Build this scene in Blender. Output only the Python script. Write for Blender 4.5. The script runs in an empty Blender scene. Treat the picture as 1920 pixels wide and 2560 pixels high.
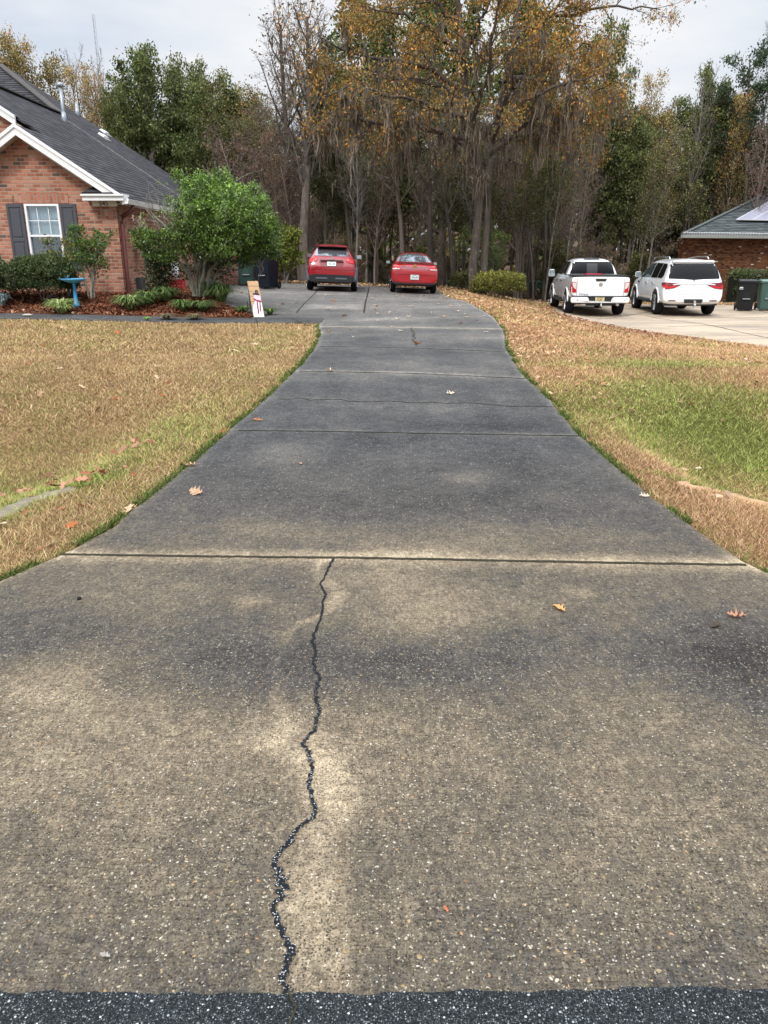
import bpy, bmesh, math, random
import numpy as np
from mathutils import Vector, Matrix
from mathutils.bvhtree import BVHTree

scene = bpy.context.scene
COL = scene.collection
R = math.radians
TH = R(18.6); CS, SN = math.cos(TH), math.sin(TH)
CAMH = 1.6
FOC = 1920.0            # focal length in pixels of the 1920 wide photo
S = 1920.0 / 1659.0
rng = np.random.default_rng(11)
random.seed(5)

# ------------------------------------------------------------------ terrain
def sm(t):
    t = np.clip(t, 0, 1); return t * t * (3 - 2 * t)

def ground(x, y):
    x = np.asarray(x, float); y = np.asarray(y, float)
    z = np.interp(y, [-60, 8, 10.2, 16.4, 20, 28, 33, 37, 60, 110, 600], [0, 0, .10, .13, .22, .36, .39, .34, -.9, -1.2, -1.2])
    z = z - .66 * sm((x - 2.4) / 5.0) * sm((y - 9) / 12.0) * (1 - .5 * sm((y - 36) / 10))
    z = z - .035 * np.clip(x + 3.6, 0, 6.0) * sm((y - 22) / 6) * (1 - sm((y - 40) / 10))
    z = z + .10 * sm((-3 - x) / 6) * sm((y - 8) / 8) * (1 - sm((y - 40) / 10))
    z = z + .27 * sm((y - 18.2) / 1.9) * sm((-2.7 - x) / 1.8) * (1 - sm((y - 22.5) / 4) * sm((x + 7.6) / 1.0)) * (1 - sm((y - 40) / 10))
    dep = np.where(x > 0, .42, .34)
    z = z - dep * np.exp(-((y - 6.5 - .12 * (np.abs(x) - 2)) / 1.5) ** 2) * sm((np.abs(x) - 2.0) / 1.1)
    return z

def gz(x, y):
    return float(ground(x, y))

def ray(px, py):
    """photo position (in the 1659 wide view) -> direction"""
    u = (px * S - 960) / FOC; v = (1280 - py * S) / FOC
    return u, v * SN + CS, v * CS - SN

def at(px, py, Y):
    u, dy, dz = ray(px, py); t = Y / dy
    return (u * t, Y, CAMH + t * dz)

def onground(px, py):
    u, dy, dz = ray(px, py)
    lo, hi = .5, 90.0
    f = lambda Y: CAMH + Y / dy * dz - gz(u * Y / dy, Y) - .022
    Ys = np.concatenate([np.linspace(1, 40, 400), np.linspace(40.2, 90, 100)])
    prev = Ys[0]
    for Y in Ys[1:]:
        if f(Y) < 0:
            a, b = prev, Y
            for _ in range(30):
                m = (a + b) / 2
                if f(m) < 0: b = m
                else: a = m
            return (u * a / dy, a)
        prev = Y
    return (u * 40 / dy, 40.0)

def vnoise(x, y, scale, seed=0, octaves=1):
    out = np.zeros(np.shape(x)); amp = 1.0; tot = 0
    for o in range(octaves):
        r = np.random.default_rng(seed + o * 17); L = r.random((64, 64))
        fx = np.asarray(x) / scale * 2 ** o + 31.7; fy = np.asarray(y) / scale * 2 ** o + 17.3
        ix = np.floor(fx).astype(int); iy = np.floor(fy).astype(int)
        tx = sm(fx - ix); ty = sm(fy - iy)
        g = lambda a, b: L[a % 64, b % 64]
        v = (g(ix, iy) * (1 - tx) + g(ix + 1, iy) * tx) * (1 - ty) + (g(ix, iy + 1) * (1 - tx) + g(ix + 1, iy + 1) * tx) * ty
        out = out + amp * v; tot += amp; amp *= .5
    return out / tot

# ------------------------------------------------------------------ materials
class Nodes:
    def __init__(self, name):
        self.m = bpy.data.materials.new(name); self.m.use_nodes = True
        self.nt = self.m.node_tree; self.b = self.nt.nodes['Principled BSDF']
        self.out = self.nt.nodes['Material Output']
    def n(self, t, **kw):
        nd = self.nt.nodes.new(t)
        for k, v in kw.items():
            if k in nd.inputs.keys(): self.put(nd.inputs[k], v)
            else: setattr(nd, k, v)
        return nd
    def put(self, sock, v):
        if isinstance(v, bpy.types.NodeSocket): self.nt.links.new(v, sock)
        elif isinstance(v, bpy.types.Node): self.nt.links.new(v.outputs[0], sock)
        else:
            if sock.type == 'RGBA' and len(v) == 3: v = (*v, 1)
            sock.default_value = v
    def math(self, op, a, b=0.0, c=None, clamp=False):
        nd = self.nt.nodes.new('ShaderNodeMath'); nd.operation = op; nd.use_clamp = clamp
        self.put(nd.inputs[0], a); self.put(nd.inputs[1], b)
        if c is not None: self.put(nd.inputs[2], c)
        return nd.outputs[0]
    def mix(self, f, a, b, blend='MIX'):
        nd = self.nt.nodes.new('ShaderNodeMix'); nd.data_type = 'RGBA'; nd.blend_type = blend
        self.put(nd.inputs[0], f); self.put(nd.inputs[6], a); self.put(nd.inputs[7], b)
        return nd.outputs[2]
    def ramp(self, f, stops, interp='LINEAR'):
        nd = self.nt.nodes.new('ShaderNodeValToRGB'); cr = nd.color_ramp; cr.interpolation = interp
        while len(cr.elements) < len(stops): cr.elements.new(.5)
        for e, (p, c) in zip(cr.elements, stops):
            e.position = p; e.color = (*c, 1) if not isinstance(c, float) else (c, c, c, 1)
        self.put(nd.inputs[0], f); return nd.outputs[0]
    def noise(self, vec, scale, detail=4, rough=.55):
        return self.n('ShaderNodeTexNoise', Vector=vec, Scale=scale, Detail=float(detail), Roughness=rough).outputs[0]
    def obj(self):
        return self.nt.nodes.new('ShaderNodeTexCoord').outputs['Object']
    def uv(self):
        return self.nt.nodes.new('ShaderNodeTexCoord').outputs['UV']
    def scaled(self, vec, s):
        return self.n('ShaderNodeVectorMath', operation='MULTIPLY').outputs[0] if False else self._vm(vec, s)
    def _vm(self, vec, s):
        nd = self.nt.nodes.new('ShaderNodeVectorMath'); nd.operation = 'MULTIPLY'
        self.put(nd.inputs[0], vec); nd.inputs[1].default_value = s; return nd.outputs[0]
    def bump(self, h, strength=.3, dist=.01):
        bp = self.n('ShaderNodeBump', Height=h, Strength=strength, Distance=dist)
        self.nt.links.new(bp.outputs[0], self.b.inputs['Normal'])
    def fin(self, color=None, rough=None, **kw):
        if isinstance(rough, float) and rough > .65 and 'Specular_IOR_Level' not in kw: self.b.inputs['Specular IOR Level'].default_value = .12
        if color is not None: self.put(self.b.inputs['Base Color'], color)
        if rough is not None: self.put(self.b.inputs['Roughness'], rough)
        for k, v in kw.items(): self.put(self.b.inputs[k.replace('_', ' ')], v)
        return self.m

MATS = {}
def plain(name, col, rough=.6, var=.18, scale=6.0, bump=0.0, bscale=40.0, **kw):
    if name in MATS: return MATS[name]
    N = Nodes(name); o = N.obj()
    n = N.noise(o, scale, 5)
    f = N.math('ADD', N.math('MULTIPLY', N.math('SUBTRACT', n, .5), 2 * var), 1.0)
    c = N.mix(1.0, (*col, 1), f, 'MULTIPLY')
    if bump: N.bump(N.noise(o, bscale, 4), bump)
    r = N.math('ADD', N.math('MULTIPLY', N.math('SUBTRACT', n, .5), .15), rough, clamp=True)
    if rough > .65 and 'Specular_IOR_Level' not in kw: kw['Specular_IOR_Level'] = .12
    MATS[name] = N.fin(c, r, **kw); return MATS[name]

def attr_mat(name, rough=.65, translucent=0.0, var=.25, nscale=25.0, spec=.08):
    """colour from the mesh's Col attribute, broken up by noise"""
    N = Nodes(name)
    a = N.n('ShaderNodeAttribute', attribute_name='Col').outputs[0]
    n = N.noise(N.obj(), nscale, 3)
    f = N.math('ADD', N.math('MULTIPLY', N.math('SUBTRACT', n, .5), 2 * var), 1.0)
    c = N.mix(1.0, a, f, 'MULTIPLY')
    N.fin(c, rough); N.b.inputs['Specular IOR Level'].default_value = spec
    if translucent:
        t = N.n('ShaderNodeBsdfTranslucent', Color=c)
        mx = N.n('ShaderNodeMixShader'); mx.inputs[0].default_value = translucent
        N.nt.links.new(N.b.outputs[0], mx.inputs[1]); N.nt.links.new(t.outputs[0], mx.inputs[2])
        N.nt.links.new(mx.outputs[0], N.out.inputs[0])
    return N.m

def cells(N, uv, w, h, offset=.5, mort=.012):
    """running-bond cells: returns (mortar mask 0..1, random value per cell, second random)"""
    sp = N.n('ShaderNodeSeparateXYZ', Vector=uv)
    r = N.math('DIVIDE', sp.outputs[1], h); row = N.math('FLOOR', r); fr = N.math('SUBTRACT', r, row)
    off = N.math('MULTIPLY', N.math('FLOORED_MODULO', row, 2.0), offset)
    q = N.math('ADD', N.math('DIVIDE', sp.outputs[0], w), off); cl = N.math('FLOOR', q); fc = N.math('SUBTRACT', q, cl)
    dx = N.math('MULTIPLY', N.math('MINIMUM', fc, N.math('SUBTRACT', 1.0, fc)), w)
    dy = N.math('MULTIPLY', N.math('MINIMUM', fr, N.math('SUBTRACT', 1.0, fr)), h)
    d = N.math('MINIMUM', dx, dy)
    mask = N.n('ShaderNodeMapRange', interpolation_type='SMOOTHSTEP'); N.put(mask.inputs[0], d)
    mask.inputs[1].default_value = mort * .35; mask.inputs[2].default_value = mort * .75
    cv = N.n('ShaderNodeCombineXYZ', X=cl, Y=row)
    wn = N.n('ShaderNodeTexWhiteNoise', Vector=cv)
    return mask.outputs[0], wn.outputs[0], wn.outputs[1], fr

def brick_mat(name, stops, mortar, w=.21, h=.086, vertical=False, mort=.019):
    N = Nodes(name); uv = N.uv()
    if vertical:
        sp = N.n('ShaderNodeSeparateXYZ', Vector=uv); uv = N.n('ShaderNodeCombineXYZ', X=sp.outputs[1], Y=sp.outputs[0]).outputs[0]
    mask, rnd, rc, _ = cells(N, uv, w, h, mort=mort)
    o = N.obj()
    c = N.ramp(rnd, stops)
    n = N.noise(o, 38, 5, .7); n2 = N.noise(o, 1.1, 4)
    f = N.math('ADD', N.math('MULTIPLY', N.math('SUBTRACT', n, .5), .7), 1.0)
    f = N.math('MULTIPLY', f, N.math('ADD', N.math('MULTIPLY', n2, .5), .75))
    c = N.mix(1.0, c, f, 'MULTIPLY')
    mc = N.mix(N.noise(o, 20, 3), (*mortar, 1), (*[v * .6 for v in mortar], 1))
    col = N.mix(mask, mc, c)
    N.bump(N.math('ADD', mask, N.math('MULTIPLY', n, .4)), .6, .008)
    return N.fin(col, .88)

def shingle_mat(name, dark, light):
    N = Nodes(name); uv = N.uv()
    mask, rnd, rc, fr = cells(N, uv, .36, .19, mort=.012)
    o = N.obj()
    c = N.mix(rnd, (*dark, 1), (*light, 1))
    n = N.noise(o, 2.0, 5); n3 = N.noise(o, 120, 2)
    f = N.math('MULTIPLY', N.math('ADD', N.math('MULTIPLY', n, .6), .7), N.math('ADD', N.math('MULTIPLY', n3, .7), .65))
    c = N.mix(1.0, c, f, 'MULTIPLY')
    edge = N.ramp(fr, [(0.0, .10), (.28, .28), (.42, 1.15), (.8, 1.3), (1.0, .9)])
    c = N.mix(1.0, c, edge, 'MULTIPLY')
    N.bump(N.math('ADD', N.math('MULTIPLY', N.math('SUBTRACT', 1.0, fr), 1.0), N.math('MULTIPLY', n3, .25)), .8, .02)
    return N.fin(c, .9)

# ------------------------------------------------------------------ mesh building
def link(o, parent=None):
    COL.objects.link(o)
    if parent is not None: o.parent = parent
    return o

def set_uv(me):
    if not me.polygons: return
    nl = len(me.loops); vi = np.empty(nl, np.int32); me.loops.foreach_get('vertex_index', vi)
    co = np.empty(len(me.vertices) * 3, np.float32); me.vertices.foreach_get('co', co); co = co.reshape(-1, 3)
    npol = len(me.polygons); nr = np.empty(npol * 3, np.float32); me.polygons.foreach_get('normal', nr); nr = nr.reshape(-1, 3)
    lt = np.empty(npol, np.int32); me.polygons.foreach_get('loop_total', lt)
    nn = np.repeat(nr, lt, axis=0)
    hz = np.stack([-nn[:, 1], nn[:, 0], np.zeros(nl)], 1); L = np.linalg.norm(hz, axis=1)
    flat = L < .02; hz[flat] = (1, 0, 0); L[flat] = 1; hz /= L[:, None]
    vv = np.cross(nn, hz); p = co[vi]
    uv = np.stack([(p * hz).sum(1), (p * vv).sum(1)], 1).astype(np.float32)
    lay = me.uv_layers.new(name='UVMap'); lay.data.foreach_set('uv', uv.ravel())

class MB:
    def __init__(self): self.v = []; self.f = []; self.M = None
    def add(self, vs, fs):
        b = len(self.v)
        if self.M is not None: vs = [tuple(self.M @ Vector(p)) for p in vs]
        self.v += [tuple(p) for p in vs]; self.f += [tuple(i + b for i in q) for q in fs]; return self
    def box(self, c, s, rz=0.0, rx=0.0, ry=0.0, top=(1, 1)):
        hx, hy, hz = s[0] / 2, s[1] / 2, s[2] / 2
        m = Matrix.Translation(c) @ Matrix.Rotation(rz, 4, 'Z') @ Matrix.Rotation(ry, 4, 'Y') @ Matrix.Rotation(rx, 4, 'X')
        vs = [m @ Vector((sx * hx * (top[0] if z > 0 else 1), sy * hy * (top[1] if z > 0 else 1), z * hz)) for z in (-1, 1) for sx, sy in ((-1, -1), (1, -1), (1, 1), (-1, 1))]
        return self.add(vs, [(3, 2, 1, 0), (4, 5, 6, 7), (0, 1, 5, 4), (1, 2, 6, 5), (2, 3, 7, 6), (3, 0, 4, 7)])
    def prism(self, poly, axis, a, b):
        """polygon of 2-d points extruded along axis from a to b; 'y': (x,z), 'x': (y,z), 'z': (x,y)"""
        mk = {'y': lambda p, t: (p[0], t, p[1]), 'x': lambda p, t: (t, p[0], p[1]), 'z': lambda p, t: (p[0], p[1], t)}[axis]
        n = len(poly)
        vs = [mk(p, a) for p in poly] + [mk(p, b) for p in poly]
        return self.add(vs, [tuple(range(n)), tuple(range(2 * n - 1, n - 1, -1))] + [(i, i + n, (i + 1) % n + n, (i + 1) % n) for i in range(n)])
    def slab(self, poly, t):
        """3-d planar polygon given a thickness downwards"""
        n = len(poly); vs = [tuple(p) for p in poly] + [(p[0], p[1], p[2] - t) for p in poly]
        return self.add(vs, [tuple(range(n)), tuple(range(2 * n - 1, n - 1, -1))] + [(i, i + n, (i + 1) % n + n, (i + 1) % n) for i in range(n)])
    def beam(self, p, q, w, h):
        p, q = Vector(p), Vector(q); d = q - p; L = d.length; d.normalize()
        side = d.cross(Vector((0, 0, 1)));
        if side.length < .01: side = Vector((1, 0, 0))
        side.normalize(); up = side.cross(d)
        vs = [e + side * (a * w / 2) + up * (b * h / 2) for e in (p, q) for a, b in ((-1, -1), (1, -1), (1, 1), (-1, 1))]
        return self.add(vs, [(3, 2, 1, 0), (4, 5, 6, 7), (0, 1, 5, 4), (1, 2, 6, 5), (2, 3, 7, 6), (3, 0, 4, 7)])
    def tube(self, pts, rad, k=8, cap=True):
        pts = [Vector(p) for p in pts]; n = len(pts)
        if not hasattr(rad, '__len__'): rad = [rad] * n
        vs = []; ref = Vector((.31, .17, .93))
        for i, p in enumerate(pts):
            t = (pts[min(i + 1, n - 1)] - pts[max(i - 1, 0)]).normalized()
            a = t.cross(ref)
            if a.length < .05: a = t.cross(Vector((1, 0, 0)))
            a.normalize(); b = t.cross(a)
            for j in range(k):
                an = 2 * math.pi * j / k; vs.append(p + (a * math.cos(an) + b * math.sin(an)) * rad[i])
        fs = [(i * k + j, i * k + (j + 1) % k, (i + 1) * k + (j + 1) % k, (i + 1) * k + j) for i in range(n - 1) for j in range(k)]
        if cap: fs += [tuple(range(k - 1, -1, -1)), tuple((n - 1) * k + j for j in range(k))]
        return self.add(vs, fs)
    def lathe(self, prof, k=24, c=(0, 0, 0), axis='z', cap=True):
        vs = []
        for r, h in prof:
            for j in range(k):
                a = 2 * math.pi * j / k; x, y = r * math.cos(a), r * math.sin(a)
                p = (x, y, h) if axis == 'z' else ((h, x, y) if axis == 'x' else (y, h, x))
                vs.append((p[0] + c[0], p[1] + c[1], p[2] + c[2]))
        n = len(prof)
        fs = [(i * k + j, i * k + (j + 1) % k, (i + 1) * k + (j + 1) % k, (i + 1) * k + j) for i in range(n - 1) for j in range(k)]
        if cap: fs += [tuple(range(k - 1, -1, -1)), tuple((n - 1) * k + j for j in range(k))]
        return self.add(vs, fs)
    def build(self, name, mat, parent=None, smooth=False, bevel=0.0, seg=2):
        me = bpy.data.meshes.new(name); me.from_pydata(self.v, [], self.f)
        bm = bmesh.new(); bm.from_mesh(me)
        bmesh.ops.recalc_face_normals(bm, faces=bm.faces[:])
        if bevel:
            es = [e for e in bm.edges if len(e.link_faces) == 2 and e.calc_face_angle() > .5]
            bmesh.ops.bevel(bm, geom=es, offset=bevel, segments=seg, affect='EDGES', clamp_overlap=True)
        bm.to_mesh(me); bm.free(); set_uv(me)
        if smooth: me.polygons.foreach_set('use_smooth', [True] * len(me.polygons))
        me.materials.append(mat)
        o = bpy.data.objects.new(name, me); link(o, parent)
        if bevel and not smooth:
            me.polygons.foreach_set('use_smooth', [False] * len(me.polygons))
        return o

def np_mesh(name, V, F, mat, parent=None, col=None, smooth=False, attrs=None, shape=False):
    """F: (n,3) or (n,4) int array; col: (nv,3)"""
    V = np.asarray(V, np.float32).reshape(-1, 3); Fs = F if isinstance(F, list) else [F]
    me = bpy.data.meshes.new(name)
    me.vertices.add(len(V)); me.vertices.foreach_set('co', V.ravel())
    loops = np.concatenate([f.ravel() for f in Fs]).astype(np.int32)
    tot = np.concatenate([np.full(len(f), f.shape[1], np.int32) for f in Fs])
    start = np.concatenate([[0], np.cumsum(tot)[:-1]]).astype(np.int32)
    me.loops.add(len(loops)); me.loops.foreach_set('vertex_index', loops)
    me.polygons.add(len(tot)); me.polygons.foreach_set('loop_start', start); me.polygons.foreach_set('loop_total', tot)
    me.polygons.foreach_set('use_smooth', np.full(len(tot), smooth))
    me.update(calc_edges=True)
    if col is not None:
        a = me.attributes.new('Col', 'FLOAT_COLOR', 'POINT')
        c = np.ones((len(V), 4), np.float32); c[:, :3] = col; a.data.foreach_set('color', c.ravel())
    for k, v in (attrs or {}).items():
        a = me.attributes.new(k, 'FLOAT', 'POINT'); a.data.foreach_set('value', np.asarray(v, np.float32).ravel())
    me.materials.append(mat)
    if shape: return me
    o = bpy.data.objects.new(name, me); link(o, parent); return o

def mobj(name, me, parent=None):
    o = bpy.data.objects.new(name, me); return link(o, parent)

def tag(o, label=None, cat=None, group=None, kind=None):
    if label: o['label'] = label
    if cat: o['category'] = cat
    if group: o['group'] = group
    if kind: o['kind'] = kind
    return o

def thing(name, label, cat, loc=(0, 0, 0), rz=0.0, group=None):
    o = bpy.data.objects.new(name, None); o.empty_display_size = .2; link(o)
    o.location = loc; o.rotation_euler = (0, 0, rz); return tag(o, label, cat, group)

def copy_tree(o, parent=None):
    c = o.copy(); COL.objects.link(c); c.parent = parent
    for ch in list(o.children): copy_tree(ch, c)
    return c

def text_mesh(name, txt, size, mat, parent, loc, rot=(math.pi / 2, 0, 0), depth=.004, space=1.0):
    cu = bpy.data.curves.new(name, 'FONT'); cu.body = txt; cu.size = size; cu.extrude = depth; cu.align_x = 'CENTER'; cu.align_y = 'CENTER'
    cu.space_character = space
    t = bpy.data.objects.new(name + '_tmp', cu); COL.objects.link(t)
    bpy.context.view_layer.update()
    me = bpy.data.meshes.new_from_object(t.evaluated_get(bpy.context.evaluated_depsgraph_get()))
    bpy.data.objects.remove(t); me.name = name
    me.materials.clear(); me.materials.append(mat)
    o = mobj(name, me, parent); o.location = loc; o.rotation_euler = rot; return o

def strips(P, W, up=None):
    """ribbons: P (n,k,3) centre lines, W (n,k) half widths, sideways vectors up (n,3) -> verts, quads"""
    n, k = P.shape[:2]
    A = P + up[:, None, :] * W[..., None]; B = P - up[:, None, :] * W[..., None]
    V = np.stack([A, B], 2).reshape(-1, 3)
    base = (np.arange(n) * k * 2)[:, None] + (np.arange(k - 1) * 2)[None]
    F = np.stack([base, base + 1, base + 3, base + 2], -1).reshape(-1, 4)
    return V, F

def sheet(name, poly, step, zoff, mat, parent=None, zfun=None, skirt=.1, attrs=None):
    """polygon on the ground, gridded so that it follows the terrain"""
    bm = bmesh.new(); vs = [bm.verts.new((p[0], p[1], 0)) for p in poly]; bm.faces.new(vs)
    xs = [p[0] for p in poly]; ys = [p[1] for p in poly]
    for lo, hi, no in ((min(xs), max(xs), (1, 0, 0)), (min(ys), max(ys), (0, 1, 0))):
        k = lo + step
        while k < hi:
            bmesh.ops.bisect_plane(bm, geom=bm.verts[:] + bm.edges[:] + bm.faces[:], plane_co=tuple(k * c for c in no), plane_no=no); k += step
    bmesh.ops.recalc_face_normals(bm, faces=bm.faces[:])
    if bm.faces and sum(f.normal.z for f in bm.faces) < 0: bmesh.ops.reverse_faces(bm, faces=bm.faces[:])
    for v in bm.verts: v.co.z = (zfun or gz)(v.co.x, v.co.y) + zoff
    if skirt:
        be = [e for e in bm.edges if e.is_boundary]
        r = bmesh.ops.extrude_edge_only(bm, edges=be)
        for v in r['geom']:
            if isinstance(v, bmesh.types.BMVert): v.co.z -= skirt
    me = bpy.data.meshes.new(name); bm.to_mesh(me); bm.free(); set_uv(me); me.materials.append(mat)
    return mobj(name, me, parent)

def inpoly(x, y, poly):
    x = np.asarray(x); y = np.asarray(y); ins = np.zeros(x.shape, bool); n = len(poly)
    for i in range(n):
        x0, y0 = poly[i]; x1, y1 = poly[(i + 1) % n]
        c = ((y0 > y) != (y1 > y)) & (x < (x1 - x0) * (y - y0) / (y1 - y0 + 1e-12) + x0); ins ^= c
    return ins
# ------------------------------------------------------------------ plan of the site, read off the photograph
L_PIX = [(0, 1255), (130, 1200), (240, 1140), (370, 1040), (430, 990), (510, 915), (600, 840), (650, 790), (685, 745), (694, 718), (688, 703)]
R_PIX = [(1659, 1237), (1600, 1212), (1500, 1143), (1400, 1070), (1250, 940), (1200, 880), (1120, 800), (1092, 750), (1088, 712), (1065, 685), (1000, 650), (945, 629)]
lw = [onground(*p) for p in L_PIX]; rw = [onground(*p) for p in R_PIX]
LY = [1.0, 2.4] + [p[1] for p in lw]; LX = [-3.9, -2.75] + [p[0] for p in lw]
RY = [1.0, 2.4] + [p[1] for p in rw] + [31.5, 34.0]; RX = [4.0, 2.85] + [p[0] for p in rw] + [rw[-1][0] - .1, rw[-1][0] - .5]
YW0, YW1 = 17.15, 18.2                       # the front walk
PADL = [(18.2, -3.05), (18.9, -3.0), (19.6, -3.9), (21.0, -4.6), (23.0, -5.3), (27.0, -6.3), (31.6, -6.6)]
YBACK = 33.6
def xl(y):
    y = np.asarray(y, float)
    a = np.interp(y, LY, LX); b = np.interp(y, [p[0] for p in PADL] + [31.7, 34], [p[1] for p in PADL] + [-6.0, -6.0])
    return np.where(y < 17.7, a, b)
def xr(y):
    return np.interp(np.asarray(y, float), RY, RX)

N_PIX = [(1187, 651), (1204, 677), (1225, 684), (1262, 692), (1330, 704), (1490, 726), (1612, 742), (1659, 748)]
NPOLY = [onground(*p) for p in N_PIX]
NPOLY = NPOLY + [(13, NPOLY[-1][1] - 2.6), (24, NPOLY[-1][1] - 8), (24, 33), (15.5, 33.2), (9, 35), (NPOLY[0][0] - .1, 33)]

# ------------------------------------------------------------------ materials of the ground
def concrete_mat():
    N = Nodes('stained_concrete'); o = N.obj()
    st = N.n('ShaderNodeAttribute', attribute_name='stain').outputs['Fac']
    ag = N.n('ShaderNodeAttribute', attribute_name='agg').outputs['Fac']
    n1 = N.noise(N._vm(o, (1, .8, 1)), 1.6, 8, .68); n2 = N.noise(o, 11, 6, .7); n3 = N.noise(o, 170, 3, .7); n4 = N.noise(N._vm(o, (13, 120, 1)), 1.0, 3, .65)
    s = N.math('ADD', st, N.math('MULTIPLY', N.math('SUBTRACT', n1, .5), .66))
    s = N.math('ADD', s, N.math('MULTIPLY', N.math('SUBTRACT', n2, .5), .55))
    n5 = N.noise(N._vm(o, (1, .6, 1)), 55, 3, .7); s = N.math('ADD', s, N.math('MULTIPLY', N.math('SUBTRACT', n5, .5), .55))
    base = N.ramp(s, [(0, (.026, .024, .023)), (.26, (.060, .055, .050)), (.5, (.106, .088, .064)), (.72, (.192, .153, .105)), (1, (.36, .29, .195))])
    f = N.math('ADD', N.math('MULTIPLY', N.math('SUBTRACT', n3, .5), 2.6), 1.05, clamp=False)
    br = N.ramp(n4, [(0, .42), (.37, .50), (.46, 1.0), (1, 1.1)])
    n6 = N.noise(N._vm(o, (1, .45, 1)), 62, 2, .8); f = N.math('MULTIPLY', f, N.math('ADD', N.math('MULTIPLY', N.math('SUBTRACT', n6, .5), 1.5), 1.0))
    spk = N.n('ShaderNodeTexVoronoi', Vector=N._vm(o, (1, .5, 1)), Scale=46.0); sps = N.n('ShaderNodeSeparateColor', Color=spk.outputs['Color'])
    sm_ = N.math('MULTIPLY', N.math('LESS_THAN', spk.outputs['Distance'], .22), N.math('GREATER_THAN', sps.outputs[0], .72)); far_ = N.math('SUBTRACT', 1.0, ag, clamp=True)
    base = N.mix(1.0, base, f, 'MULTIPLY'); base = N.mix(N.math('MULTIPLY', N.math('MULTIPLY', sm_, far_), .55), base, (.34, .31, .26)); base = N.mix(.75, base, br, 'MULTIPLY')
    # exposed aggregate: the cells are warped so that no stone is round
    wrp = N.n('ShaderNodeTexNoise', Vector=o, Scale=85.0, Detail=2.0).outputs['Color']; od = N.n('ShaderNodeVectorMath', operation='MULTIPLY_ADD')
    N.put(od.inputs[0], wrp); od.inputs[1].default_value = (.016, .016, .016); N.put(od.inputs[2], o); od = od.outputs[0]
    dirt = N.math('ADD', N.math('MULTIPLY', N.noise(o, 14, 4, .7), 1.3), .25)
    def peb(scale, lo, hi, keep):
        v = N.n('ShaderNodeTexVoronoi', Vector=od, Scale=scale); 
        mk = N.n('ShaderNodeMapRange'); N.put(mk.inputs[0], v.outputs['Distance']); mk.inputs[1].default_value = hi; mk.inputs[2].default_value = lo
        sp = N.n('ShaderNodeSeparateColor', Color=v.outputs['Color'])
        kp = N.math('GREATER_THAN', sp.outputs[1], keep)
        return N.math('MULTIPLY', mk.outputs[0], kp), sp.outputs[0]
    m1, r1 = peb(135, .30, .46, .12); m2, r2 = peb(78, .25, .36, .90)
    pc = N.ramp(r1, [(0, (.020, .018, .016)), (.30, (.055, .045, .034)), (.52, (.12, .095, .062)), (.74, (.22, .175, .11)), (.90, (.36, .31, .22)), (1, (.58, .53, .44))])
    pc2 = N.ramp(r2, [(0, (.30, .21, .10)), (.35, (.42, .32, .17)), (.5, (.40, .19, .07)), (.64, (.46, .42, .33)), (.85, (.40, .33, .22)), (1, (.62, .58, .5))])
    pc = N.mix(1.0, pc, dirt, 'MULTIPLY'); pc2 = N.mix(1.0, pc2, dirt, 'MULTIPLY')
    c = N.mix(N.math('MULTIPLY', N.math('MULTIPLY', m1, ag), .95), base, pc)
    c = N.mix(N.math('MULTIPLY', m2, N.math('MULTIPLY', ag, .9)), c, pc2)
    pits = N.n('ShaderNodeTexVoronoi', Vector=o, Scale=150.0)
    pm = N.math('MULTIPLY', N.math('LESS_THAN', pits.outputs['Distance'], .3), N.math('MULTIPLY', N.math('LESS_THAN', N.n('ShaderNodeSeparateColor', Color=pits.outputs['Color']).outputs[0], .3), .75))
    c = N.mix(pm, c, (.028, .027, .026))
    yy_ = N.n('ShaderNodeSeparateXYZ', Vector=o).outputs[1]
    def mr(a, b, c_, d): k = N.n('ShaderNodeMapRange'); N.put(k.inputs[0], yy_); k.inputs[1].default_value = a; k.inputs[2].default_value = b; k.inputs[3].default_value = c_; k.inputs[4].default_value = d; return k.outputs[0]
    hs = N.n('ShaderNodeHueSaturation', Color=c); N.put(hs.inputs['Saturation'], mr(4.2, 6.5, 1.0, .48)); N.put(hs.inputs['Value'], mr(6, 22, 1.0, 1.42)); c = N.mix(mr(3.2, 6.5, .0, 1.0), hs.outputs[0], N.mix(1.0, hs.outputs[0], (.975, 1.0, 1.04, 1), 'MULTIPLY'))  # greyer concrete further up; its paler sheen is put into the colour too
    N.bump(N.math('ADD', N.math('ADD', n3, N.math('MULTIPLY', N.math('MULTIPLY', m1, ag), .8)), N.math('MULTIPLY', n4, .5)), .55, .004)
    return N.fin(c, .82)

def asphalt_mat(name='asphalt'):
    N = Nodes(name); o = N.obj()
    n3 = N.noise(o, 160, 3, .7); n1 = N.noise(o, 3, 4)
    c = N.ramp(n3, [(0, (.004, .0045, .005)), (.42, (.010, .0115, .0130)), (.6, (.027, .031, .034)), (1, (.11, .115, .12))])
    for sc, kp, col in ((190, .70, (.20, .22, .225)), (300, .55, (.11, .125, .13)), (130, .93, (.42, .44, .43))):
        v = N.n('ShaderNodeTexVoronoi', Vector=o, Scale=float(sc)); sp = N.n('ShaderNodeSeparateColor', Color=v.outputs['Color'])
        m = N.math('MULTIPLY', N.math('LESS_THAN', v.outputs['Distance'], .36), N.math('GREATER_THAN', sp.outputs[0], kp))
        c = N.mix(m, c, N.mix(1.0, (*col, 1), N.math('ADD', N.math('MULTIPLY', sp.outputs[1], .9), .35), 'MULTIPLY'))
    c = N.mix(1.0, c, N.math('ADD', N.math('MULTIPLY', n1, .5), .75), 'MULTIPLY')
    N.bump(n3, .9, .006)
    return N.fin(c, .85)

M_CONC = concrete_mat(); M_ASPH = asphalt_mat()

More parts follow.
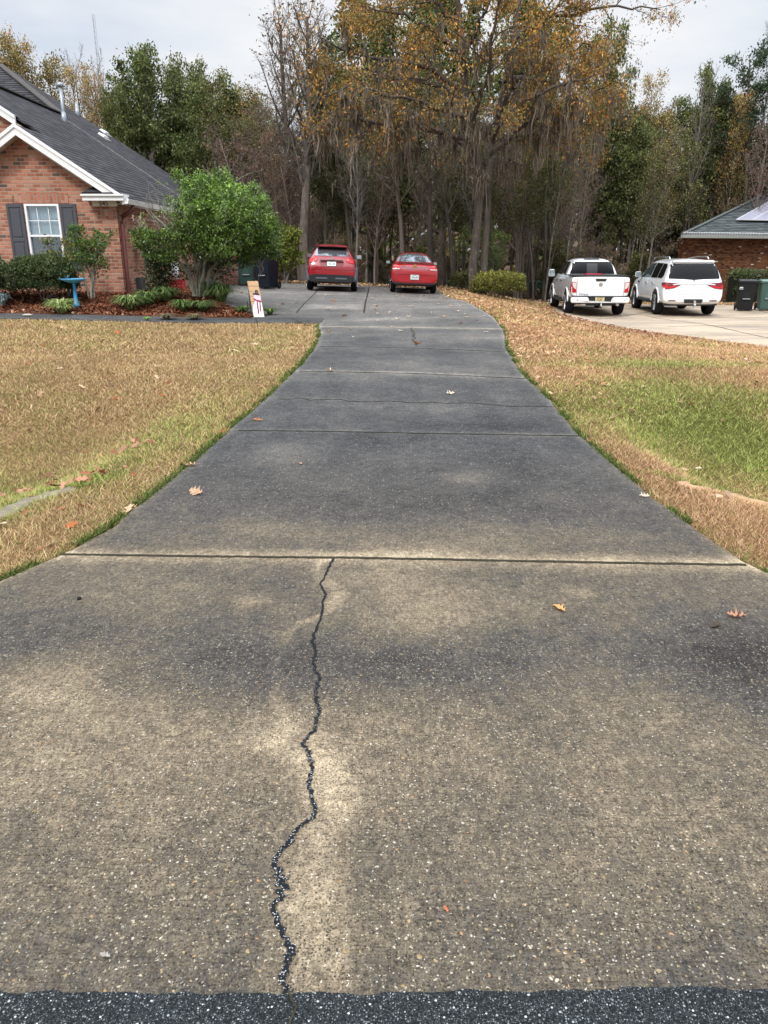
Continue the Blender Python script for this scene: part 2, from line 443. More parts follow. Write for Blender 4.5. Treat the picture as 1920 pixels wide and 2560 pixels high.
def gap_mat():
    N = Nodes('crack_fill'); o = N.obj()
    v = N.n('ShaderNodeTexVoronoi', Vector=o, Scale=230.0); sp = N.n('ShaderNodeSeparateColor', Color=v.outputs['Color'])
    yy = N.n('ShaderNodeSeparateXYZ', Vector=o).outputs[1]
    near = N.n('ShaderNodeMapRange'); N.put(near.inputs[0], yy); near.inputs[1].default_value = 2.9; near.inputs[2].default_value = 1.9
    m = N.math('MULTIPLY', N.math('LESS_THAN', v.outputs['Distance'], .45), N.math('GREATER_THAN', sp.outputs[0], .62))
    m = N.math('MULTIPLY', m, near.outputs[0])
    c = N.mix(m, (.011, .013, .016), N.mix(sp.outputs[1], (.06, .065, .07), (.48, .49, .49)))
    return N.fin(c, .9)
M_GAP = gap_mat()
M_JOINT = plain('joint_dark', (.035, .032, .022), .95, .5, 30)
M_JPALE = plain('joint_pale', (.30, .26, .17), .95, .4, 20)

# ------------------------------------------------------------------ driveway
CRACK = [(720, 1207), (708, 1230), (703, 1246), (692, 1262), (704, 1285), (697, 1302), (698, 1320), (690, 1345), (673, 1386), (682, 1405), (676, 1430), (688, 1470), (682, 1490), (684, 1515), (690, 1535), (683, 1560), (680, 1578), (662, 1596), (654, 1608), (668, 1628), (668, 1645), (677, 1655), (667, 1690), (670, 1718), (683, 1750), (672, 1768), (632, 1800), (628, 1815), (590, 1858), (602, 1890), (612, 1915), (605, 1940), (590, 1960), (600, 1990), (612, 2020), (628, 2060), (618, 2085), (612, 2110), (616, 2140), (620, 2147)]
CW = [5, 4, 4, 4, 5, 4, 5, 5, 7, 6, 6, 8, 7, 7, 8, 7, 7, 9, 8, 9, 9, 9, 9, 9, 9, 8, 7, 11, 9, 15, 19, 15, 9, 13, 14, 17, 13, 12, 14, 15]
crack_w = np.array([onground(*p) for p in CRACK])
JOINTS = [[(130, 1198), (420, 1202), (800, 1206), (1200, 1214), (1612, 1221)], [(515, 930), (700, 932), (900, 936), (1255, 942)], [(600, 861), (800, 866), (1000, 872), (1197, 881)],
          [(645, 802), (900, 807), (1135, 818)], [(690, 748), (900, 752), (1092, 760)], [(694, 706), (900, 708), (1086, 711)], [(798, 619), (790, 650), (786, 676)], [(889, 708), (894, 722), (892, 732), (900, 747)]]

def seg_dist(x, y, pts):
    d = np.full(np.shape(x), 1e9)
    for (x0, y0), (x1, y1) in zip(pts[:-1], pts[1:]):
        dx, dy = x1 - x0, y1 - y0; t = np.clip(((x - x0) * dx + (y - y0) * dy) / (dx * dx + dy * dy + 1e-9), 0, 1)
        d = np.minimum(d, np.hypot(x - x0 - t * dx, y - y0 - t * dy))
    return d
JW = [[onground(*p) for p in j] for j in JOINTS]

def stain(x, y):
    wx = x + .55 * (vnoise(x, y, .7, 3, 4) - .5); wy = y + .55 * (vnoise(x, y, .7, 9, 4) - .5)
    s = np.interp(y, [1.2, 1.6, 2.1, 2.35, 2.6, 2.85, 3.3, 3.9, 4.1, 4.5, 5.2, 6.3, 7.3, 9.5, 11, 14, 16.5, 18, 22, 28, 34],
                  [.36, .50, .54, .50, .42, .36, .42, .40, .34, .28, .22, .25, .22, .20, .26, .30, .36, .40, .46, .44, .4])
    def blob(px, py, rx, ry, a):
        nonlocal s
        cx, cy = onground(px, py); k = 1.0
        s = s + a * np.exp(-(((wx - cx) / rx) ** 2 + ((wy - cy) / ry) ** 2) ** 1.0)
    for b in [(280, 1265, .45, .30, .16), (530, 1310, .14, .1, .3), (870, 1270, .30, .35, .26), (950, 1330, .5, .2, .16), (1300, 1292, .1, .06, .3), (720, 1540, .25, .3, .2),
              (860, 1425, .5, .2, -.17), (760, 1480, .2, .3, -.12), (400, 1390, .9, .3, -.10), (560, 1370, .25, .3, -.09), (1500, 1440, .5, .35, -.10), (1659, 1450, .35, .5, -.20),
              (60, 1340, .3, .4, -.12), (300, 1560, .6, .2, .1), (80, 1480, .2, .3, .18), (690, 2000, .06, .2, .1), (700, 1700, .06, .2, .12), (30, 1600, .2, .3, .12),
              (620, 985, .35, .7, .20), (1000, 1022, .16, .2, .26), (1190, 1070, .18, .12, .16), (900, 1090, .6, .4, -.08), (700, 1150, 1.2, .2, .16), (1000, 1170, 1.0, .15, .14), (560, 1120, .4, .3, .1),
              (900, 885, .9, .5, .14), (1100, 925, .6, .4, -.1), (850, 780, .9, .5, .12), (760, 815, .6, .3, .14), (1000, 800, .6, .5, .1), (1040, 730, .5, .6, .12), (780, 735, .7, .5, -.08),
              (850, 690, 1.2, .5, .12), (700, 665, 1.3, .9, .1), (560, 635, 1.4, .5, .10), (1000, 690, .8, .4, -.1), (850, 640, 1.5, 1.0, .06), (640, 642, 2, .25, -.12)]:
        blob(*b)
    d = seg_dist(wx, y, crack_w); m = (y < 4.1)
    side = np.interp(y, crack_w[::-1, 1], crack_w[::-1, 0]); rt = (x > side)
    hw_ = np.interp(y, [1.2, 1.6, 2.0, 2.35, 2.5, 2.9, 3.2, 4], [.085, .085, .07, .06, .03, .022, .045, .04]) * (.6 + .8 * vnoise(x, y, .13, 55, 3)) * np.where(rt, 1.25, .8)
    s = s + m * np.where(rt, .26, .22) * (1 - sm((d / hw_ - .6) / .55))
    for k, j in enumerate(JW[:6]):
        d = seg_dist(x, y, j); up = y > np.interp(x, [p[0] for p in j], [p[1] for p in j])
        a = [.52, .28, .05, .34, .18, .34][k]; w = [.11, .10, .08, .14, .14, .16][k]
        s = s + np.where(up, a, a * (.7 if k == 0 else .45)) * np.exp(-(d / w) ** 2) * (.5 + vnoise(x, y, .35, 40 + k))
    e = np.minimum(np.abs(x - xl(y)), np.abs(xr(y) - x)); s = s + .22 * np.exp(-(e / .05) ** 2)
    s = s + .30 * (vnoise(x * .6, y * 1.6, 1.4, 77, 3) - .5) * sm((y - 5) / 3) + .12 * (vnoise(x * 4, y * .35, 1.0, 79, 2) - .5) * sm((y - 4.5) / 3)
    return s
def agg(x, y):
    a = np.interp(y, [1.2, 2.4, 2.8, 3.3, 4.2, 6, 9], [1.0, 1.0, .72, .42, .34, .2, .1])
    return np.clip(a * (.75 + .7 * (vnoise(x, y, .5, 21, 3) - .35)) , 0, 1)

def edge_wob(y, seed): return .025 * (vnoise(y, y * 0, .35, seed, 3) - .5) * 2
yy = np.concatenate([np.arange(1.1, 5, .03), np.arange(5, 17.15, .08), np.arange(17.15, 18.2, .06), np.arange(18.2, YBACK, .16), [YBACK]])
NX = 170
def drive_rows(ys, xa, xb, ncol):
    t = np.linspace(0, 1, ncol)[None]
    X = xa[:, None] * (1 - t) + xb[:, None] * t; Y = np.repeat(ys[:, None], ncol, 1); return X, Y
def grid_faces(nr, nc):
    i = (np.arange(nr - 1) * nc)[:, None] + np.arange(nc - 1)[None]
    return np.stack([i, i + 1, i + nc + 1, i + nc], -1).reshape(-1, 4)
DZ = .022
X, Y = drive_rows(yy, xl(yy) + edge_wob(yy, 5), xr(yy) + edge_wob(yy, 6), NX)
# skirt columns so that the slab shows an edge
X = np.concatenate([X[:, :1] - .004, X, X[:, -1:] + .004], 1); Y = np.concatenate([Y[:, :1], Y, Y[:, -1:]], 1)
Z = ground(X, Y) + DZ; Z[:, 0] -= .12; Z[:, -1] -= .12
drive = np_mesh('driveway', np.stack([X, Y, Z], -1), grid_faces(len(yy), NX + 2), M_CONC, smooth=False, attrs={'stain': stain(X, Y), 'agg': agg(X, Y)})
tag(drive, 'long curving stained concrete driveway leading up to the two red cars', 'driveway', kind='structure')

def ribbon(name, pts, widths, mat, parent, zoff, jit=.25, sub=6, zf=gz):
    pts = np.array(pts, float); n = len(pts); t = np.linspace(0, n - 1, (n - 1) * sub + 1)
    px = np.interp(t, np.arange(n), pts[:, 0]); py = np.interp(t, np.arange(n), pts[:, 1]); w = np.interp(t, np.arange(n), widths)
    r = np.random.default_rng(len(pts)); tx = np.gradient(px); ty = np.gradient(py); L = np.hypot(tx, ty) + 1e-9; nx, ny = -ty / L, tx / L
    c = (r.random(len(t)) - .5) * w * jit * 1.6
    a = w * .5 * (1 + jit * (r.random(len(t)) - .5) * 2) ; b = w * .5 * (1 + jit * (r.random(len(t)) - .5) * 2)
    A = np.stack([px + nx * (a + c), py + ny * (a + c)], -1); B = np.stack([px - nx * (b - c), py - ny * (b - c)], -1)
    V = np.stack([A, B], 1).reshape(-1, 2); z = ground(V[:, 0], V[:, 1]) + zoff
    i = np.arange(len(t) - 1) * 2
    return np_mesh(name, np.column_stack([V, z]), np.stack([i, i + 1, i + 3, i + 2], -1), mat, parent)
# widths of the crack in metres: photo pixels at the depth of each point
cw = [w * S / FOC * (p[1] ** 2 + 1.6 ** 2) ** .5 * .92 for w, p in zip(CW, crack_w)]
ribbon('crack', crack_w, cw, M_GAP, drive, DZ + .004, .55, 7)
for k, (j, w) in enumerate(zip(JW, [.024, .026, .015, .024, .030, .05, .045, .018])):
    j = np.array(j); n = 24; t = np.linspace(0, len(j) - 1, n)
    jj = np.column_stack([np.interp(t, np.arange(len(j)), j[:, 0]), np.interp(t, np.arange(len(j)), j[:, 1])])
    if k in (2, 7): jj[:, 1] += (np.random.default_rng(k).random(n) - .5) * .12; jj[:, 0] += (np.random.default_rng(k + 9).random(n) - .5) * .08
    ribbon('joint' if k not in (2, 7) else 'crack', jj, [w] * n, M_JPALE if k == 5 else M_JOINT, drive, DZ + .004, .16 if k != 2 else .5)
# diagonal joint on the parking pad
a, b = onground(640, 676), onground(692, 622)
ribbon('joint', [a, b], [.03, .035], M_JOINT, drive, DZ + .004, .3, 20)

# front walk
xs = np.concatenate([np.arange(-17, -3.0, .2), [-3.0]])
ys = np.array([YW0, YW0 + .02, 17.5, 17.85, YW1 - .02, YW1])
X, Y = np.meshgrid(xs, ys)
sd = np.clip(xl(np.full_like(Y, 17.6)) + .05, -9, 9)
X = np.where(X > -3.05, sd - .02, X); Z = ground(X, Y) + DZ + .001; Z[0] -= .1; Z[-1] -= .1
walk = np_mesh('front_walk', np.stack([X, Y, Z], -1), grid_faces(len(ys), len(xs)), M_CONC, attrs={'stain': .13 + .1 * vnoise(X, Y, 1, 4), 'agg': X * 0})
tag(walk, 'narrow dark concrete walk running left between the lawn and the planted bed', 'path', kind='structure')
for px in (555, 650):
    a = onground(px - (3 if px < 600 else 20), 688); b = onground(px + (3 if px < 600 else 18), 704)
    ribbon('joint', [a, b], [.03, .03], M_JOINT, walk, DZ + .006, .3, 8)

# street
sx = np.arange(-60, 60.01, .5); sx = np.unique(np.concatenate([sx, np.arange(-3.5, 3.5, .008)]))
edge = 1.285 + .012 * np.clip(np.abs(sx + .1) / .9, 0, 1) + .012 * (vnoise(sx, sx * 0, .06, 8, 4) - .5) * 2 + .012 * (vnoise(sx, sx * 0, .9, 2) - .5) + np.where(np.abs(sx) > 4, .2, 0)
pts = np.stack([np.stack([sx, np.full_like(sx, y)], -1) for y in (-7, -2, 0, .8)] + [np.stack([sx, edge], -1), np.stack([sx, edge + .004], -1)], 0)
Z = ground(pts[..., 0], pts[..., 1]) + DZ + .008; Z[-1] -= .06
street = np_mesh('street', np.concatenate([pts, Z[..., None]], -1), grid_faces(6, len(sx)), M_ASPH)
tag(street, 'dark asphalt street edge in front of the driveway', 'street', kind='structure')
a = onground(622, 2150); b = onground(640, 2185); c = onground(628, 2212)
ribbon('crack', [a, b, c, (c[0] - .02, .9)], [.004, .006, .005, .004], M_JOINT, street, DZ + .013, .4, 6)

# neighbour's driveway
def tan_conc():
    N = Nodes('tan_concrete'); o = N.obj()
    n1 = N.noise(N._vm(o, (.5, 1.4, 1)), .8, 6, .6); n2 = N.noise(o, 9, 5); n3 = N.noise(o, 90, 2)
    c = N.ramp(n1, [(0, (.16, .13, .11)), (.4, (.27, .215, .16)), (.55, (.42, .33, .235)), (.7, (.48, .385, .28)), (1, (.52, .44, .34))])
    c = N.mix(1.0, c, N.math('ADD', N.math('MULTIPLY', n2, .5), .75), 'MULTIPLY'); c = N.mix(1.0, c, N.math('ADD', N.math('MULTIPLY', n3, .3), .85), 'MULTIPLY')
    r = N.ramp(n1, [(0, .3), (.5, .6), (1, .8)])
    return N.fin(c, r)
M_TAN = tan_conc()
nd = sheet('neighbour_driveway', NPOLY, .9, .02, M_TAN)
tag(nd, 'pale tan concrete driveway under the white pickup and white sport utility', 'driveway', kind='structure')
for p in [((1395, 682), (1660, 730)), ((1290, 690), (1460, 664)), ((1560, 655), (1660, 676)), ((1440, 706), (1659, 700))]:
    a, b = onground(*p[0]), onground(*p[1]); t = np.linspace(0, 1, 14)
    ribbon('joint', [(a[0] * (1 - k) + b[0] * k, a[1] * (1 - k) + b[1] * k) for k in t], [.035] * 14, M_JOINT, nd, .026, .3, 3)

# planted bed
BEDR = lambda y: float(xl(max(y, 18.25)))
bed_poly = [(-17, YW1 + .01)] + [(-3.1, YW1 + .01)] + [(p[1] - .01, p[0]) for p in PADL[1:]] + [(-9, 31.6), (-9, 21.5), (-17, 21.5)]
N_ = Nodes('bark_mulch'); o_ = N_.obj()
c_ = N_.ramp(N_.noise(o_, 22, 6, .75), [(.2, (.02, .010, .007)), (.45, (.085, .030, .017)), (.6, (.16, .06, .032)), (.8, (.30, .16, .09))])
N_.bump(N_.noise(o_, 40, 4, .7), .9, .03); M_MULCH = N_.fin(c_, .95)
bed = sheet('mulch_bed', bed_poly, .5, .03, M_MULCH)
tag(bed, 'reddish brown bark mulch bed in front of the brick house', 'planting bed', kind='structure')

# ground sheet out to the horizon
HWP = [np.array([onground(*q) for q in p]) for p in ([(1432, 1026), (1500, 1048), (1580, 1064), (1659, 1085), (1760, 1108)], [(-60, 1140), (20, 1098), (70, 1075), (130, 1058), (190, 1046)])]
gx = np.unique(np.concatenate([np.linspace(-600, -40, 15), np.arange(-40, -12, 1.0), np.arange(-12, 14, .2), np.arange(14, 44, 1.0), np.linspace(44, 600, 15)]))
gy = np.unique(np.concatenate([np.linspace(-60, 1, 8), np.arange(1, 12, .2), np.arange(12, 42, .5), np.arange(42, 110, 3.0), np.linspace(110, 900, 20)]))
X, Y = np.meshgrid(gx, gy); Z = ground(X, Y)
under = (X > xl(Y) + .15) & (X < xr(Y) - .15) & (Y < YBACK - .3) & (Y > 0)
Z = Z - .05 * under - .05 * (Y < 1.0)
def lawn_tone(x, y):
    """0 = straw, 1 = green"""
    g = .05 + .45 * np.clip(vnoise(x, y, 1.3, 31, 4) - .52, 0, 1) * 2
    e = np.minimum(np.abs(x - xl(y)), np.abs(xr(y) - x))
    g = g + .38 * np.exp(-(e / .10) ** 2) * (.3 + 1.2 * vnoise(x, y, .6, 33, 2)) * np.where(x < 0, 1.0, .8)
    bx, by = onground(1520, 915); g = g + .78 * np.exp(-(((x - bx) / 2.0) ** 2 + ((y - by) / 1.65) ** 2) ** 2.2) * (.45 + .95 * vnoise(x, y, .7, 34, 3))
    bx, by = onground(1440, 785); g = g + .6 * np.exp(-(((x - bx) / 1.2) ** 2 + ((y - by) / .45) ** 2))
    g = g + .55 * (x < 0) * np.exp(-((y - 6.0) / .8) ** 2) * sm((-x - 1.6) / .8)
    d = seg_dist(x, y - .14, HWP[0]); g = g + .7 * np.exp(-(d / .09) ** 2) * (x > 0)
    d = seg_dist(x, y - .18, HWP[1]); g = g + .9 * np.exp(-(d / .16) ** 2) * (x < 0)
    g = g + .35 * (x < 0) * np.exp(-((x - xl(y) + .5) / .5) ** 2) * np.exp(-((y - 7.8) / 1.6) ** 2)
    return np.clip(g, 0, 1)
straw = np.array([.47, .29, .135]); green = np.array([.16, .18, .04]); leafy = np.array([.16, .085, .045])
def lawn_col(x, y):
    t = lawn_tone(x, y)[..., None]; c = straw * (1 - t) + green * t
    r = sm((x - xr(y)) / .3)[..., None] * (x > 0)[..., None]; c = c * (1 + r * np.array([.14, .02, .05]))
    w = sm((y - 33.5) / 2.0)[..., None]; return c * (1 - w) + leafy * .7 * w
def ground_mat():
    N = Nodes('lawn_soil'); o = N.obj()
    a = N.n('ShaderNodeAttribute', attribute_name='Col').outputs[0]
    n = N.noise(o, 34, 5, .75); n2 = N.noise(o, 2.2, 5)
    f = N.ramp(n, [(.25, .08), (.45, .30), (.6, .6), (.8, 1.0)])
    c = N.mix(1.0, a, f, 'MULTIPLY'); c = N.mix(1.0, c, N.math('ADD', N.math('MULTIPLY', n2, .7), .62), 'MULTIPLY')
    N.bump(n, .8, .03); return N.fin(c, .95)
gnd = np_mesh('ground', np.stack([X, Y, Z], -1), grid_faces(len(gy), len(gx)), ground_mat(), col=lawn_col(X, Y).reshape(-1, 3), smooth=True)
tag(gnd, 'lawn and woodland ground around the driveway', 'ground', kind='structure')

# culvert headwalls either side of the driveway
def headwall(name, pix, w, label):
    p = np.array([onground(*q) for q in pix]); t = np.linspace(0, len(p) - 1, 24)
    xs_, ys_ = np.interp(t, np.arange(len(p)), p[:, 0]), np.interp(t, np.arange(len(p)), p[:, 1])
    tx, ty = np.gradient(xs_), np.gradient(ys_); L = np.hypot(tx, ty); nx, ny = -ty / L, tx / L
    prof = [(-.5, -.30), (-.5, .0), (-.44, .014), (0, .022), (.44, .014), (.5, 0), (.5, -.30)]
    V = np.array([[(xs_[i] + nx[i] * a * w, ys_[i] + ny[i] * a * w, ground(xs_[i], ys_[i]) + h - .05 * max(0, 1 - i / 4) - .05 * max(0, (i - 19) / 4) + .004 * math.sin(i * 1.7 + a * 3) - .004) for a, h in prof] for i in range(24)])
    o = np_mesh(name, V, grid_faces(24, 7), plain('headwall_tan' if pix[0][0] > 800 else 'headwall_grey', (.38, .25, .145) if pix[0][0] > 800 else (.20, .17, .125), .95, .5, 12, .5), smooth=True)
    return tag(o, label, 'culvert headwall')
headwall('culvert_headwall', [(1432, 1026), (1500, 1048), (1580, 1064), (1659, 1085), (1760, 1108)], .16, 'long sandy concrete culvert edge sunk in the grass right of the driveway')
headwall('culvert_headwall', [(-60, 1140), (20, 1098), (70, 1075), (130, 1058), (190, 1046)], .17, 'short rounded grey brown concrete culvert edge in the grass left of the driveway')

# ------------------------------------------------------------------ grass blades
M_GRASS = attr_mat('grass_blades', .8, .25, .2, 60)
def lawn_mask(x, y):
    hw = .035
    on = ((x > xl(y) - hw) & (x < xr(y) + hw) & (y < YBACK + .2)) | ((x < -2.9) & (y > YW0 - .03) & (y < 21.5)) | inpoly(x, y, NPOLY) | (y < 1.7)
    on |= (x < xl(y)) & (y > 17.1)
    for p, w in zip(HWP, (.065, .045)): on |= (seg_dist(x, y + .01, p) < w * (.6 + .6 * vnoise(x, y, .15, 5, 2)))
    return ~on
def blades(name, label, side, bands, seed):
    r = np.random.default_rng(seed); Vs, Cs = [], []
    for (y0, y1, dens, hgt, wid) in bands:
        x0, x1 = (-.54 * y1 - 1.6, 0) if side < 0 else (0, .54 * y1 + 1.6)
        n = int(dens * (y1 - y0) * (x1 - x0)); x = r.uniform(x0, x1, n); y = r.uniform(y0, y1, n)
        k = lawn_mask(x, y) & (np.abs(x) < .56 * y + 1.6) & ((x < xl(y)) if side < 0 else (x > xr(y)))
        x, y = x[k], y[k]; n = len(x); z = ground(x, y)
        e = np.minimum(np.abs(x - xl(y)), np.abs(xr(y) - x)); edge = np.exp(-(e / .09) ** 2)
        t = lawn_tone(x, y); isg = r.random(n) < t
        h = hgt * r.uniform(.5, 1.35, n) * (1 + .35 * edge * isg) * (.7 + .6 * vnoise(x, y, .5, 60, 2)); a = r.uniform(0, 2 * np.pi, n); w = wid * r.uniform(.6, 1.4, n)
        lean = r.normal(0, .75, (n, 2)) * h[:, None]
        dx, dy = np.cos(a) * w / 2, np.sin(a) * w / 2
        V = np.empty((n, 3, 3)); V[:, 0] = np.stack([x - dx, y - dy, z], -1); V[:, 1] = np.stack([x + dx, y + dy, z], -1); V[:, 2] = np.stack([x + lean[:, 0], y + lean[:, 1], z + h], -1)
        q = r.random(n)[:, None]
        cs = np.array([.61, .39, .175]) * (1 - q) + np.array([.96, .73, .43]) * q
        cs = np.where((r.random(n) < .15)[:, None], np.array([.27, .15, .06]), cs)
        rt = (side > 0) * (1 - t)[:, None]; cs = cs * (1 + rt * np.array([.07, -.03, .04]))
        cg = np.array([.20, .29, .045]) * (1 - q) + np.array([.80, .82, .28]) * q
        cg = np.where((edge > .3)[:, None] & (r.random(n) < .5)[:, None], np.array([.10, .20, .03]), cg)
        c = np.where(isg[:, None], cg, cs) * (.70 + .6 * vnoise(x, y, 1.2, 90, 4))[:, None] * r.uniform(.6, 1.3, n)[:, None]
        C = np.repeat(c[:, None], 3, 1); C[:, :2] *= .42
        Vs.append(V.reshape(-1, 3)); Cs.append(C.reshape(-1, 3))
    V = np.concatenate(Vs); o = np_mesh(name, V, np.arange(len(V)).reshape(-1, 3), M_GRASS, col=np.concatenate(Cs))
    return tag(o, label, 'grass', kind='stuff')
BANDS = [(2.4, 5, 7500, .030, .0042), (5, 8, 4600, .032, .006), (8, 12, 2300, .036, .0095), (12, 17.2, 1100, .040, .015)]
blades('lawn_grass', 'dry straw coloured lawn with green tufts left of the driveway', -1, BANDS, 1)
blades('lawn_grass', 'dry tan lawn with a green patch right of the driveway', 1, BANDS + [(17.2, 24, 320, .055, .03), (24, 36, 170, .06, .04)], 2)
# strong green weeds along the two edges
def fringe():
    r = np.random.default_rng(8); n = 11000
    y = 2.5 + (r.random(n) ** 1.6) * 14.5; sd = r.random(n) < .5
    x = np.where(sd, xl(y) - .005 - np.abs(r.normal(0, .032, n)), xr(y) + .005 + np.abs(r.normal(0, .028, n)))
    k = vnoise(y, sd * 40.0, .35, 71, 3) > np.where(sd, .44, .52); x, y = x[k], y[k]; n = len(x); z = ground(x, y) + .01
    h = r.uniform(.015, .045, n); w = .004 + .0006 * y; a = r.uniform(0, 6.3, n); l = r.normal(0, .8, (n, 2)) * h[:, None]
    V = np.empty((n, 3, 3)); V[:, 0] = np.stack([x - np.cos(a) * w, y - np.sin(a) * w, z], -1); V[:, 1] = np.stack([x + np.cos(a) * w, y + np.sin(a) * w, z], -1); V[:, 2] = np.stack([x + l[:, 0], y + l[:, 1], z + h], -1)
    q = r.random(n)[:, None]; c = np.array([.04, .065, .015]) * (1 - q) + np.array([.15, .185, .05]) * q
    return tag(np_mesh('edge_weeds', V.reshape(-1, 3), np.arange(3 * n).reshape(-1, 3), M_GRASS, col=np.repeat(c, 3, 0)), 'low green weeds creeping along both edges of the driveway', 'weeds', kind='stuff')
fringe()

# ------------------------------------------------------------------ fallen leaves
M_LEAF = attr_mat('dry_leaf', .7, .2, .3, 40)
HALF = [(0, .02), (.12, .10), (.2, .26), (.27, .12), (.38, .20), (.5, .46), (.55, .16), (.66, .18), (.76, .36), (.8, .13), (.9, .16), (1, .0)]
def leaf_mesh(name, seed, size, c0, c1, curl=.18):
    r = np.random.default_rng(seed); V, C = [], []
    a, b = r.uniform(.4, 1) * curl, r.uniform(-1, 1) * curl
    for t, w in HALF:
        w = w * .85
        for s in (-1, 0, 1):
            ww = w * (1 + r.uniform(-.2, .2)) * s
            zz = abs(ww) * r.uniform(.2, .9) * (.6 + 2 * curl) + a * (t - .5) ** 2 * 2 + b * ww + .012
            V.append(((ww) * size, (t - .5) * size, zz * size)); k = r.uniform(0, 1)
            C.append(np.array(c0) * (1 - k) + np.array(c1) * k)
    V = np.array(V); V[:, 2] -= V[:, 2].min() - .002
    F = []
    for i in range(len(HALF) - 1):
        F += [(3 * i, 3 * i + 1, 3 * i + 4, 3 * i + 3), (3 * i + 1, 3 * i + 2, 3 * i + 5, 3 * i + 4)]
    me = np_mesh(name, V, np.array(F), M_LEAF, col=np.array(C), shape=True, smooth=True); return me
TANL = ((.42, .25, .15), (.62, .42, .28)); BRN = ((.22, .10, .05), (.4, .2, .1)); ORG = ((.42, .14, .03), (.55, .22, .06)); PALE = ((.5, .38, .27), (.72, .6, .48))
def leaf_at(px, py, size, cols, rz, label, seed, group=None, curl=.18, zo=DZ, me=None):
    x, y = onground(px, py)
    o = mobj('fallen_leaf', me or leaf_mesh('fallen_leaf', seed, size, *cols, curl)); o.location = (x, y, gz(x, y) + zo + .004); o.rotation_euler = (0, 0, rz)
    return tag(o, label, 'leaf', group)
leaf_at(424, 1068, .115, TANL, 1.1, 'large curled tan oak leaf on the dark slab near the left driveway edge', 1, curl=.5)
leaf_at(413, 1007, .10, TANL, 2.0, 'tan oak leaf caught at the left grass edge of the driveway', 2, curl=.5)
leaf_at(1207, 1316, .085, ((.5, .25, .08), (.62, .36, .15)), .5, 'orange brown lobed leaf lying right of the long crack on the near slab', 3, curl=.15)
leaf_at(1590, 1334, .085, ((.34, .16, .10), (.48, .26, .17)), 1.35, 'narrow reddish brown leaf near the right edge of the near slab', 4, curl=.3)
leaf_at(973, 852, .11, PALE, 1.9, 'pale star shaped leaf on the middle slab right of centre', 5, curl=.3)
leaf_at(650, 1003, .05, ((.4, .2, .15), (.5, .3, .22)), .3, 'tiny pinkish leaf on the dark slab in mid driveway', 6)
leaf_at(1391, 1074, .07, PALE, 1.4, 'pale leaf by the right edge of the driveway', 7, curl=.3)
leaf_at(556, 909, .12, BRN, 1.2, 'flat brown leaf beside the joint at the left driveway edge', 8)
leaf_at(902, 744, .15, BRN, 1.5, 'dark brown leaf at the end of the short crack on the upper slab', 9, curl=.5)
leaf_at(712, 803, .13, PALE, 1.4, 'pale leaf lying on the joint near the left curve of the driveway', 10, curl=.4)
leaf_at(1545, 1353, .07, ((.05, .04, .03), (.09, .07, .05)), 2.2, 'thin dark twig like leaf beside the narrow reddish leaf on the near slab', 12, curl=.1)
leaf_at(963, 1968, .022, ((.4, .12, .06), (.5, .2, .1)), .5, 'small rust coloured leaf scrap on the rough tan concrete near the street', 13)
leaf_at(228, 2072 - 4, .03, ((.28, .26, .23), (.42, .39, .35)), 1.2, 'small pale grey leaf scrap at the lower left near the street', 14)
# a dark pebble
pb = MB(); pb.lathe([(.001, 0), (.008, .001), (.011, .006), (.009, .012), (.001, .015)], 10)
pe = pb.build('pebble', plain('dark_pebble', (.02, .02, .02), .7), smooth=True); x, y = onground(171, 1295); pe.location = (x, y, gz(x, y) + DZ); tag(pe, 'small black pebble on the near slab at left', 'pebble')
rl = np.random.default_rng(4)
shapes = [leaf_mesh('fallen_leaf', 50 + i, 1.0, *c, .4) for i, c in enumerate([TANL, PALE, PALE, BRN, PALE])]
cnt = 0
while cnt < 110:
    y = 13 + 19.5 * rl.random() ** .8; x = rl.uniform(float(xl(y)) + .1, float(xr(y)) - .1)
    if y < 17 and rl.random() < .6: continue
    o = mobj('fallen_leaf', shapes[rl.integers(5)]); s = rl.uniform(.06, .15); o.scale = (s, s, s); o.location = (x, y, gz(x, y) + DZ + .003); o.rotation_euler = (0, 0, rl.uniform(0, 6.3))
    tag(o, 'small dry leaf scattered on the far part of the driveway', 'leaf', 'dry leaves scattered on the far driveway'); cnt += 1
def litter(name, label, n, fn, size, cols, seed, lift=.03):
    r = np.random.default_rng(seed); x, y = fn(r, n); n = len(x); z = ground(x, y) + lift * r.random(n) + .008
    a = r.uniform(0, 6.3, n); s = size * r.uniform(.6, 1.35, n) ; u = np.stack([np.cos(a), np.sin(a), r.normal(0, .35, n)], -1); v = np.stack([-np.sin(a), np.cos(a), r.normal(0, .35, n)], -1)
    outl = [(-.5, 0), (-.2, .28), (-.05, .1), (.15, .34), (.28, .1), (.5, 0), (.28, -.1), (.12, -.3), (-.05, -.1), (-.22, -.26)]
    P = np.stack([x, y, z], -1); V = np.stack([P + u * (s * q[0])[:, None] + v * (s * q[1])[:, None] for q in outl], 1)
    V[:, :, 2] += .25 * s[:, None] * (np.array([abs(q[1]) for q in outl])[None])
    V[:, :, 2] = np.maximum(V[:, :, 2], ground(V[:, :, 0], V[:, :, 1]) + .006)
    i = (np.arange(n) * 10)[:, None]
    F = np.concatenate([i + np.array([q]) for q in ([0, 1, 2, 8], [2, 3, 4, 6], [4, 5, 6, 6], [2, 6, 7, 8], [0, 8, 9, 9])])
    tri = F[:, 2] == F[:, 3]; Fq, Ft = F[~tri], F[tri][:, :3]
    pick = r.integers(len(cols), size=n); C = np.array(cols)[pick] * r.uniform(.6, 1.2, (n, 1))
    o = np_mesh(name, V.reshape(-1, 3), [Fq, Ft], M_LEAF, col=np.repeat(C, 10, 0)); return tag(o, label, 'leaves', kind='stuff')
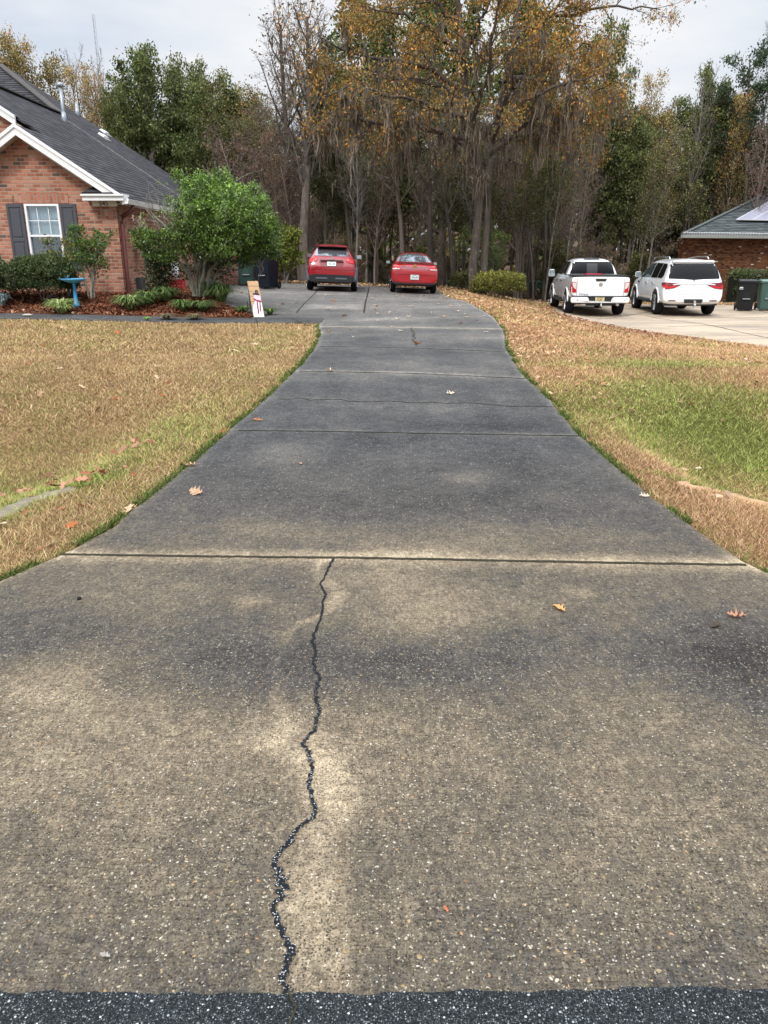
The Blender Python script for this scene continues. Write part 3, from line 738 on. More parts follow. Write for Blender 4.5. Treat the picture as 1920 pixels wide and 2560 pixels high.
LC = [(.42, .26, .16), (.55, .38, .25), (.30, .12, .06), (.40, .13, .05), (.24, .11, .07), (.62, .48, .36)]
def f_lawn(r, n):
    y = r.uniform(2.6, 32, n); x = r.uniform(-.56, .56, n) * (y + 2); k = lawn_mask(x, y) & (r.random(n) < np.where(x > 0, .35 + .65 * sm((y - 14) / 8), .5)); return x[k], y[k]
litter('leaf_litter', 'dry oak leaves scattered over both lawns', 2600, f_lawn, .09, LC, 3)
def f_back(r, n):
    y = r.uniform(20, 38, n); x = r.uniform(-8, 14, n); e = np.minimum(np.abs(y - 34.3) / 1.6, np.abs(x - xr(y) - .5) / .7 + (y < 22)); k = (np.exp(-e ** 2) > r.random(n)) & lawn_mask(x, y) | (y > 33.9); return x[k], y[k]
def f_ditch(r, n):
    c = np.array([onground(*p) for p in ((130, 1046), (80, 1055), (175, 1035), (30, 1060), (230, 1015), (300, 960))]); k = r.integers(6, size=n); x = c[k, 0] + r.normal(0, .13, n); y = c[k, 1] + r.normal(0, .13, n); q = lawn_mask(x, y); return x[q], y[q]
litter('leaf_litter', 'reddish leaves gathered in the grassy hollow left of the driveway', 60, f_ditch, .075, [(.34, .12, .07), (.5, .27, .18), (.42, .2, .13), (.22, .08, .05)], 21, .05)
litter('leaf_litter', 'thick band of fallen leaves along the back of the driveway', 9000, f_back, .13, [(.45, .28, .15), (.58, .42, .26), (.36, .18, .08), (.5, .30, .12), (.7, .55, .38)], 5, .06)
def f_nb(r, n):
    t = r.integers(0, 5, n); q = np.array(N_PIX[:6], float); u = r.random(n); P = np.array([onground(*p) for p in N_PIX[:6]])
    x = P[t, 0] * (1 - u) + P[t + 1, 0] * u - np.abs(r.normal(0, .5, n)); y = P[t, 1] * (1 - u) + P[t + 1, 1] * u + r.normal(0, .5, n) - .1; k = lawn_mask(x, y); return x[k], y[k]
def f_verge(r, n):
    y = 7 + 23 * r.random(n) ** .6; x = xr(y) + np.abs(r.normal(0, .25 + .03 * y, n)) + .04; k = lawn_mask(x, y) & (r.random(n) < sm((y - 6.5) / 9)); return x[k], y[k]
litter('leaf_litter', 'orange brown leaves thick along the right verge of the driveway', 2700, f_verge, .075, [(.46, .24, .12), (.54, .32, .17), (.38, .18, .09), (.56, .38, .23)], 23, .03)
litter('leaf_litter', 'fallen leaves drifted against the tan neighbouring driveway', 900, f_nb, .11, [(.36, .17, .12), (.5, .33, .22), (.28, .12, .08)], 6, .05)
def f_bed(r, n):
    y = 18.25 + (r.random(n) ** 1.5) * 3.2; x = r.uniform(-13, -3, n); k = x < xl(y) - .05; return x[k], y[k]
litter('leaf_litter', 'tan leaves lying over the mulch bed by the front walk', 1500, f_bed, .085, LC + [(.6, .45, .3)], 7, .05)
def mulch():
    r = np.random.default_rng(12); n = 16000; y = r.uniform(18.22, 23, n); x = r.uniform(-13, -3, n); k = (x < xl(y) - .03) & ((y < 20.9) | (x > -6.7)); x, y = x[k], y[k]; n = len(x)
    z = ground(x, y) + .03 + r.random(n) * .035; a = r.uniform(0, 6.3, n); l = r.uniform(.02, .06, n); w = r.uniform(.008, .02, n); tz = r.normal(0, .5, n)
    d = np.stack([np.cos(a), np.sin(a), tz], -1) * l[:, None]; s = np.stack([-np.sin(a), np.cos(a), r.normal(0, .4, n)], -1) * w[:, None]; P = np.stack([x, y, z], -1)
    V = np.stack([P - d - s, P + d - s, P + d + s, P - d + s], 1); q = r.random((n, 1)); C = np.array([.05, .02, .013]) * (1 - q) + np.array([.26, .10, .05]) * q
    tag(np_mesh('mulch_chips', V.reshape(-1, 3), np.arange(4 * n).reshape(-1, 4), attr_mat('mulch_chip', .9), col=np.repeat(C, 4, 0)), 'reddish bark chips covering the planting bed', 'mulch', kind='stuff')
mulch()
# ------------------------------------------------------------------ brick house on the left
BR = [(0, (.10, .08, .07)), (.03, (.15, .10, .08)), (.06, (.25, .10, .065)), (.3, (.35, .135, .085)), (.55, (.41, .165, .105)), (.8, (.46, .215, .145)), (.95, (.42, .24, .16)), (1, (.26, .15, .11))]
M_BRICK = brick_mat('salmon_brick', BR, (.42, .33, .26))
M_SOLD = brick_mat('soldier_brick', BR[2:7], (.36, .30, .25), w=.24, h=.098, vertical=True)
M_WHITE = plain('white_trim_paint', (.78, .78, .78), .5, .06, 3)
M_CREAM = plain('cream_soffit', (.55, .50, .42), .7, .1, 3)
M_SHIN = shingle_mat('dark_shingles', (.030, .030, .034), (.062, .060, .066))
M_SHUT = plain('shutter_grey', (.062, .066, .078), .5, .1, 8)
M_VINYL = plain('window_vinyl', (.82, .83, .84), .4, .04)
M_DSP = plain('maroon_metal', (.10, .022, .018), .45, .15)
M_PIPE = plain('galvanised_pipe', (.30, .34, .38), .4, .15, 5, Metallic=.3)
M_BLACK = plain('black_plastic', (.010, .011, .012), .55, .2, 6, Specular_IOR_Level=.2)
M_DARKG = plain('dark_grey_metal', (.05, .052, .055), .5)

YF = 21.05           # brick face of the front gable
house = thing('brick_house', 'red brick house with white trimmed gable and dark shingle roof on the left', 'house', (-9.0, YF, 0))
H = Vector((9.0, -YF, 0))
class HB(MB):
    def __init__(self): super().__init__(); self.M = Matrix.Translation(H)
PZ = lambda x: 3.0 + .66 * (-6.58 - x)      # right roof slope
xw0, xw1 = -11.1, -6.83
wx0, wx1, wz0, wz1 = -9.18, -8.30, 1.21, 2.80
m = HB(); zb = .1; top = 2.86
m.box(((xw0 + wx0) / 2, YF + .1, (zb + top) / 2), (wx0 - xw0, .2, top - zb)); m.box(((xw1 + wx1) / 2, YF + .1, (zb + top) / 2), (xw1 - wx1, .2, top - zb))
m.box(((wx0 + wx1) / 2, YF + .1, (zb + wz0) / 2), (wx1 - wx0, .2, wz0 - zb)); m.box(((wx0 + wx1) / 2, YF + .1, (wz1 + top) / 2), (wx1 - wx0, .2, top - wz1))
m.prism([(xw0, top), (xw1, top), (-8.98, PZ(-8.98) - .16)], 'y', YF, YF + .2)
# right side wall, rear wall of the wing and garage wing
m.box((xw1 - .1, 26.45, 1.5), (.2, 10.4, 2.8))
m.box((-7.0, 31.75, 1.4), (1.9, .2, 2.6))
m.box((-9.2, 36, 1.6), (5.2, .2, 3))
m.prism([(-17, zb), (xw0 + .02, zb), (xw0 + .02, 3.0), (-9.1, 3.0), (-9.1, PZ(-9.1) - .16), (-11.7, PZ(-11.7) - .16), (-17, PZ(-11.7) - .16 - .66 * 5.3)], 'y', 22.45, 22.65)
wall = m.build('wall', M_BRICK, house)
m = HB(); m.box((-5.98, 31.72, 1.0), (.62, .34, 2.2)); pil = m.build('pillar', M_BRICK, house, bevel=.01)
m = HB(); m.box(((wx0 + wx1) / 2, YF + .004, 2.935), (1.42, .03, .235)); m.build('lintel', M_SOLD, house)
m = HB(); m.box((-7.08, YF + .004, 2.56), (.50, .03, .2)); m.build('lintel', M_SOLD, house)
m = HB(); m.box((-7.3, 31.66, 1.35), (1.2, .03, .24)); m.build('lintel', M_SOLD, house)
# roof
m = HB()
m.slab([(-6.52, 20.68, PZ(-6.52)), (-6.52, 37.6, PZ(-6.52)), (-8.9, 37.2, PZ(-8.9)), (-15.2, 35.6, PZ(-15.2)), (-15.1, 34.2, PZ(-15.1)), (-11.7, 30.8, PZ(-11.7)), (-11.7, 22.3, PZ(-11.7)), (-8.98, 22.3, PZ(-8.98)), (-8.98, 20.68, PZ(-8.98))], .06)
m.slab([(-8.98, 20.68, PZ(-8.98)), (-8.98, 22.4, PZ(-8.98)), (-11.5, 22.4, PZ(-6.46)), (-11.5, 20.68, PZ(-6.46))], .06)
m.slab([(-11.7, 22.3, PZ(-11.7)), (-11.7, 30.8, PZ(-11.7)), (-17, 30.8, PZ(-11.7) - .66 * 5.3), (-17, 22.3, PZ(-11.7) - .66 * 5.3)], .06)
m.slab([(-11.7, 30.8, PZ(-11.7)), (-15.1, 34.2, PZ(-15.1)), (-20, 34.2, PZ(-15.1)), (-20, 30.8, PZ(-11.7))], .06)
roof = m.build('roof', M_SHIN, house)
m = HB(); m.beam((-11.68, 30.8, PZ(-11.7) + .03), (-15.1, 34.2, PZ(-15.1) + .03), .26, .05); m.beam((-11.7, 22.3, PZ(-11.7) + .02), (-11.7, 30.8, PZ(-11.7) + .02), .24, .04)
m.build('ridge_cap', plain('ridge_cap_grey', (.085, .08, .075), .95, .3, 8), roof)
m = HB(); m.beam((-11.4, 30.2, PZ(-11.4) + .012), (-6.6, 30.2, PZ(-6.6) + .012), .05, .02); m.build('seam', plain('pale_seam', (.22, .21, .20), .9), roof)
# rakes: fascia in two steps with the soffit behind
m = HB()
def rake(m, x0, x1, y, w, off, d, zc=None):
    za = lambda x: PZ(x) - off
    if zc is None: P = [(x0, za(x0)), (x1, za(x1)), (x1, za(x1) - w), (x0, za(x0) - w)]
    else:
        xc = lambda o: -6.58 - (zc + o - 3.0) / .66
        P = [(x0, za(x0)), (xc(off), zc), (xc(off + w), zc), (x0, za(x0) - w)]
    m.prism(P, 'y', y, y + d)
    return P
mir = lambda P: [(2 * -8.98 - p[0], p[1]) for p in P][::-1]
P = rake(m, -8.98, 0, 20.66, .25, -.005, .05, 2.99); m.prism(mir(P), 'y', 20.66, 20.71)
P = rake(m, -8.98, 0, 20.632, .085, -.012, .027, 2.99); m.prism(mir(P), 'y', 20.632, 20.659)
rb = m.build('rake_board', M_WHITE, house)
m = HB()
rake(m, -11.7, -9.62, 22.24, .25, -.005, .05); rake(m, -11.7, -9.62, 22.212, .085, -.012, .026)
m.build('rake_board', M_WHITE, house)
m = HB()
m.slab([(-6.55, 20.71, PZ(-6.55) - .17), (-6.55, YF, PZ(-6.55) - .17), (-8.98, YF, PZ(-8.98) - .17), (-8.98, 20.71, PZ(-8.98) - .17)], .03)
m.slab([(-8.98, 20.71, PZ(-8.98) - .17), (-8.98, YF, PZ(-8.98) - .17), (-11.4, YF, PZ(-6.55) - .17), (-11.4, 20.71, PZ(-6.55) - .17)], .03)
m.slab([(-9.0, 22.3, PZ(-9.0) - .17), (-9.0, 22.44, PZ(-9.0) - .17), (-11.7, 22.44, PZ(-11.7) - .17), (-11.7, 22.3, PZ(-11.7) - .17)], .03)
rake(m, -8.98, -6.85, YF - .03, .17, .17, .03)
m.box((-6.66, 28.5, 2.80), (.3, 15, .03))
m.build('soffit', M_CREAM, house)
# cornice return with its little hipped cap
m = HB(); m.box((-7.02, 20.86, 2.93), (1.02, .42, .15)); m.box((-7.02, 20.84, 2.985), (1.07, .47, .045))
m.build('cornice_return', M_WHITE, house)
m = HB(); z0 = 3.011; a, b = -7.56, -6.72
m.add([(a, 20.6, z0), (b, 20.6, z0), (b, YF, z0), (a, YF, z0), (-7.23, YF, z0 + .26), (-7.1, YF, z0 + .26)], [(0, 1, 5, 4), (1, 2, 5), (0, 4, 3), (2, 3, 4, 5), (3, 2, 1, 0)])
m.build('return_roof', M_SHIN, house)
m = HB(); m.box((-7.09, YF - .05, 2.795), (.62, .1, .12)); blk = m.build('number_block', plain('cream_block', (.68, .62, .52), .7, .1), house)
text_mesh('house_number', '545', .155, M_BLACK, blk, (-7.11 + 9.0, -.105, 2.797))
# gutter and downspout
m = HB(); m.prism([(-6.53, 2.78), (-6.42, 2.78), (-6.38, 2.9), (-6.53, 2.9)], 'y', 20.7, 36.3); m.box((-6.545, 28.5, 2.86), (.02, 15.6, .2)); m.build('gutter', M_WHITE, house)
m = HB(); m.tube([(-6.46, 21.3, 2.78), (-6.5, 21.25, 2.66), (-6.72, 21.12, 2.5), (-6.745, 21.1, 2.3), (-6.745, 21.1, .62), (-6.70, 21.06, .52), (-6.55, 20.95, .46)], .052, 8)
m.build('downspout', M_DSP, house, smooth=True)
# window
win = bpy.data.objects.new('window', None); link(win, house)
m = HB(); t = .05; yf = YF + .03
cx = (wx0 + wx1) / 2
for c, s in (((wx0 + t / 2, yf, (wz0 + wz1) / 2), (t, .08, wz1 - wz0)), ((wx1 - t / 2, yf, (wz0 + wz1) / 2), (t, .08, wz1 - wz0)), ((cx, yf, wz1 - t / 2), (wx1 - wx0 - 2 * t, .076, t)), ((cx, yf, wz0 + t / 2), (wx1 - wx0 - 2 * t, .076, t)), ((cx, yf, (wz0 + wz1) / 2 + .03), (wx1 - wx0 - 2 * t, .07, .05))): m.box(c, s)
for k in (1, 2):
    m.box((wx0 + (wx1 - wx0) * k / 3, yf + .02, 2.42), (.016, .02, .67))
m.box((cx, yf + .02, 2.40), (wx1 - wx0 - 2 * t, .017, .016))
m.build('frame', M_VINYL, win)
def glass_mat(name, tint=(.55, .62, .66), mixf=.5):
    N = Nodes(name); g = N.n('ShaderNodeBsdfGlossy', Color=(.8, .85, .9, 1), Roughness=.03); tr = N.n('ShaderNodeBsdfTransparent', Color=(*tint, 1))
    lw_ = N.n('ShaderNodeLayerWeight', Blend=.35); f = N.math('ADD', N.math('MULTIPLY', lw_.outputs[1], .6), .12, clamp=True)
    mx = N.n('ShaderNodeMixShader'); N.put(mx.inputs[0], f); N.nt.links.new(tr.outputs[0], mx.inputs[1]); N.nt.links.new(g.outputs[0], mx.inputs[2]); N.nt.links.new(mx.outputs[0], N.out.inputs[0]); return N.m
M_GLASS = glass_mat('window_glass', (.8, .86, .88))
m = HB(); m.box((cx, yf + .035, (wz0 + wz1) / 2), (wx1 - wx0 - .04, .006, wz1 - wz0 - .04)); m.build('pane', M_GLASS, win)
m = HB()
for i in range(26): m.box((cx, yf + .09, 2.04 + i * .029), (wx1 - wx0 - .06, .030, .003), rx=1.2)
m.build('blind', plain('blind_white', (.86, .88, .88), .6, .05), win)
m = HB(); m.box((cx, yf + .16, 1.6), (wx1 - wx0 + .5, .02, 1.2)); m.build('room_shade', plain('dim_blind', (.10, .115, .13), .8, .3, 5), win)
for c, lab in ((-9.42, None), (-8.065, None)):
    m = HB(); w_, z0, z1 = .42, 1.20, 2.80
    m.box((c, YF - .012, (z0 + z1) / 2), (w_, .024, z1 - z0))
    for a, b in ((c - w_ / 2 + .03, 0), (c + w_ / 2 - .03, 0)): m.box((a, YF - .032, (z0 + z1) / 2), (.058, .016, z1 - z0))
    for z in (z0 + .04, 1.93, z1 - .045): m.box((c, YF - .032, z), (w_ - .12, .0155, .085))
    for za, zb_ in ((z0 + .12, 1.85), (2.01, z1 - .13)): m.box((c, YF - .03, (za + zb_) / 2), (w_ - .2, .02, zb_ - za), top=(1, 1))
    m.build('shutter', M_SHUT, house, bevel=.004, seg=1)
# roof vents standing on the right slope
def on_roof(px, py):
    u, dy, dz = ray(px / S, py / S); 
    # z = PZ(x): CAMH + dz t = 2.92 + .66(-6.58 - u t)
    t = (3.0 - .66 * 6.58 - CAMH) / (dz + .66 * u); return Vector((u * t, dy * t, CAMH + dz * t))
def vent(px, py, h, r, cap, label):
    p = on_roof(px, py); t = thing('roof_vent_pipe', label, 'vent pipe', p - Vector((0, 0, .05)))
    m = MB(); m.lathe([(r * 1.02, 0), (r, h * .3), (r, h)], 14); m.build('pipe', M_PIPE, t, smooth=True)
    m = MB(); m.lathe([(r * 2.2, -.16), (r * 1.6, .14), (r * 1.15, .34)], 14); m.build('flashing', M_PIPE, t, smooth=True)
    if cap: m = MB(); m.lathe([(r * 1.05, h - .02), (r * 1.9, h), (r * 2.0, h + .07), (r * 1.2, h + .10), (.01, h + .12)], 14); m.build('cap', M_PIPE, t, smooth=True)
vent(161, 303, 1.12, .055, True, 'tall grey capped vent pipe on the dark shingle roof')
vent(194, 287, .5, .06, False, 'short pale vent pipe without a cap on the roof behind the capped one')
for (px, py), lab in (((259, 343), 'lower of two small white roof vents on the dark slope'), ((262, 333), 'upper of two small white roof vents on the dark slope')):
    p = on_roof(px, py); t = thing('roof_vent', lab, 'roof vent', p)
    m = MB(); m.box((0, 0, .05), (.28, .55, .08), ry=math.atan(.66), top=(.85, .9)); m.build('hood', M_WHITE, t, bevel=.015)
    m = MB(); m.box((.05, 0, -.02), (.4, .62, .02), ry=math.atan(.66)); m.build('base_plate', plain('vent_base', (.3, .3, .31), .6), t)

# side-yard oddments
ub = thing('utility_box', 'grey utility box on the shaded brick side wall behind the downspout', 'utility box', (-6.64, 22.3, 0))
m = MB(); m.box((.08, 0, 1.75), (.16, .3, .5)); m.build('cabinet', plain('utility_grey', (.19, .2, .21), .5), ub, bevel=.01)
m = MB(); m.tube([(.06, 0, 1.5), (.06, 0, .5)], .025, 8); m.build('conduit', plain('utility_grey', (.19, .2, .21), .5), ub)
ub = thing('utility_box', 'dark meter box low on the brick side wall beside the downspout foot', 'utility box', (-6.66, 21.6, 0))
m = MB(); m.box((.1, 0, .78), (.2, .24, .42)); m.build('cabinet', M_DARKG, ub, bevel=.01)
m = MB(); m.box((.1, 0, .55), (.08, .1, .06)); m.build('outlet', M_BLACK, ub)
x, y = -7.05 + 1.2, 24.2
cr = thing('plastic_crate', 'red plastic crate on the ground beside the house, under the white jug', 'crate', (x - .45, y, gz(x, y) + .02))
m = MB(); m.box((0, 0, .02), (.46, .36, .03))
for z in (.1, .2, .29): m.box((0, -.18, z), (.48, .02, .07)); m.box((0, .18, z), (.48, .02, .07)); m.box((-.23, 0, z), (.02, .34, .07)); m.box((.23, 0, z), (.02, .34, .07))
for sx_ in (-.23, .23):
    for sy_ in (-.18, .18): m.box((sx_, sy_, .17), (.03, .03, .34))
m.build('lattice', plain('red_plastic', (.45, .02, .03), .45), cr)
jg = thing('jug', 'white plastic jug with a dark cap standing on the red crate', 'jug', (x - .45, y, gz(x, y) + .36))
m = MB(); m.lathe([(.01, 0), (.12, .01), (.125, .3), (.11, .4), (.05, .5), (.04, .54)], 18); m.build('body', plain('white_plastic', (.72, .74, .76), .4), jg, smooth=True)
m = MB(); m.lathe([(.05, .54), (.05, .62), (.01, .63)], 14); m.build('cap', M_BLACK, jg, smooth=True)

# ------------------------------------------------------------------ house on the right
BR2 = [(0, (.035, .014, .01)), (.15, (.08, .032, .015)), (.5, (.145, .056, .022)), (.85, (.185, .076, .030)), (.965, (.20, .09, .04)), (.985, (.5, .42, .32)), (1, (.55, .46, .36))]
M_BRK2 = brick_mat('brown_brick', BR2, (.09, .05, .035), w=.21, h=.075)
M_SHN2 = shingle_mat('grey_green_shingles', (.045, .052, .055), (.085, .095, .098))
Y0 = 38.0; c0 = at(1707 / S, 596 / S, Y0); AN = R(22); ZS = c0[2]
gh = thing('brick_house', 'low brown brick house with grey hipped roof and solar panels at the right edge', 'house', (c0[0], Y0, 0), AN)
ca, sa = math.cos(AN), math.sin(AN)
ZG = gz(c0[0], Y0) - .2
e = .42; zr = ZS + .17; rs = .47
def loc2(px, py):
    """where a sight line of the photo meets the front roof slope, in the house's own axes"""
    u, dy, dz = ray(px / S, py / S)
    # local y = -(x-c0x) sa + (Y-Y0) ca ; z = zr + rs (ly + e)
    k = -u * sa + dy * ca; k0 = c0[0] * sa - Y0 * ca
    t = (zr + rs * (k0 + e) - CAMH) / (dz - rs * k); X_, Y_ = u * t - c0[0], dy * t - Y0
    return Vector((X_ * ca + Y_ * sa, -X_ * sa + Y_ * ca, CAMH + dz * t))
hip = loc2(1920, 482); hd = (hip - Vector((-e, -e, zr)))
sd = Vector((c0[0] * ca + Y0 * sa, -c0[0] * sa + Y0 * ca, 0)).normalized()     # the side wall runs straight back
m = MB(); m.box((7.0, .1, (ZG + ZS) / 2), (14.0, .2, ZS - ZG))
q = [(0, .2), (.2, .2), (.2 + sd.x * 8 + .1, .2 + sd.y * 8), (sd.x * 8 + .1, .2 + sd.y * 8)]; m.prism(q, 'z', ZG, ZS); w2 = m.build('wall', M_BRK2, gh)
m = MB()
k = 4.6 / hd.y; ht = Vector((-e, -e, zr)) + hd * k
m.slab([(-e, -e, zr), (15, -e, zr), (15, ht.y, ht.z), tuple(ht)], .05)
m.slab([(-e, -e, zr - .01), (ht.x, ht.y, ht.z - .01), (ht.x + 6, ht.y + 3, ht.z - .6), (6, 6, zr - .3)], .05)
r2 = m.build('roof', M_SHN2, gh)
m = MB(); m.beam((-e, -e, zr + .02), tuple(ht + Vector((0, 0, .02))), .2, .03); m.build('hip_cap', plain('hip_cap', (.09, .1, .1), .9), r2)
m = MB(); m.prism([(-e - .12, ZS + .02), (-e - .01, ZS + .02), (-e - .01, ZS + .15), (-e - .15, ZS + .15)], 'x', -e - .1, 15); m.box((7.2, -e + .21, ZS + .012), (15, .40, .02)); m.build('gutter', plain('grey_gutter', (.36, .38, .36), .5), gh)
m = MB()
r_ = np.random.default_rng(2)
for i in range(150):
    x = -e + i * .1; m.tube([(x, -e - .08, zr + .0), (x + .01, -e - .10, zr + .05), (x + .02, -e - .02, zr + .09 + .02 * r_.random()), (x + .035, -e + .06, zr + .06)], .016, 5)
m.build('light_string', plain('white_bulbs', (.5, .51, .52), .4), gh)
m = MB(); m.tube([(.0, -e + .05, ZS), (-.08, -.2, ZS - .18), (-.04, -.06, ZS - .35), (-.04, -.06, ZG)], .05, 8); m.build('downspout', M_DSP, gh, smooth=True)
m = MB(); m.tube([(5.6, -.03, ZS), (5.6, -.03, ZG)], .022, 6); m.build('conduit', plain('grey_conduit', (.22, .17, .14), .6), gh)
wn = bpy.data.objects.new('window', None); link(wn, gh)
wxa = 7.6
m = MB()
for c, s in (((wxa, -.02, 1.45), (.07, .06, 1.4)), ((wxa + .9, -.02, 1.45), (.07, .06, 1.4)), ((wxa + .45, -.02, .78), (.83, .055, .07)), ((wxa + .45, -.02, 2.12), (.83, .055, .07)), ((wxa + .45, -.02, 1.45), (.83, .05, .05)), ((wxa + .3, -.02, 1.45), (.02, .03, 1.27)), ((wxa + .6, -.02, 1.45), (.02, .03, 1.27))): m.box(c, s)
m.build('frame', M_VINYL, wn)
m = MB(); m.box((wxa + .45, .0, 1.45), (.83, .02, 1.27)); m.build('pane', plain('dark_pane', (.03, .035, .04), .1), wn)
# solar panels: a row lying on the slope that faces the street
sp_ = thing('solar_array', 'pale reflective solar panels mounted on the grey roof at the right edge', 'solar panels', (c0[0], Y0, 0), AN)
M_SOL = plain('solar_glass', (.40, .40, .50), .28, .06, 3, Metallic=.25); M_ALU = plain('aluminium', (.75, .76, .78), .35, .05, 4, Metallic=.4)
p0 = loc2(1840, 556); p1 = loc2(1920, 512)
zf = lambda y: zr + rs * (y + e) + .13
sl = (p1.x - p0.x) / (p1.y - p0.y)
p1 = loc2(1920, 511); nx_ = (p1.x - p0.x) / (p1.y - p0.y)
for i in range(8):
    ya = p0.y; yb = p0.y + 2.3; x0 = p0.x + i * 1.02; sh = nx_ * 2.3
    m = MB(); m.slab([(x0 + .02, ya, zf(ya)), (x0 + 1.0, ya, zf(ya)), (x0 + 1.0 + sh, yb, zf(yb)), (x0 + .02 + sh, yb, zf(yb))], .03); pn = m.build('panel', M_SOL, sp_)
    m = MB()
    for a, b in (((x0 + .01, ya), (x0 + .01 + sh, yb)), ((x0 + .01, ya), (x0 + 1.01, ya)), ((x0 + .01 + sh, yb), (x0 + 1.01 + sh, yb))): m.beam((a[0], a[1], zf(a[1]) + .004), (b[0], b[1], zf(b[1]) + .004), .05, .03)
    m.build('panel_frame', M_ALU, pn)
m = MB()
for yy_ in (.4, 2.0): m.beam((p0.x + .2 + nx_ * yy_, p0.y + yy_, zf(p0.y + yy_) - .08), (p0.x + 8, p0.y + yy_, zf(p0.y + yy_) - .08), .04, .05)
m.build('rail', M_DARKG, sp_)
# ------------------------------------------------------------------ wheeled carts
def cart(loc, rz, label, body, lid, w=.6, d=.68, h=1.0, label_bits=False, group=None):
    t = thing('wheeled_cart', label, 'trash cart', loc, rz, group)
    m = MB(); m.box((0, 0, h * .5 + .02), (w * .84, d * .82, h - .04), top=(1.19, 1.2)); b = m.build('body', body, t, bevel=.03)
    m = MB(); m.box((0, -d * .452, h * .62), (w * .46, .018, h * .46), rx=-.06); m.build('front_panel', body, b, bevel=.008)
    m = MB(); m.box((0, -d * .5, h * .42), (w * .42, .02, .03)); m.build('grab_bar', plain('cart_metal', (.3, .31, .32), .4), b)
    m = MB(); m.box((0, 0, h - .03), (w * 1.08, d * 1.04, .06)); m.build('rim', body, t, bevel=.012)
    m = MB(); m.box((0, -.01, h + .035), (w * 1.06, d * 1.05, .07), top=(.93, .9)); l = m.build('lid', lid, t, bevel=.02)
    m = MB(); m.tube([(-w * .4, d * .52, h - .02), (-w * .4, d * .62, h), (w * .4, d * .62, h), (w * .4, d * .52, h - .02)], .018, 8); m.build('handle', body, t)
    for s in (-1, 1):
        m = MB(); m.lathe([(.03, -.03), (.12, -.03), (.13, -.02), (.13, .02), (.12, .03), (.03, .03)], 18, (s * w * .47, d * .42, .13), 'x'); wh = m.build('wheel', M_BLACK, t)
        m = MB(); m.lathe([(.01, -.034), (.05, -.034), (.05, .034), (.01, .034)], 12, (s * w * .47, d * .42, .13), 'x'); m.build('hub', M_DARKG, wh)
    if label_bits:
        m = MB(); m.box((-w * .36, -d * .478, h * .80), (.12, .008, .03)); m.box((-w * .36, -d * .474, h * .75), (.14, .008, .018)); m.box((w * .16, -d * .43, h * .42), (.16, .008, .022)); m.build('sticker', plain('sticker_white', (.7, .7, .7), .5), b)
    return t
M_GCART = plain('dark_green_plastic', (.014, .045, .036), .5, .15, 5); M_TCART = plain('teal_plastic', (.035, .085, .07), .5, .12, 5); M_TLID = plain('pale_teal_plastic', (.14, .24, .21), .45, .12, 5)
M_BCART = plain('blue_black_plastic', (.008, .012, .02), .5, .2, 5, Specular_IOR_Level=.25); M_BLID = plain('black_lid', (.03, .032, .036), .45, .2, 5, Specular_IOR_Level=.3)
def ongr(px, py): x, y = onground(px, py); return (x, y, gz(x, y) + DZ)
cart(ongr(533, 617), R(8), 'dark green wheeled cart beside the brick pillar, left of the black one', M_GCART, M_GCART, .62, .7, .98)
cart(ongr(578, 624), R(-22), 'tall blue black wheeled cart at the left rear of the driveway pad', M_BCART, M_BLID, .64, .74, 1.12)
cart(ongr(1606, 671), R(-18), 'black wheeled cart with pale sticker on the tan driveway at right', M_BLACK, M_BLID, .62, .74, 1.08, True)
cart(ongr(1652, 670), R(-14), 'teal green wheeled cart at the right edge beside the black cart', M_TCART, M_TLID, .64, .74, 1.06)

# ------------------------------------------------------------------ bird bath
x, y = onground(166, 665)
bb = thing('bird_bath', 'bright blue bird bath with shallow bowl and slim stem in the mulch bed', 'bird bath', (x, y, gz(x, y) + .03))
M_BLUE = plain('blue_glaze', (.03, .24, .52), .3, .25, 9); M_BLUE2 = plain('blue_bowl', (.10, .40, .66), .25, .2, 9)
m = MB(); m.lathe([(.075, 0), (.075, .1), (.05, .12), (.04, .3), (.032, .5), (.05, .56)], 20); m.build('stem', M_BLUE, bb, smooth=True)
m = MB(); m.lathe([(.01, .55), (.10, .56), (.22, .60), (.30, .645), (.305, .66), (.29, .655), (.2, .615), (.05, .59), (.01, .588)], 32); bo = m.build('bowl', M_BLUE2, bb, smooth=True)
m = MB(); m.lathe([(.001, .59), (.03, .6), (.035, .64), (.02, .68), (.03, .70), (.025, .725), (.001, .735)], 12, (-.1, -.05, 0)); m.box((-.14, -.05, .665), (.06, .02, .03)); m.build('bird_ornament', plain('dark_blue_glaze', (.02, .07, .16), .3), bo, smooth=True)

# ------------------------------------------------------------------ leaning snowman board
x, y = onground(560, 685.5)
sg = thing('snowman_board', 'leaning slatted wooden board painted with a snowman in a crimson scarf', 'porch sign', (x, y, gz(x, y) + .025))
M_WOOD = plain('pale_wood', (.52, .34, .20), .7, .25, 14); M_PW = plain('painted_white', (.72, .76, .80), .6, .12, 12); M_PINK = plain('painted_pink', (.75, .50, .58), .6, .1); M_SCARF = plain('crimson_paint', (.24, .012, .05), .6, .2); M_HATP = plain('hat_paint', (.04, .045, .055), .7); M_HATB = plain('hat_band', (.20, .09, .04), .7)
Wb, Hb = .245, .80; lx = -.14; ly = .18
Mx = Matrix.Translation((0, 0, 0)) @ Matrix(((1, 0, lx / Hb, 0), (0, 1, ly / Hb, 0), (0, 0, 1, 0), (0, 0, 0, 1)))
class SB(MB):
    def __init__(s_): super().__init__(); s_.M = Mx
sl_ = Hb / 7
m = SB()
for i in range(7): m.box((0, 0, sl_ * (i + .5)), (Wb, .022, sl_ - .010))
m.build('slat_board', M_WOOD, sg)
m = SB()
for s_ in (-1, 1): m.box((s_ * .08, .018, Hb / 2), (.03, .014, Hb - .02))
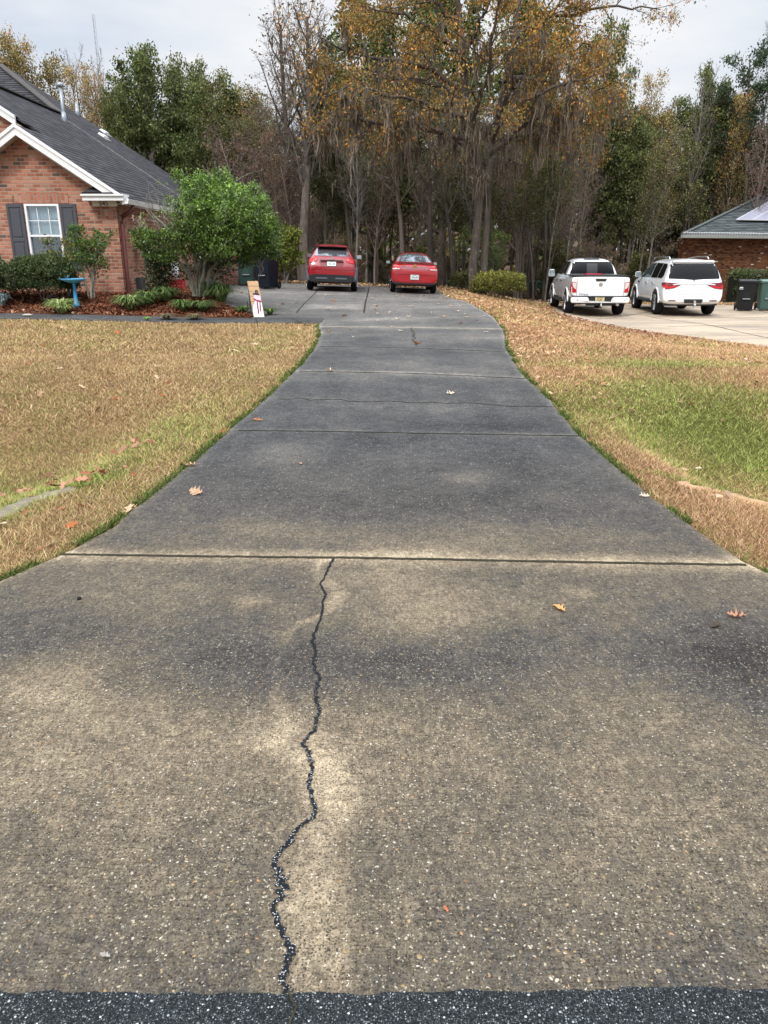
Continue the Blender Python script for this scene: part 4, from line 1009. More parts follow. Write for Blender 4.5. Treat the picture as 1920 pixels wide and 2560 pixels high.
m.build('batten', M_WOOD, sg)
m = SB(); m.prism([(-.115, .006), (.119, .006), (.119, .30), (.09, .37), (.02, .39), (-.05, .33), (-.09, .25), (-.117, .12)], 'y', -.0135, -.0118); m.build('snow_body', M_PW, sg)
m = SB(); m.prism([(.02, .35), (.115, .34), (.119, .46), (.08, .50), (-.02, .50), (-.045, .44), (-.02, .37)], 'y', -.0138, -.0119); m.build('face', M_PINK, sg)
m = SB(); m.prism([(-.05, .50), (.10, .48), (.104, .515), (.08, .53), (.075, .60), (.02, .605), (.0, .53), (-.045, .535)], 'y', -.0152, -.014); hh = m.build('hat', M_HATP, sg)
m = SB(); m.prism([(.02, .535), (.075, .53), (.07, .575), (.03, .575)], 'y', -.0165, -.0153); m.build('hat_band', M_HATB, hh)
m = SB(); m.prism([(-.06, .405), (-.04, .425), (.02, .385), (.118, .37), (.118, .34), (.075, .338), (.02, .345)], 'y', -.0165, -.014); m.prism([(.005, .345), (.035, .345), (.02, .075), (-.012, .075)], 'y', -.0165, -.0141); m.prism([(.07, .34), (.095, .34), (.075, .13), (.045, .13)], 'y', -.0165, -.0141); m.build('scarf', M_SCARF, sg)
m = SB()
for a, b in ((-.055, .30), (-.055, .19), (-.05, .09)): m.lathe([(.001, 0), (.009, .0), (.009, .002), (.001, .002)], 10, (a, -.0156, b), 'y')
m.build('coal_button', M_HATP, sg)
m = MB(); m.tube([(-.24, .16, .74), (-.235, .34, .0)], .012, 6); m.tube([(-.30, .25, .34), (-.31, .30, .0)], .012, 6); m.build('prop_stake', M_DARKG, sg)

# ------------------------------------------------------------------ green box by the pickup
x, y = onground(1181, 639)
gb = thing('green_box', 'small dark green box with a lid on posts left of the pickup', 'box', (x, y + 3, gz(x, y + 3)))
m = MB(); m.box((0, 0, .42), (.75, .5, .34)); m.build('body', plain('box_green', (.02, .13, .075), .5, .2), gb, bevel=.02)
m = MB(); m.box((0, 0, .63), (.8, .55, .07), top=(.9, .85)); m.build('lid', plain('box_lid_green', (.05, .19, .12), .5, .2), gb, bevel=.015)
for s_ in (-1, 1): m = MB(); m.box((s_ * .3, 0, .12), (.07, .4, .26)); m.build('leg', M_DARKG, gb)

# ------------------------------------------------------------------ radio mast far behind the wood
b0 = at(201, 30, 160); mast = thing('radio_mast', 'thin lattice radio mast rising above the bare trees at left', 'mast', (b0[0], 160, gz(b0[0], 160)))
hh_ = b0[2] - gz(b0[0], 160)
m = MB()
for k in range(3):
    a = k * 2.094; m.tube([(.28 * math.cos(a), .28 * math.sin(a), 0), (.22 * math.cos(a), .22 * math.sin(a), hh_)], .035, 4)
m.build('mast_leg', plain('mast_grey', (.35, .37, .4), .5), mast)
m = MB(); n = int(hh_ / .9)
for i in range(n):
    for k in range(3):
        a, b = k * 2.094, (k + 1) * 2.094; r0 = .28 - .06 * i / n; m.tube([(r0 * math.cos(a), r0 * math.sin(a), i * .9), (r0 * math.cos(b), r0 * math.sin(b), i * .9 + .9)], .02, 3)
m.build('bracing', plain('mast_grey', (.35, .37, .4), .5), mast)
# ------------------------------------------------------------------ trees
def unit(v):
    l = math.sqrt(v[0] ** 2 + v[1] ** 2 + v[2] ** 2) + 1e-9; return (v[0] / l, v[1] / l, v[2] / l)
def cross(a, b): return (a[1] * b[2] - a[2] * b[1], a[2] * b[0] - a[0] * b[2], a[0] * b[1] - a[1] * b[0])

class Grow:
    """recursive limbs; store[level] holds (points, radii); tips holds points where leaves sit"""
    def __init__(s, seed, nseg, nchild, ratio, ang, wander, up, start, rratio=.55, minr=.004, tipn=3):
        s.r = random.Random(seed); s.nseg, s.nchild, s.ratio, s.ang, s.wander, s.up, s.start = nseg, nchild, ratio, ang, wander, up, start
        s.rr, s.minr, s.tipn = rratio, minr, tipn; s.store = [[] for _ in nseg]; s.tips = []
    def limb(s, pts, radii, lvl):
        s.store[lvl].append((pts, radii)); s.kids(pts, radii, lvl)
    def kids(s, pts, radii, lvl):
        L = sum(math.dist(pts[i], pts[i + 1]) for i in range(len(pts) - 1))
        if lvl + 1 >= len(s.nseg):
            for _ in range(s.tipn):
                t = s.r.uniform(.25, 1) * (len(pts) - 1); i = min(int(t), len(pts) - 2); f = t - i
                s.tips.append(tuple(pts[i][k] * (1 - f) + pts[i + 1][k] * f for k in range(3)))
            return
        n = s.nchild[lvl]; a0 = s.r.uniform(0, 6.28)
        for c in range(n):
            fr = s.start[lvl] + (1 - s.start[lvl]) * (c + s.r.random()) / n; fr = min(fr, .995)
            t = fr * (len(pts) - 1); i = min(int(t), len(pts) - 2); f = t - i
            p = tuple(pts[i][k] * (1 - f) + pts[i + 1][k] * f for k in range(3)); r = radii[i] * (1 - f) + radii[i + 1] * f
            d = unit(tuple(pts[i + 1][k] - pts[i][k] for k in range(3)))
            side = unit(cross(d, (.3, .2, .93) if abs(d[2]) < .9 else (1, 0, 0))); s2 = cross(d, side)
            az = a0 + c * 2.4 + s.r.uniform(-.4, .4); an = s.ang[lvl] * s.r.uniform(.7, 1.25)
            cd = tuple(d[k] * math.cos(an) + (side[k] * math.cos(az) + s2[k] * math.sin(az)) * math.sin(an) for k in range(3))
            l = L * s.ratio[lvl] * s.r.uniform(.6, 1.2) * (s.shape(fr) if lvl == 0 else (1.15 - .6 * fr))
            s.branch(p, cd, l, max(min(r * s.rr, r * .9), s.minr), lvl + 1)
    shape = staticmethod(lambda f: 1.2 - .75 * f)
    def branch(s, p, d, L, r, lvl):
        n = s.nseg[lvl]; pts = [p]; rad = [r]
        for i in range(n):
            d = unit((d[0] + s.r.gauss(0, s.wander[lvl]), d[1] + s.r.gauss(0, s.wander[lvl]), d[2] + s.r.gauss(0, s.wander[lvl]) + s.up[lvl] / n))
            p = tuple(p[k] + d[k] * L / n for k in range(3)); pts.append(p); rad.append(max(r * (1 - .75 * (i + 1) / n), s.minr * .6))
        s.store[lvl].append((pts, rad)); s.kids(pts, rad, lvl)

def tubes(branches, k):
    """all branches with the same number of points -> verts, quads"""
    by = {}
    for p, r in branches: by.setdefault(len(p), []).append((p, r))
    Vs, Fs, off = [], [], 0
    for n, L in by.items():
        P = np.array([b[0] for b in L], float); Rr = np.array([b[1] for b in L], float); B = len(L)
        T = np.gradient(P, axis=1); T /= np.linalg.norm(T, axis=2, keepdims=True) + 1e-9
        A = np.cross(T, np.array([.31, .17, .93])); l = np.linalg.norm(A, axis=2, keepdims=True); A = np.where(l < .08, np.cross(T, np.array([1., 0, 0])), A); A /= np.linalg.norm(A, axis=2, keepdims=True) + 1e-9
        Bn = np.cross(T, A); an = np.arange(k) * 2 * np.pi / k
        ring = P[:, :, None] + (A[:, :, None] * np.cos(an)[None, None, :, None] + Bn[:, :, None] * np.sin(an)[None, None, :, None]) * Rr[:, :, None, None]
        Vs.append(ring.reshape(-1, 3))
        b = (np.arange(B) * n * k)[:, None, None]; i = (np.arange(n - 1) * k)[None, :, None]; j = np.arange(k)[None, None]; j2 = (j + 1) % k
        Fs.append((off + np.stack([b + i + j, b + i + j2, b + i + k + j2, b + i + k + j], -1)).reshape(-1, 4)); off += B * n * k
    return np.concatenate(Vs), np.concatenate(Fs)

def wood_mesh(name, g, mat, ks=(9, 6, 4, 3, 3)):
    Vs, Fs, off = [], [], 0
    for lvl, br in enumerate(g.store):
        if not br: continue
        V, F = tubes(br, ks[lvl]); Vs.append(V); Fs.append(F + off); off += len(V)
    return np_mesh(name, np.concatenate(Vs), np.concatenate(Fs), mat, shape=True, smooth=True)

def leaf_cards(tips, per, jit, size, cols, seed, droop=0.0, aspect=.5, shade=None, csz=.35):
    """leaf-sized diamonds around the twig tips; one brightness per clump"""
    r = np.random.default_rng(seed); T = np.array(tips); n = len(T) * per
    P = np.repeat(T, per, 0) + r.normal(0, 1, (n, 3)) * np.array(jit)
    u = r.normal(0, 1, (n, 3)); u[:, 2] -= droop * 2; u /= np.linalg.norm(u, axis=1, keepdims=True) + 1e-9
    v = np.cross(u, r.normal(0, 1, (n, 3))); v /= np.linalg.norm(v, axis=1, keepdims=True) + 1e-9
    s = (size * r.uniform(.55, 1.4, n))[:, None]
    V = np.stack([P - u * s * .5, P + v * s * aspect * .5, P + u * s * .5, P - v * s * aspect * .5], 1)
    cl = np.repeat(r.uniform(1 - csz, 1 + csz, len(T)), per) * r.uniform(.75, 1.25, n)
    C = np.array(cols)[r.integers(len(cols), size=n)] * cl[:, None]
    if shade is not None: C = C * shade(P)[:, None]
    return V.reshape(-1, 3), np.arange(4 * n).reshape(-1, 4), np.repeat(C, 4, 0)

def bark(name, c, lichen=.0):
    N = Nodes(name); o = N.obj(); a = N.noise(N._vm(o, (9, 9, 1.6)), 1.5, 6, .7); b = N.noise(o, 2.2, 5, .6)
    col = N.ramp(a, [(.25, tuple(v * .35 for v in c)), (.5, c), (.75, tuple(min(v * 1.7, 1) for v in c))])
    if lichen: col = N.mix(N.ramp(b, [(1 - lichen - .12, 0.0), (1 - lichen + .08, .85)]), col, (.30, .31, .25))
    N.bump(a, .9, .04); return N.fin(col, .95)
M_BARK = bark('dark_bark', (.125, .105, .088), .2); M_BARKG = bark('grey_bark', (.085, .07, .06), .30); M_BARKP = bark('pale_bark', (.15, .13, .115), .4); M_TWIG = plain('twig_grey', (.17, .15, .14), .95, .3, 3); M_TWIGR = plain('twig_brown', (.20, .155, .135), .95, .3, 3)
M_FOL = attr_mat('foliage', .6, .25, .15, 8, .35)
M_MOSS = attr_mat('hanging_moss', .95, .2, .25, 6, .1)

def moss_strands(anchors, per, lmin, lmax, seed, w=.022, spread=.14):
    r = np.random.default_rng(seed); A = np.array(anchors); n = len(A) * per
    Lc = np.repeat(r.uniform(lmin, lmax, len(A)), per)
    P0 = np.repeat(A, per, 0) + r.normal(0, 1, (n, 3)) * np.array([spread, spread, .05])
    L = Lc * r.uniform(.5, 1.1, n) * np.exp(-.5 * (np.hypot(P0[:, 0] - np.repeat(A[:, 0], per), P0[:, 1] - np.repeat(A[:, 1], per)) / (spread * 1.1)) ** 2); k = 5; t = np.linspace(0, 1, k)
    drift = r.normal(0, .09, (n, 2)); wav = r.normal(0, .030, (n, k, 2))
    P = np.empty((n, k, 3)); P[..., 0] = P0[:, None, 0] + drift[:, None, 0] * t * L[:, None] + wav[..., 0]; P[..., 1] = P0[:, None, 1] + drift[:, None, 1] * t * L[:, None] + wav[..., 1]; P[..., 2] = P0[:, None, 2] - L[:, None] * t
    W = (w * r.uniform(.5, 1.4, n))[:, None] * np.array([.6, 1, .9, .6, .12])[None]
    a = r.uniform(0, np.pi, n); up = np.stack([np.cos(a), np.sin(a), 0 * a], -1)
    V, F = strips(P, W, up); q = np.repeat(r.uniform(.5, 1.4, len(A)), per)[:, None] * r.uniform(.7, 1.3, (n, 1))
    C = np.repeat(np.array([[.20, .168, .13]]) * q, k * 2, 0); return V, F, C

def pick(g, lvls, n, seed, zmin=-99, zmax=99):
    r = random.Random(seed); pts = []
    src = [b for l in lvls for b in g.store[l]]
    while len(pts) < n:
        p, _ = r.choice(src); i = r.randrange(len(p) - 1); f = r.random(); q = tuple(p[i][k] * (1 - f) + p[i + 1][k] * f for k in range(3))
        if zmin < q[2] < zmax or r.random() < .003: pts.append(q)
    return pts

# ---- the big moss-hung oak (two stems), built limb by limb where its limbs stand
OX, OY = onground(1030, 634); OZ = gz(OX, OY)
oak = thing('moss_hung_oak', 'great oak with twin trunks, orange leaves and hanging grey moss behind the driveway', 'tree', (OX, OY, OZ))
def W(px, py, Y): p = at(px, py, Y); return (p[0] - OX, p[1] - OY, p[2] - OZ)
Yb = OY
g = Grow(3, [8, 6, 5, 4, 3], [0, 9, 6, 5], [0, .42, .5, .5], [0, .95, .8, .75], [0, .13, .16, .2, .25], [0, .12, .0, -.15, -.35], [0, .15, .15, .1], .55, .006, 3)
trunkA = [(0 - .10, -.05, -.1)] + [W(x, y, Yb + d) for x, y, d in ((1021, 575, 0), (1030, 500, 0), (1037, 420, 0), (1034, 350, 0), (1018, 285, .1), (1006, 210, .1), (1000, 120, .2), (992, 40, .2), (985, -40, .2), (975, -130, .3))]
rA = [.24, .165, .15, .145, .14, .14, .135, .12, .10, .09, .06]
trunkB = [(.24, .1, -.1)] + [W(x, y, Yb + .2 + d) for x, y, d in ((1047, 560, 0), (1052, 480, 0), (1056, 400, .1), (1060, 330, .2), (1076, 250, .4), (1092, 170, .5), (1110, 90, .6), (1121, 10, .6), (1130, -80, .7))]
rB = [.18, .13, .12, .115, .115, .11, .10, .09, .08, .05]
g.store[0] += [(trunkA, rA), (trunkB, rB)]
LIMBS = [([(1006, 215), (945, 150), (870, 134), (800, 122), (745, 112), (690, 98)], (.1, -.6, -1.2, -1.8, -2.2, -2.6), .10),
         ([(1022, 300), (950, 282), (890, 272), (850, 264), (780, 260), (735, 264), (680, 280)], (.1, -.4, -1, -1.4, -2, -2.4, -2.8), .11),
         ([(1060, 330), (1120, 275), (1188, 243), (1256, 212), (1303, 190)], (.2, -.5, -1.2, -1.8, -2.2), .11),
         ([(1076, 250), (1105, 180), (1150, 158), (1192, 150), (1224, 128), (1290, 90)], (.4, .0, -.6, -1, -1.4, -1.7), .10),
         ([(1110, 90), (1160, 48), (1220, 25), (1320, 12), (1380, 18), (1425, 24)], (.6, .6, .4, .2, .0, -.1), .08),
         ([(1092, 170), (1150, 90), (1200, 20), (1240, -60)], (.5, .2, .0, 0), .09),
         ([(1000, 120), (930, 60), (860, 30), (770, 10)], (.2, .0, -.3, -.6), .09),
         ([(992, 40), (900, -20), (820, -60), (740, -80)], (.2, .4, .8, 1.2), .08),
         ([(1034, 350), (985, 300), (930, 320), (870, 330), (800, 310)], (0, .9, 1.8, 2.6, 3.2), .09),
         ([(1037, 400), (1090, 330), (1150, 300), (1230, 290), (1300, 270)], (.1, 1.2, 2.2, 3, 3.6), .09),
         ([(1018, 285), (1040, 200), (1060, 120), (1080, 20), (1090, -60)], (.1, -1.4, -2.6, -3.4, -3.8), .10),
         ([(1006, 230), (960, 190), (900, 170), (860, 110), (830, 60)], (.1, 1.4, 2.6, 3.6, 4.2), .09),
         ([(1092, 180), (1140, 170), (1200, 200), (1270, 160), (1330, 120)], (.5, 1.8, 2.8, 3.6, 4.2), .09),
         ([(1010, 250), (960, 240), (900, 215), (830, 200), (760, 190), (705, 205)], (.1, -1.6, -2.4, -3, -3.4, -3.8), .09),
         ([(1065, 300), (1110, 240), (1170, 200), (1240, 175), (1300, 160)], (.3, -1.8, -2.6, -3.2, -3.6), .09),
         ([(1000, 120), (1030, 60), (1060, 0), (1090, -70)], (.2, -1.0, -1.8, -2.4), .08)]
LIMBS += [([(985, -40), (960, -110), (930, -190), (890, -250)], (.3, .1, -.4, -1), .08), ([(975, -130), (985, -200), (1000, -290)], (.3, .5, .8), .06), ([(1130, -80), (1150, -150), (1190, -230), (1230, -270)], (.7, .4, .0, -.6), .08), ([(1121, -40), (1100, -130), (1075, -220), (1060, -300)], (.7, 1.2, 1.6, 2), .08), ([(980, -90), (1020, -160), (1050, -240)], (.3, 1.2, 2.2), .06), ([(1126, -50), (1180, -90), (1260, -120)], (.7, 1.4, 2), .06), ([(985, -60), (920, -90), (840, -130)], (.3, .9, 1.6), .06)]
for pix, dy, r in LIMBS:
    pts = [W(x, y, Yb + d) for (x, y), d in zip(pix, dy)]
    # refine with a little crookedness
    t = np.linspace(0, len(pts) - 1, 13); A_ = np.array(pts); q = np.stack([np.interp(t, np.arange(len(pts)), A_[:, k]) for k in range(3)], -1); q[1:] += np.random.default_rng(len(pix) + int(r * 1000)).normal(0, .06, (12, 3))
    g.limb([tuple(v) for v in q], list(np.linspace(r, r * .22, 13)), 1)
mobj('trunk', wood_mesh('oak_trunk', g, M_BARKG, (14, 8, 5, 3, 3)), oak)
rr = random.Random(2); tips = [t for t in g.tips if t[2] > W(1000, 345, Yb)[2] and rr.random() < (.35 if t[0] > 4.2 and t[2] > 8.0 else .9)]
print('oak tips', len(tips))
V, F, C = leaf_cards(tips, 4, (.13, .13, .15), .10, [(.38, .165, .028), (.48, .24, .042), (.29, .11, .025), (.24, .155, .035), (.40, .22, .05), (.19, .165, .04), (.13, .125, .03), (.10, .11, .03)], 5, .7, .42, None, .55)
np_mesh('crown', V, F, M_FOL, oak, col=C)
an = pick(g, [1, 2], 330, 4, W(1000, 345, Yb)[2], W(1000, 90, Yb)[2]) + [tuple(np.array(trunkA[i]) + np.array([rr.uniform(-.2, .2), -.2, rr.uniform(-.6, .6)])) for i in (4, 5, 6, 7) for _ in range(5)]
an2 = [a for a in an if a[2] < W(1000, 235, Yb)[2]]
V1, F1, C1 = moss_strands(an, 14, .25, 1.2, 6, .024, .11); V2, F2, C2 = moss_strands(an2, 15, .5, 2.1, 7, .025, .15)
np_mesh('hanging_moss', np.concatenate([V1, V2]), np.concatenate([F1, F2 + len(V1)]), M_MOSS, oak, col=np.concatenate([C1, C2]))['kind'] = 'stuff'

# ---- kinds of woodland trees (meshes shared by their copies)
DG = [(.046, .074, .018), (.076, .106, .026), (.113, .138, .036), (.155, .16, .05)]
OL = [(.09, .10, .03), (.13, .13, .038), (.19, .155, .05), (.16, .11, .035)]
AU = [(.30, .21, .06), (.38, .25, .08), (.24, .19, .06), (.34, .15, .05), (.19, .19, .06)]
RB = [(.17, .065, .05), (.21, .085, .06), (.14, .08, .055), (.23, .12, .07)]
BRN_ = [(.21, .155, .115), (.26, .19, .13), (.17, .14, .10)]
KINDS = {}
def kind(key, seed, H, r0, base, nch, ratio, ang, ups, leaf, moss=0, barkm=M_BARK, minr=.007, wander=(.04, .12, .18, .22), shape=None, lean=.0):
    g = Grow(seed, [9, 5, 4, 3], list(nch), [ratio, .5, .5], list(ang), list(wander), list(ups), [base, .2, .15], .5, minr, 2)
    if shape: g.shape = shape
    g.branch((0, 0, -.3), unit((lean, 0, 1)), H, r0, 0)
    wm = wood_mesh(key + '_trunk', g, barkm, (8, 5, 3, 3))
    cm = None
    if leaf:
        per, jit, size, cols = leaf[:4]; keep = leaf[4] if len(leaf) > 4 else 1.0; q = random.Random(seed); tp = [t for t in g.tips if q.random() < keep]
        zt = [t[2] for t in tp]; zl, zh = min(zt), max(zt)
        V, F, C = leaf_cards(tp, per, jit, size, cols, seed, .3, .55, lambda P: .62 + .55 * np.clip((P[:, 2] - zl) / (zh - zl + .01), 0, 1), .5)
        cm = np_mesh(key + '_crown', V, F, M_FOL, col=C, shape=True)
    mm = None
    if moss:
        V, F, C = moss_strands(pick(g, [1, 2], max(8, moss * 2 // 5), seed, H * .25, H), 11, .3, 1.5, seed, .026, .13); mm = np_mesh(key + '_moss', V, F, M_MOSS, col=C, shape=True)
    zs = [v.co.z for v in (cm or wm).vertices]; zs.sort(); KINDS[key] = (zs[int(len(zs) * .997)], wm, cm, mm)
full = lambda f: 1.0 if f < .6 else 1.6 - f
kind('evergreen_a', 21, 12, .22, .22, (34, 7, 5), .30, (1.05, .8, .8), (.1, .45, .2, .1), (9, (.22, .22, .18), .20, DG), shape=full, wander=(.03, .14, .2, .25))
kind('evergreen_b', 22, 12, .22, .30, (30, 7, 5), .34, (.95, .85, .8), (.1, .6, .3, .1), (9, (.24, .24, .2), .20, DG + OL[:2]), shape=lambda f: 1.1 - .5 * f)
kind('pine_a', 23, 16, .20, .50, (24, 6, 4), .20, (1.2, .7, .8), (.1, .25, .2, .1), (8, (.20, .20, .12), .17, [(.03, .058, .022), (.045, .075, .03), (.06, .085, .04)], .85), shape=lambda f: 1.2 - .6 * f, minr=.012)
kind('autumn_a', 24, 12, .12, .30, (24, 6, 4), .26, (.65, .7, .7), (.1, .6, .3, .1), (6, (.20, .20, .18), .12, AU, .8), barkm=M_BARKP)
kind('autumn_b', 25, 12, .12, .25, (26, 6, 4), .24, (.7, .7, .7), (.1, .5, .2, .1), (9, (.24, .24, .2), .14, OL + AU[:2], .9), barkm=M_BARKG)
kind('bare_a', 26, 12, .12, .30, (24, 8, 6), .30, (.6, .65, .7), (.1, .7, .3, .2), None, barkm=M_TWIG, minr=.008)
kind('bare_b', 27, 12, .12, .22, (26, 8, 6), .26, (.75, .7, .75), (.1, .4, .2, .0), (2, (.2, .2, .2), .10, RB + BRN_, .45), barkm=M_TWIGR, minr=.008)
kind('bare_c', 46, 12, .24, .34, (26, 8, 6), .30, (.7, .7, .75), (.1, .6, .2, .0), (1, (.2, .2, .25), .14, BRN_ + RB[:1], .25), barkm=M_BARK, minr=.008, moss=60)
kind('slim_a', 28, 11, .085, .35, (20, 5, 4), .20, (.8, .75, .7), (.05, .3, .1, .0), (3, (.2, .2, .2), .12, OL + DG[1:] + BRN_, .7), barkm=M_BARKP, moss=0, lean=.05)
kind('slim_b', 29, 11, .075, .30, (20, 6, 4), .18, (.9, .8, .7), (.05, .2, .1, .0), (3, (.2, .2, .2), .11, RB + BRN_ + OL[1:], .6), barkm=M_BARK, lean=-.06)
kind('slim_c', 30, 11, .11, .40, (18, 6, 4), .22, (.9, .8, .7), (.05, .2, .1, .0), (5, (.22, .22, .2), .15, DG + OL, .8), barkm=M_BARK, moss=22, lean=.02)
kind('thicket_a', 31, 5, .05, .08, (22, 7, 5), .34, (.9, .8, .8), (.1, .5, .2, .1), (3, (.16, .16, .16), .10, BRN_ + OL[:2] + RB[:1], .6), barkm=M_TWIGR, minr=.006, wander=(.1, .16, .2, .25))
kind('thicket_b', 32, 4.5, .05, .06, (22, 7, 5), .34, (.9, .8, .8), (.1, .5, .2, .1), (6, (.18, .18, .18), .13, DG + OL, .8), barkm=M_BARK, wander=(.1, .16, .2, .25))
kind('mossy_a', 33, 14, .22, .38, (16, 7, 5), .30, (1.0, .8, .8), (.1, .2, .0, -.2), (4, (.22, .22, .22), .13, OL + DG + BRN_, .6), barkm=M_BARK, moss=75)
rt = random.Random(77)
NAMES = {'evergreen': 'evergreen_tree', 'pine': 'pine_tree', 'autumn': 'autumn_tree', 'bare': 'bare_tree', 'slim': 'slim_tree', 'thicket': 'woodland_shrub', 'mossy': 'mossy_tree'}
def plant(key, px, top, Y, label, group=None, sxy=1.0, x=None, h=None):
    H, wm, cm, mm = KINDS[key]
    x = at(px, 400, Y)[0] if x is None else x
    # the sight line at (px, top) fixes the height
    if h is None: h = at(px, top, Y)[2] - gz(x, Y)
    s = h / H; t = thing(NAMES[key.split('_')[0]], label, 'shrub' if key.startswith('thicket') else 'tree', (x, Y, gz(x, Y)), rt.uniform(0, 6.28), group)
    t.scale = (s * sxy, s * sxy, s)
    mobj('trunk', wm, t)
    if cm: mobj('crown', cm, t)
    if mm: mobj('hanging_moss', mm, t)['kind'] = 'stuff'
    return t
# trees one can tell apart
plant('evergreen_a', 318, 98, 44, 'tallest dark evergreen behind the roof, right of the radio mast', None, .82)
plant('evergreen_b', 402, 122, 46, 'dark evergreen with a pointed top right of the taller evergreen behind the roof', None, .72)
plant('evergreen_a', 455, 185, 43, 'lower rounded evergreen between the house roof and the brown thicket', None, .8)
plant('evergreen_b', 275, 190, 42, 'shadowy evergreen low behind the roof vents', None, .5)
plant('autumn_b', 515, 180, 50, 'olive brown tree standing between the evergreens and the tall bare tree', None, .9)
plant('autumn_a', 30, 42, 52, 'thin yellow leaved tree above the roof at the far left', None, .75)
plant('autumn_a', 98, 58, 50, 'slender tree with a rusty yellow crown above the roof, second from left', None, .7)
plant('evergreen_b', 2, 108, 48, 'dark green treetop cut by the left edge above the roof', None, .8)
plant('autumn_b', 150, 110, 52, 'olive yellow tree behind the capped vent pipe', None, .8)
plant('autumn_b', 60, 95, 50, 'olive tree filling the gap between the two thin yellow trees at the far left', None, .8)
plant('autumn_a', 128, 75, 51, 'rust tinged thin tree right behind the tall vent pipe', None, .8)
plant('autumn_a', 195, 150, 48, 'orange flecked tree low in front of the bare trees behind the roof', None, .9)
plant('bare_a', 175, 98, 54, 'grey leafless tree left of the radio mast', None, .7)
plant('bare_a', 222, 112, 52, 'leafless tree with upright twigs right of the radio mast', None, .8)
plant('bare_b', 252, 140, 49, 'bare brownish tree beside the dark evergreens', None, .8)
plant('autumn_a', 235, 170, 47, 'sparse orange leaved tree low behind the roof', None, .7)
plant('bare_b', 560, 215, 45, 'brown twiggy tree left of the tall bare tree', None, 1.1)
plant('bare_b', 505, 240, 41, 'brown leafless tree behind the green bush', None, 1.2)
plant('bare_b', 530, 270, 39.5, 'pale brown thicket of twigs right above the green bush', None, 1.6)
plant('bare_b', 585, 290, 39.8, 'greyish thicket of twigs between the green bush and the tall dark trunk', None, 1.5)
plant('bare_b', 640, 330, 40.5, 'low tangle of brown twigs behind the tall dark trunk', None, 1.8)
plant('bare_b', 610, 250, 42, 'reddish brown twiggy tree just left of the tall dark trunk', None, 1.0)
plant('bare_c', 655, -60, 37.5, 'tall bare tree with dark trunk behind the left red car', None, 1.15)
plant('bare_c', 612, -25, 42, 'high leafless crown against the sky left of the oak', None, 1.0)
plant('evergreen_b', 700, 95, 40, 'dark evergreen sprays between the bare tree and the oak', None, .55)
plant('evergreen_a', 800, -20, 47, 'dark evergreen showing through the left side of the oak', None, .9)
plant('evergreen_a', 960, -60, 46, 'tall dark evergreen directly behind the oak', None, 1.0)
plant('evergreen_b', 1130, -20, 47, 'tall evergreen behind the right stem of the oak', None, .9)
plant('evergreen_a', 1290, 55, 46, 'dark evergreen behind the right edge of the oak crown', None, .6)
plant('mossy_a', 872, 120, 36.5, 'mossy tree with a leaning brown trunk behind the right red car', None, .9)
plant('mossy_a', 932, 130, 37.5, 'mossy straight trunked tree between the red car and the oak', None, .8)
plant('mossy_a', 985, 190, 38.5, 'mossy crooked tree close behind the oak trunks', None, .9)
plant('mossy_a', 760, 200, 40, 'moss covered tree between the two red cars', None, .9)
plant('mossy_a', 1130, 210, 39, 'mossy tree behind the round clipped shrub', None, .9)
plant('autumn_a', 1395, 165, 50, 'pale yellow tree right of the oak crown', None, .75)
plant('autumn_b', 1340, 225, 47, 'olive leaved tree between the oak and the pale yellow tree', None, .9)
plant('autumn_b', 1440, 230, 45, 'mixed green and brown tree above the pickup', None, .9)
plant('evergreen_b', 1510, 140, 47, 'round topped evergreen above the white sport utility', None, .55)
plant('bare_a', 1490, 140, 45, 'bare pale twigged tree in front of the round topped evergreen', None, .6)
plant('autumn_a', 1572, 205, 46, 'yellow tinged tree right of the round topped evergreen', None, .7)
plant('pine_a', 1635, 65, 45, 'tall pine at the right edge above the neighbouring roof', None, .9)
plant('bare_a', 1620, 35, 47, 'tall bare tree behind the pine at the right edge', None, .8)
plant('bare_b', 1630, 250, 43, 'reddish bare tree above the neighbouring roof corner', None, 1.0)
plant('pine_a', 1690, 100, 44, 'dark pine just beyond the right edge', None, .8)
plant('evergreen_b', 1375, 250, 44, 'green tree filling the wood above the pickup cab', None, .8)
plant('evergreen_a', 1470, 215, 49, 'dark green tree behind the gap between the two white vehicles', None, .8)
plant('evergreen_b', 1560, 230, 48, 'green tree rising behind the sport utility and the neighbouring roof', None, .8)
plant('autumn_b', 1600, 190, 50, 'olive tree between the yellow tinged tree and the tall pine', None, .9)
plant('slim_a', 1192, 245, 35.5, 'pale straight trunk left of the pickup', None, .8)
plant('slim_a', 1232, 270, 36.5, 'pale slim trunk directly behind the pickup cab', None, .8)
plant('slim_a', 1415, 260, 37, 'whitish slim trunk between the pickup and the sport utility', None, .9)
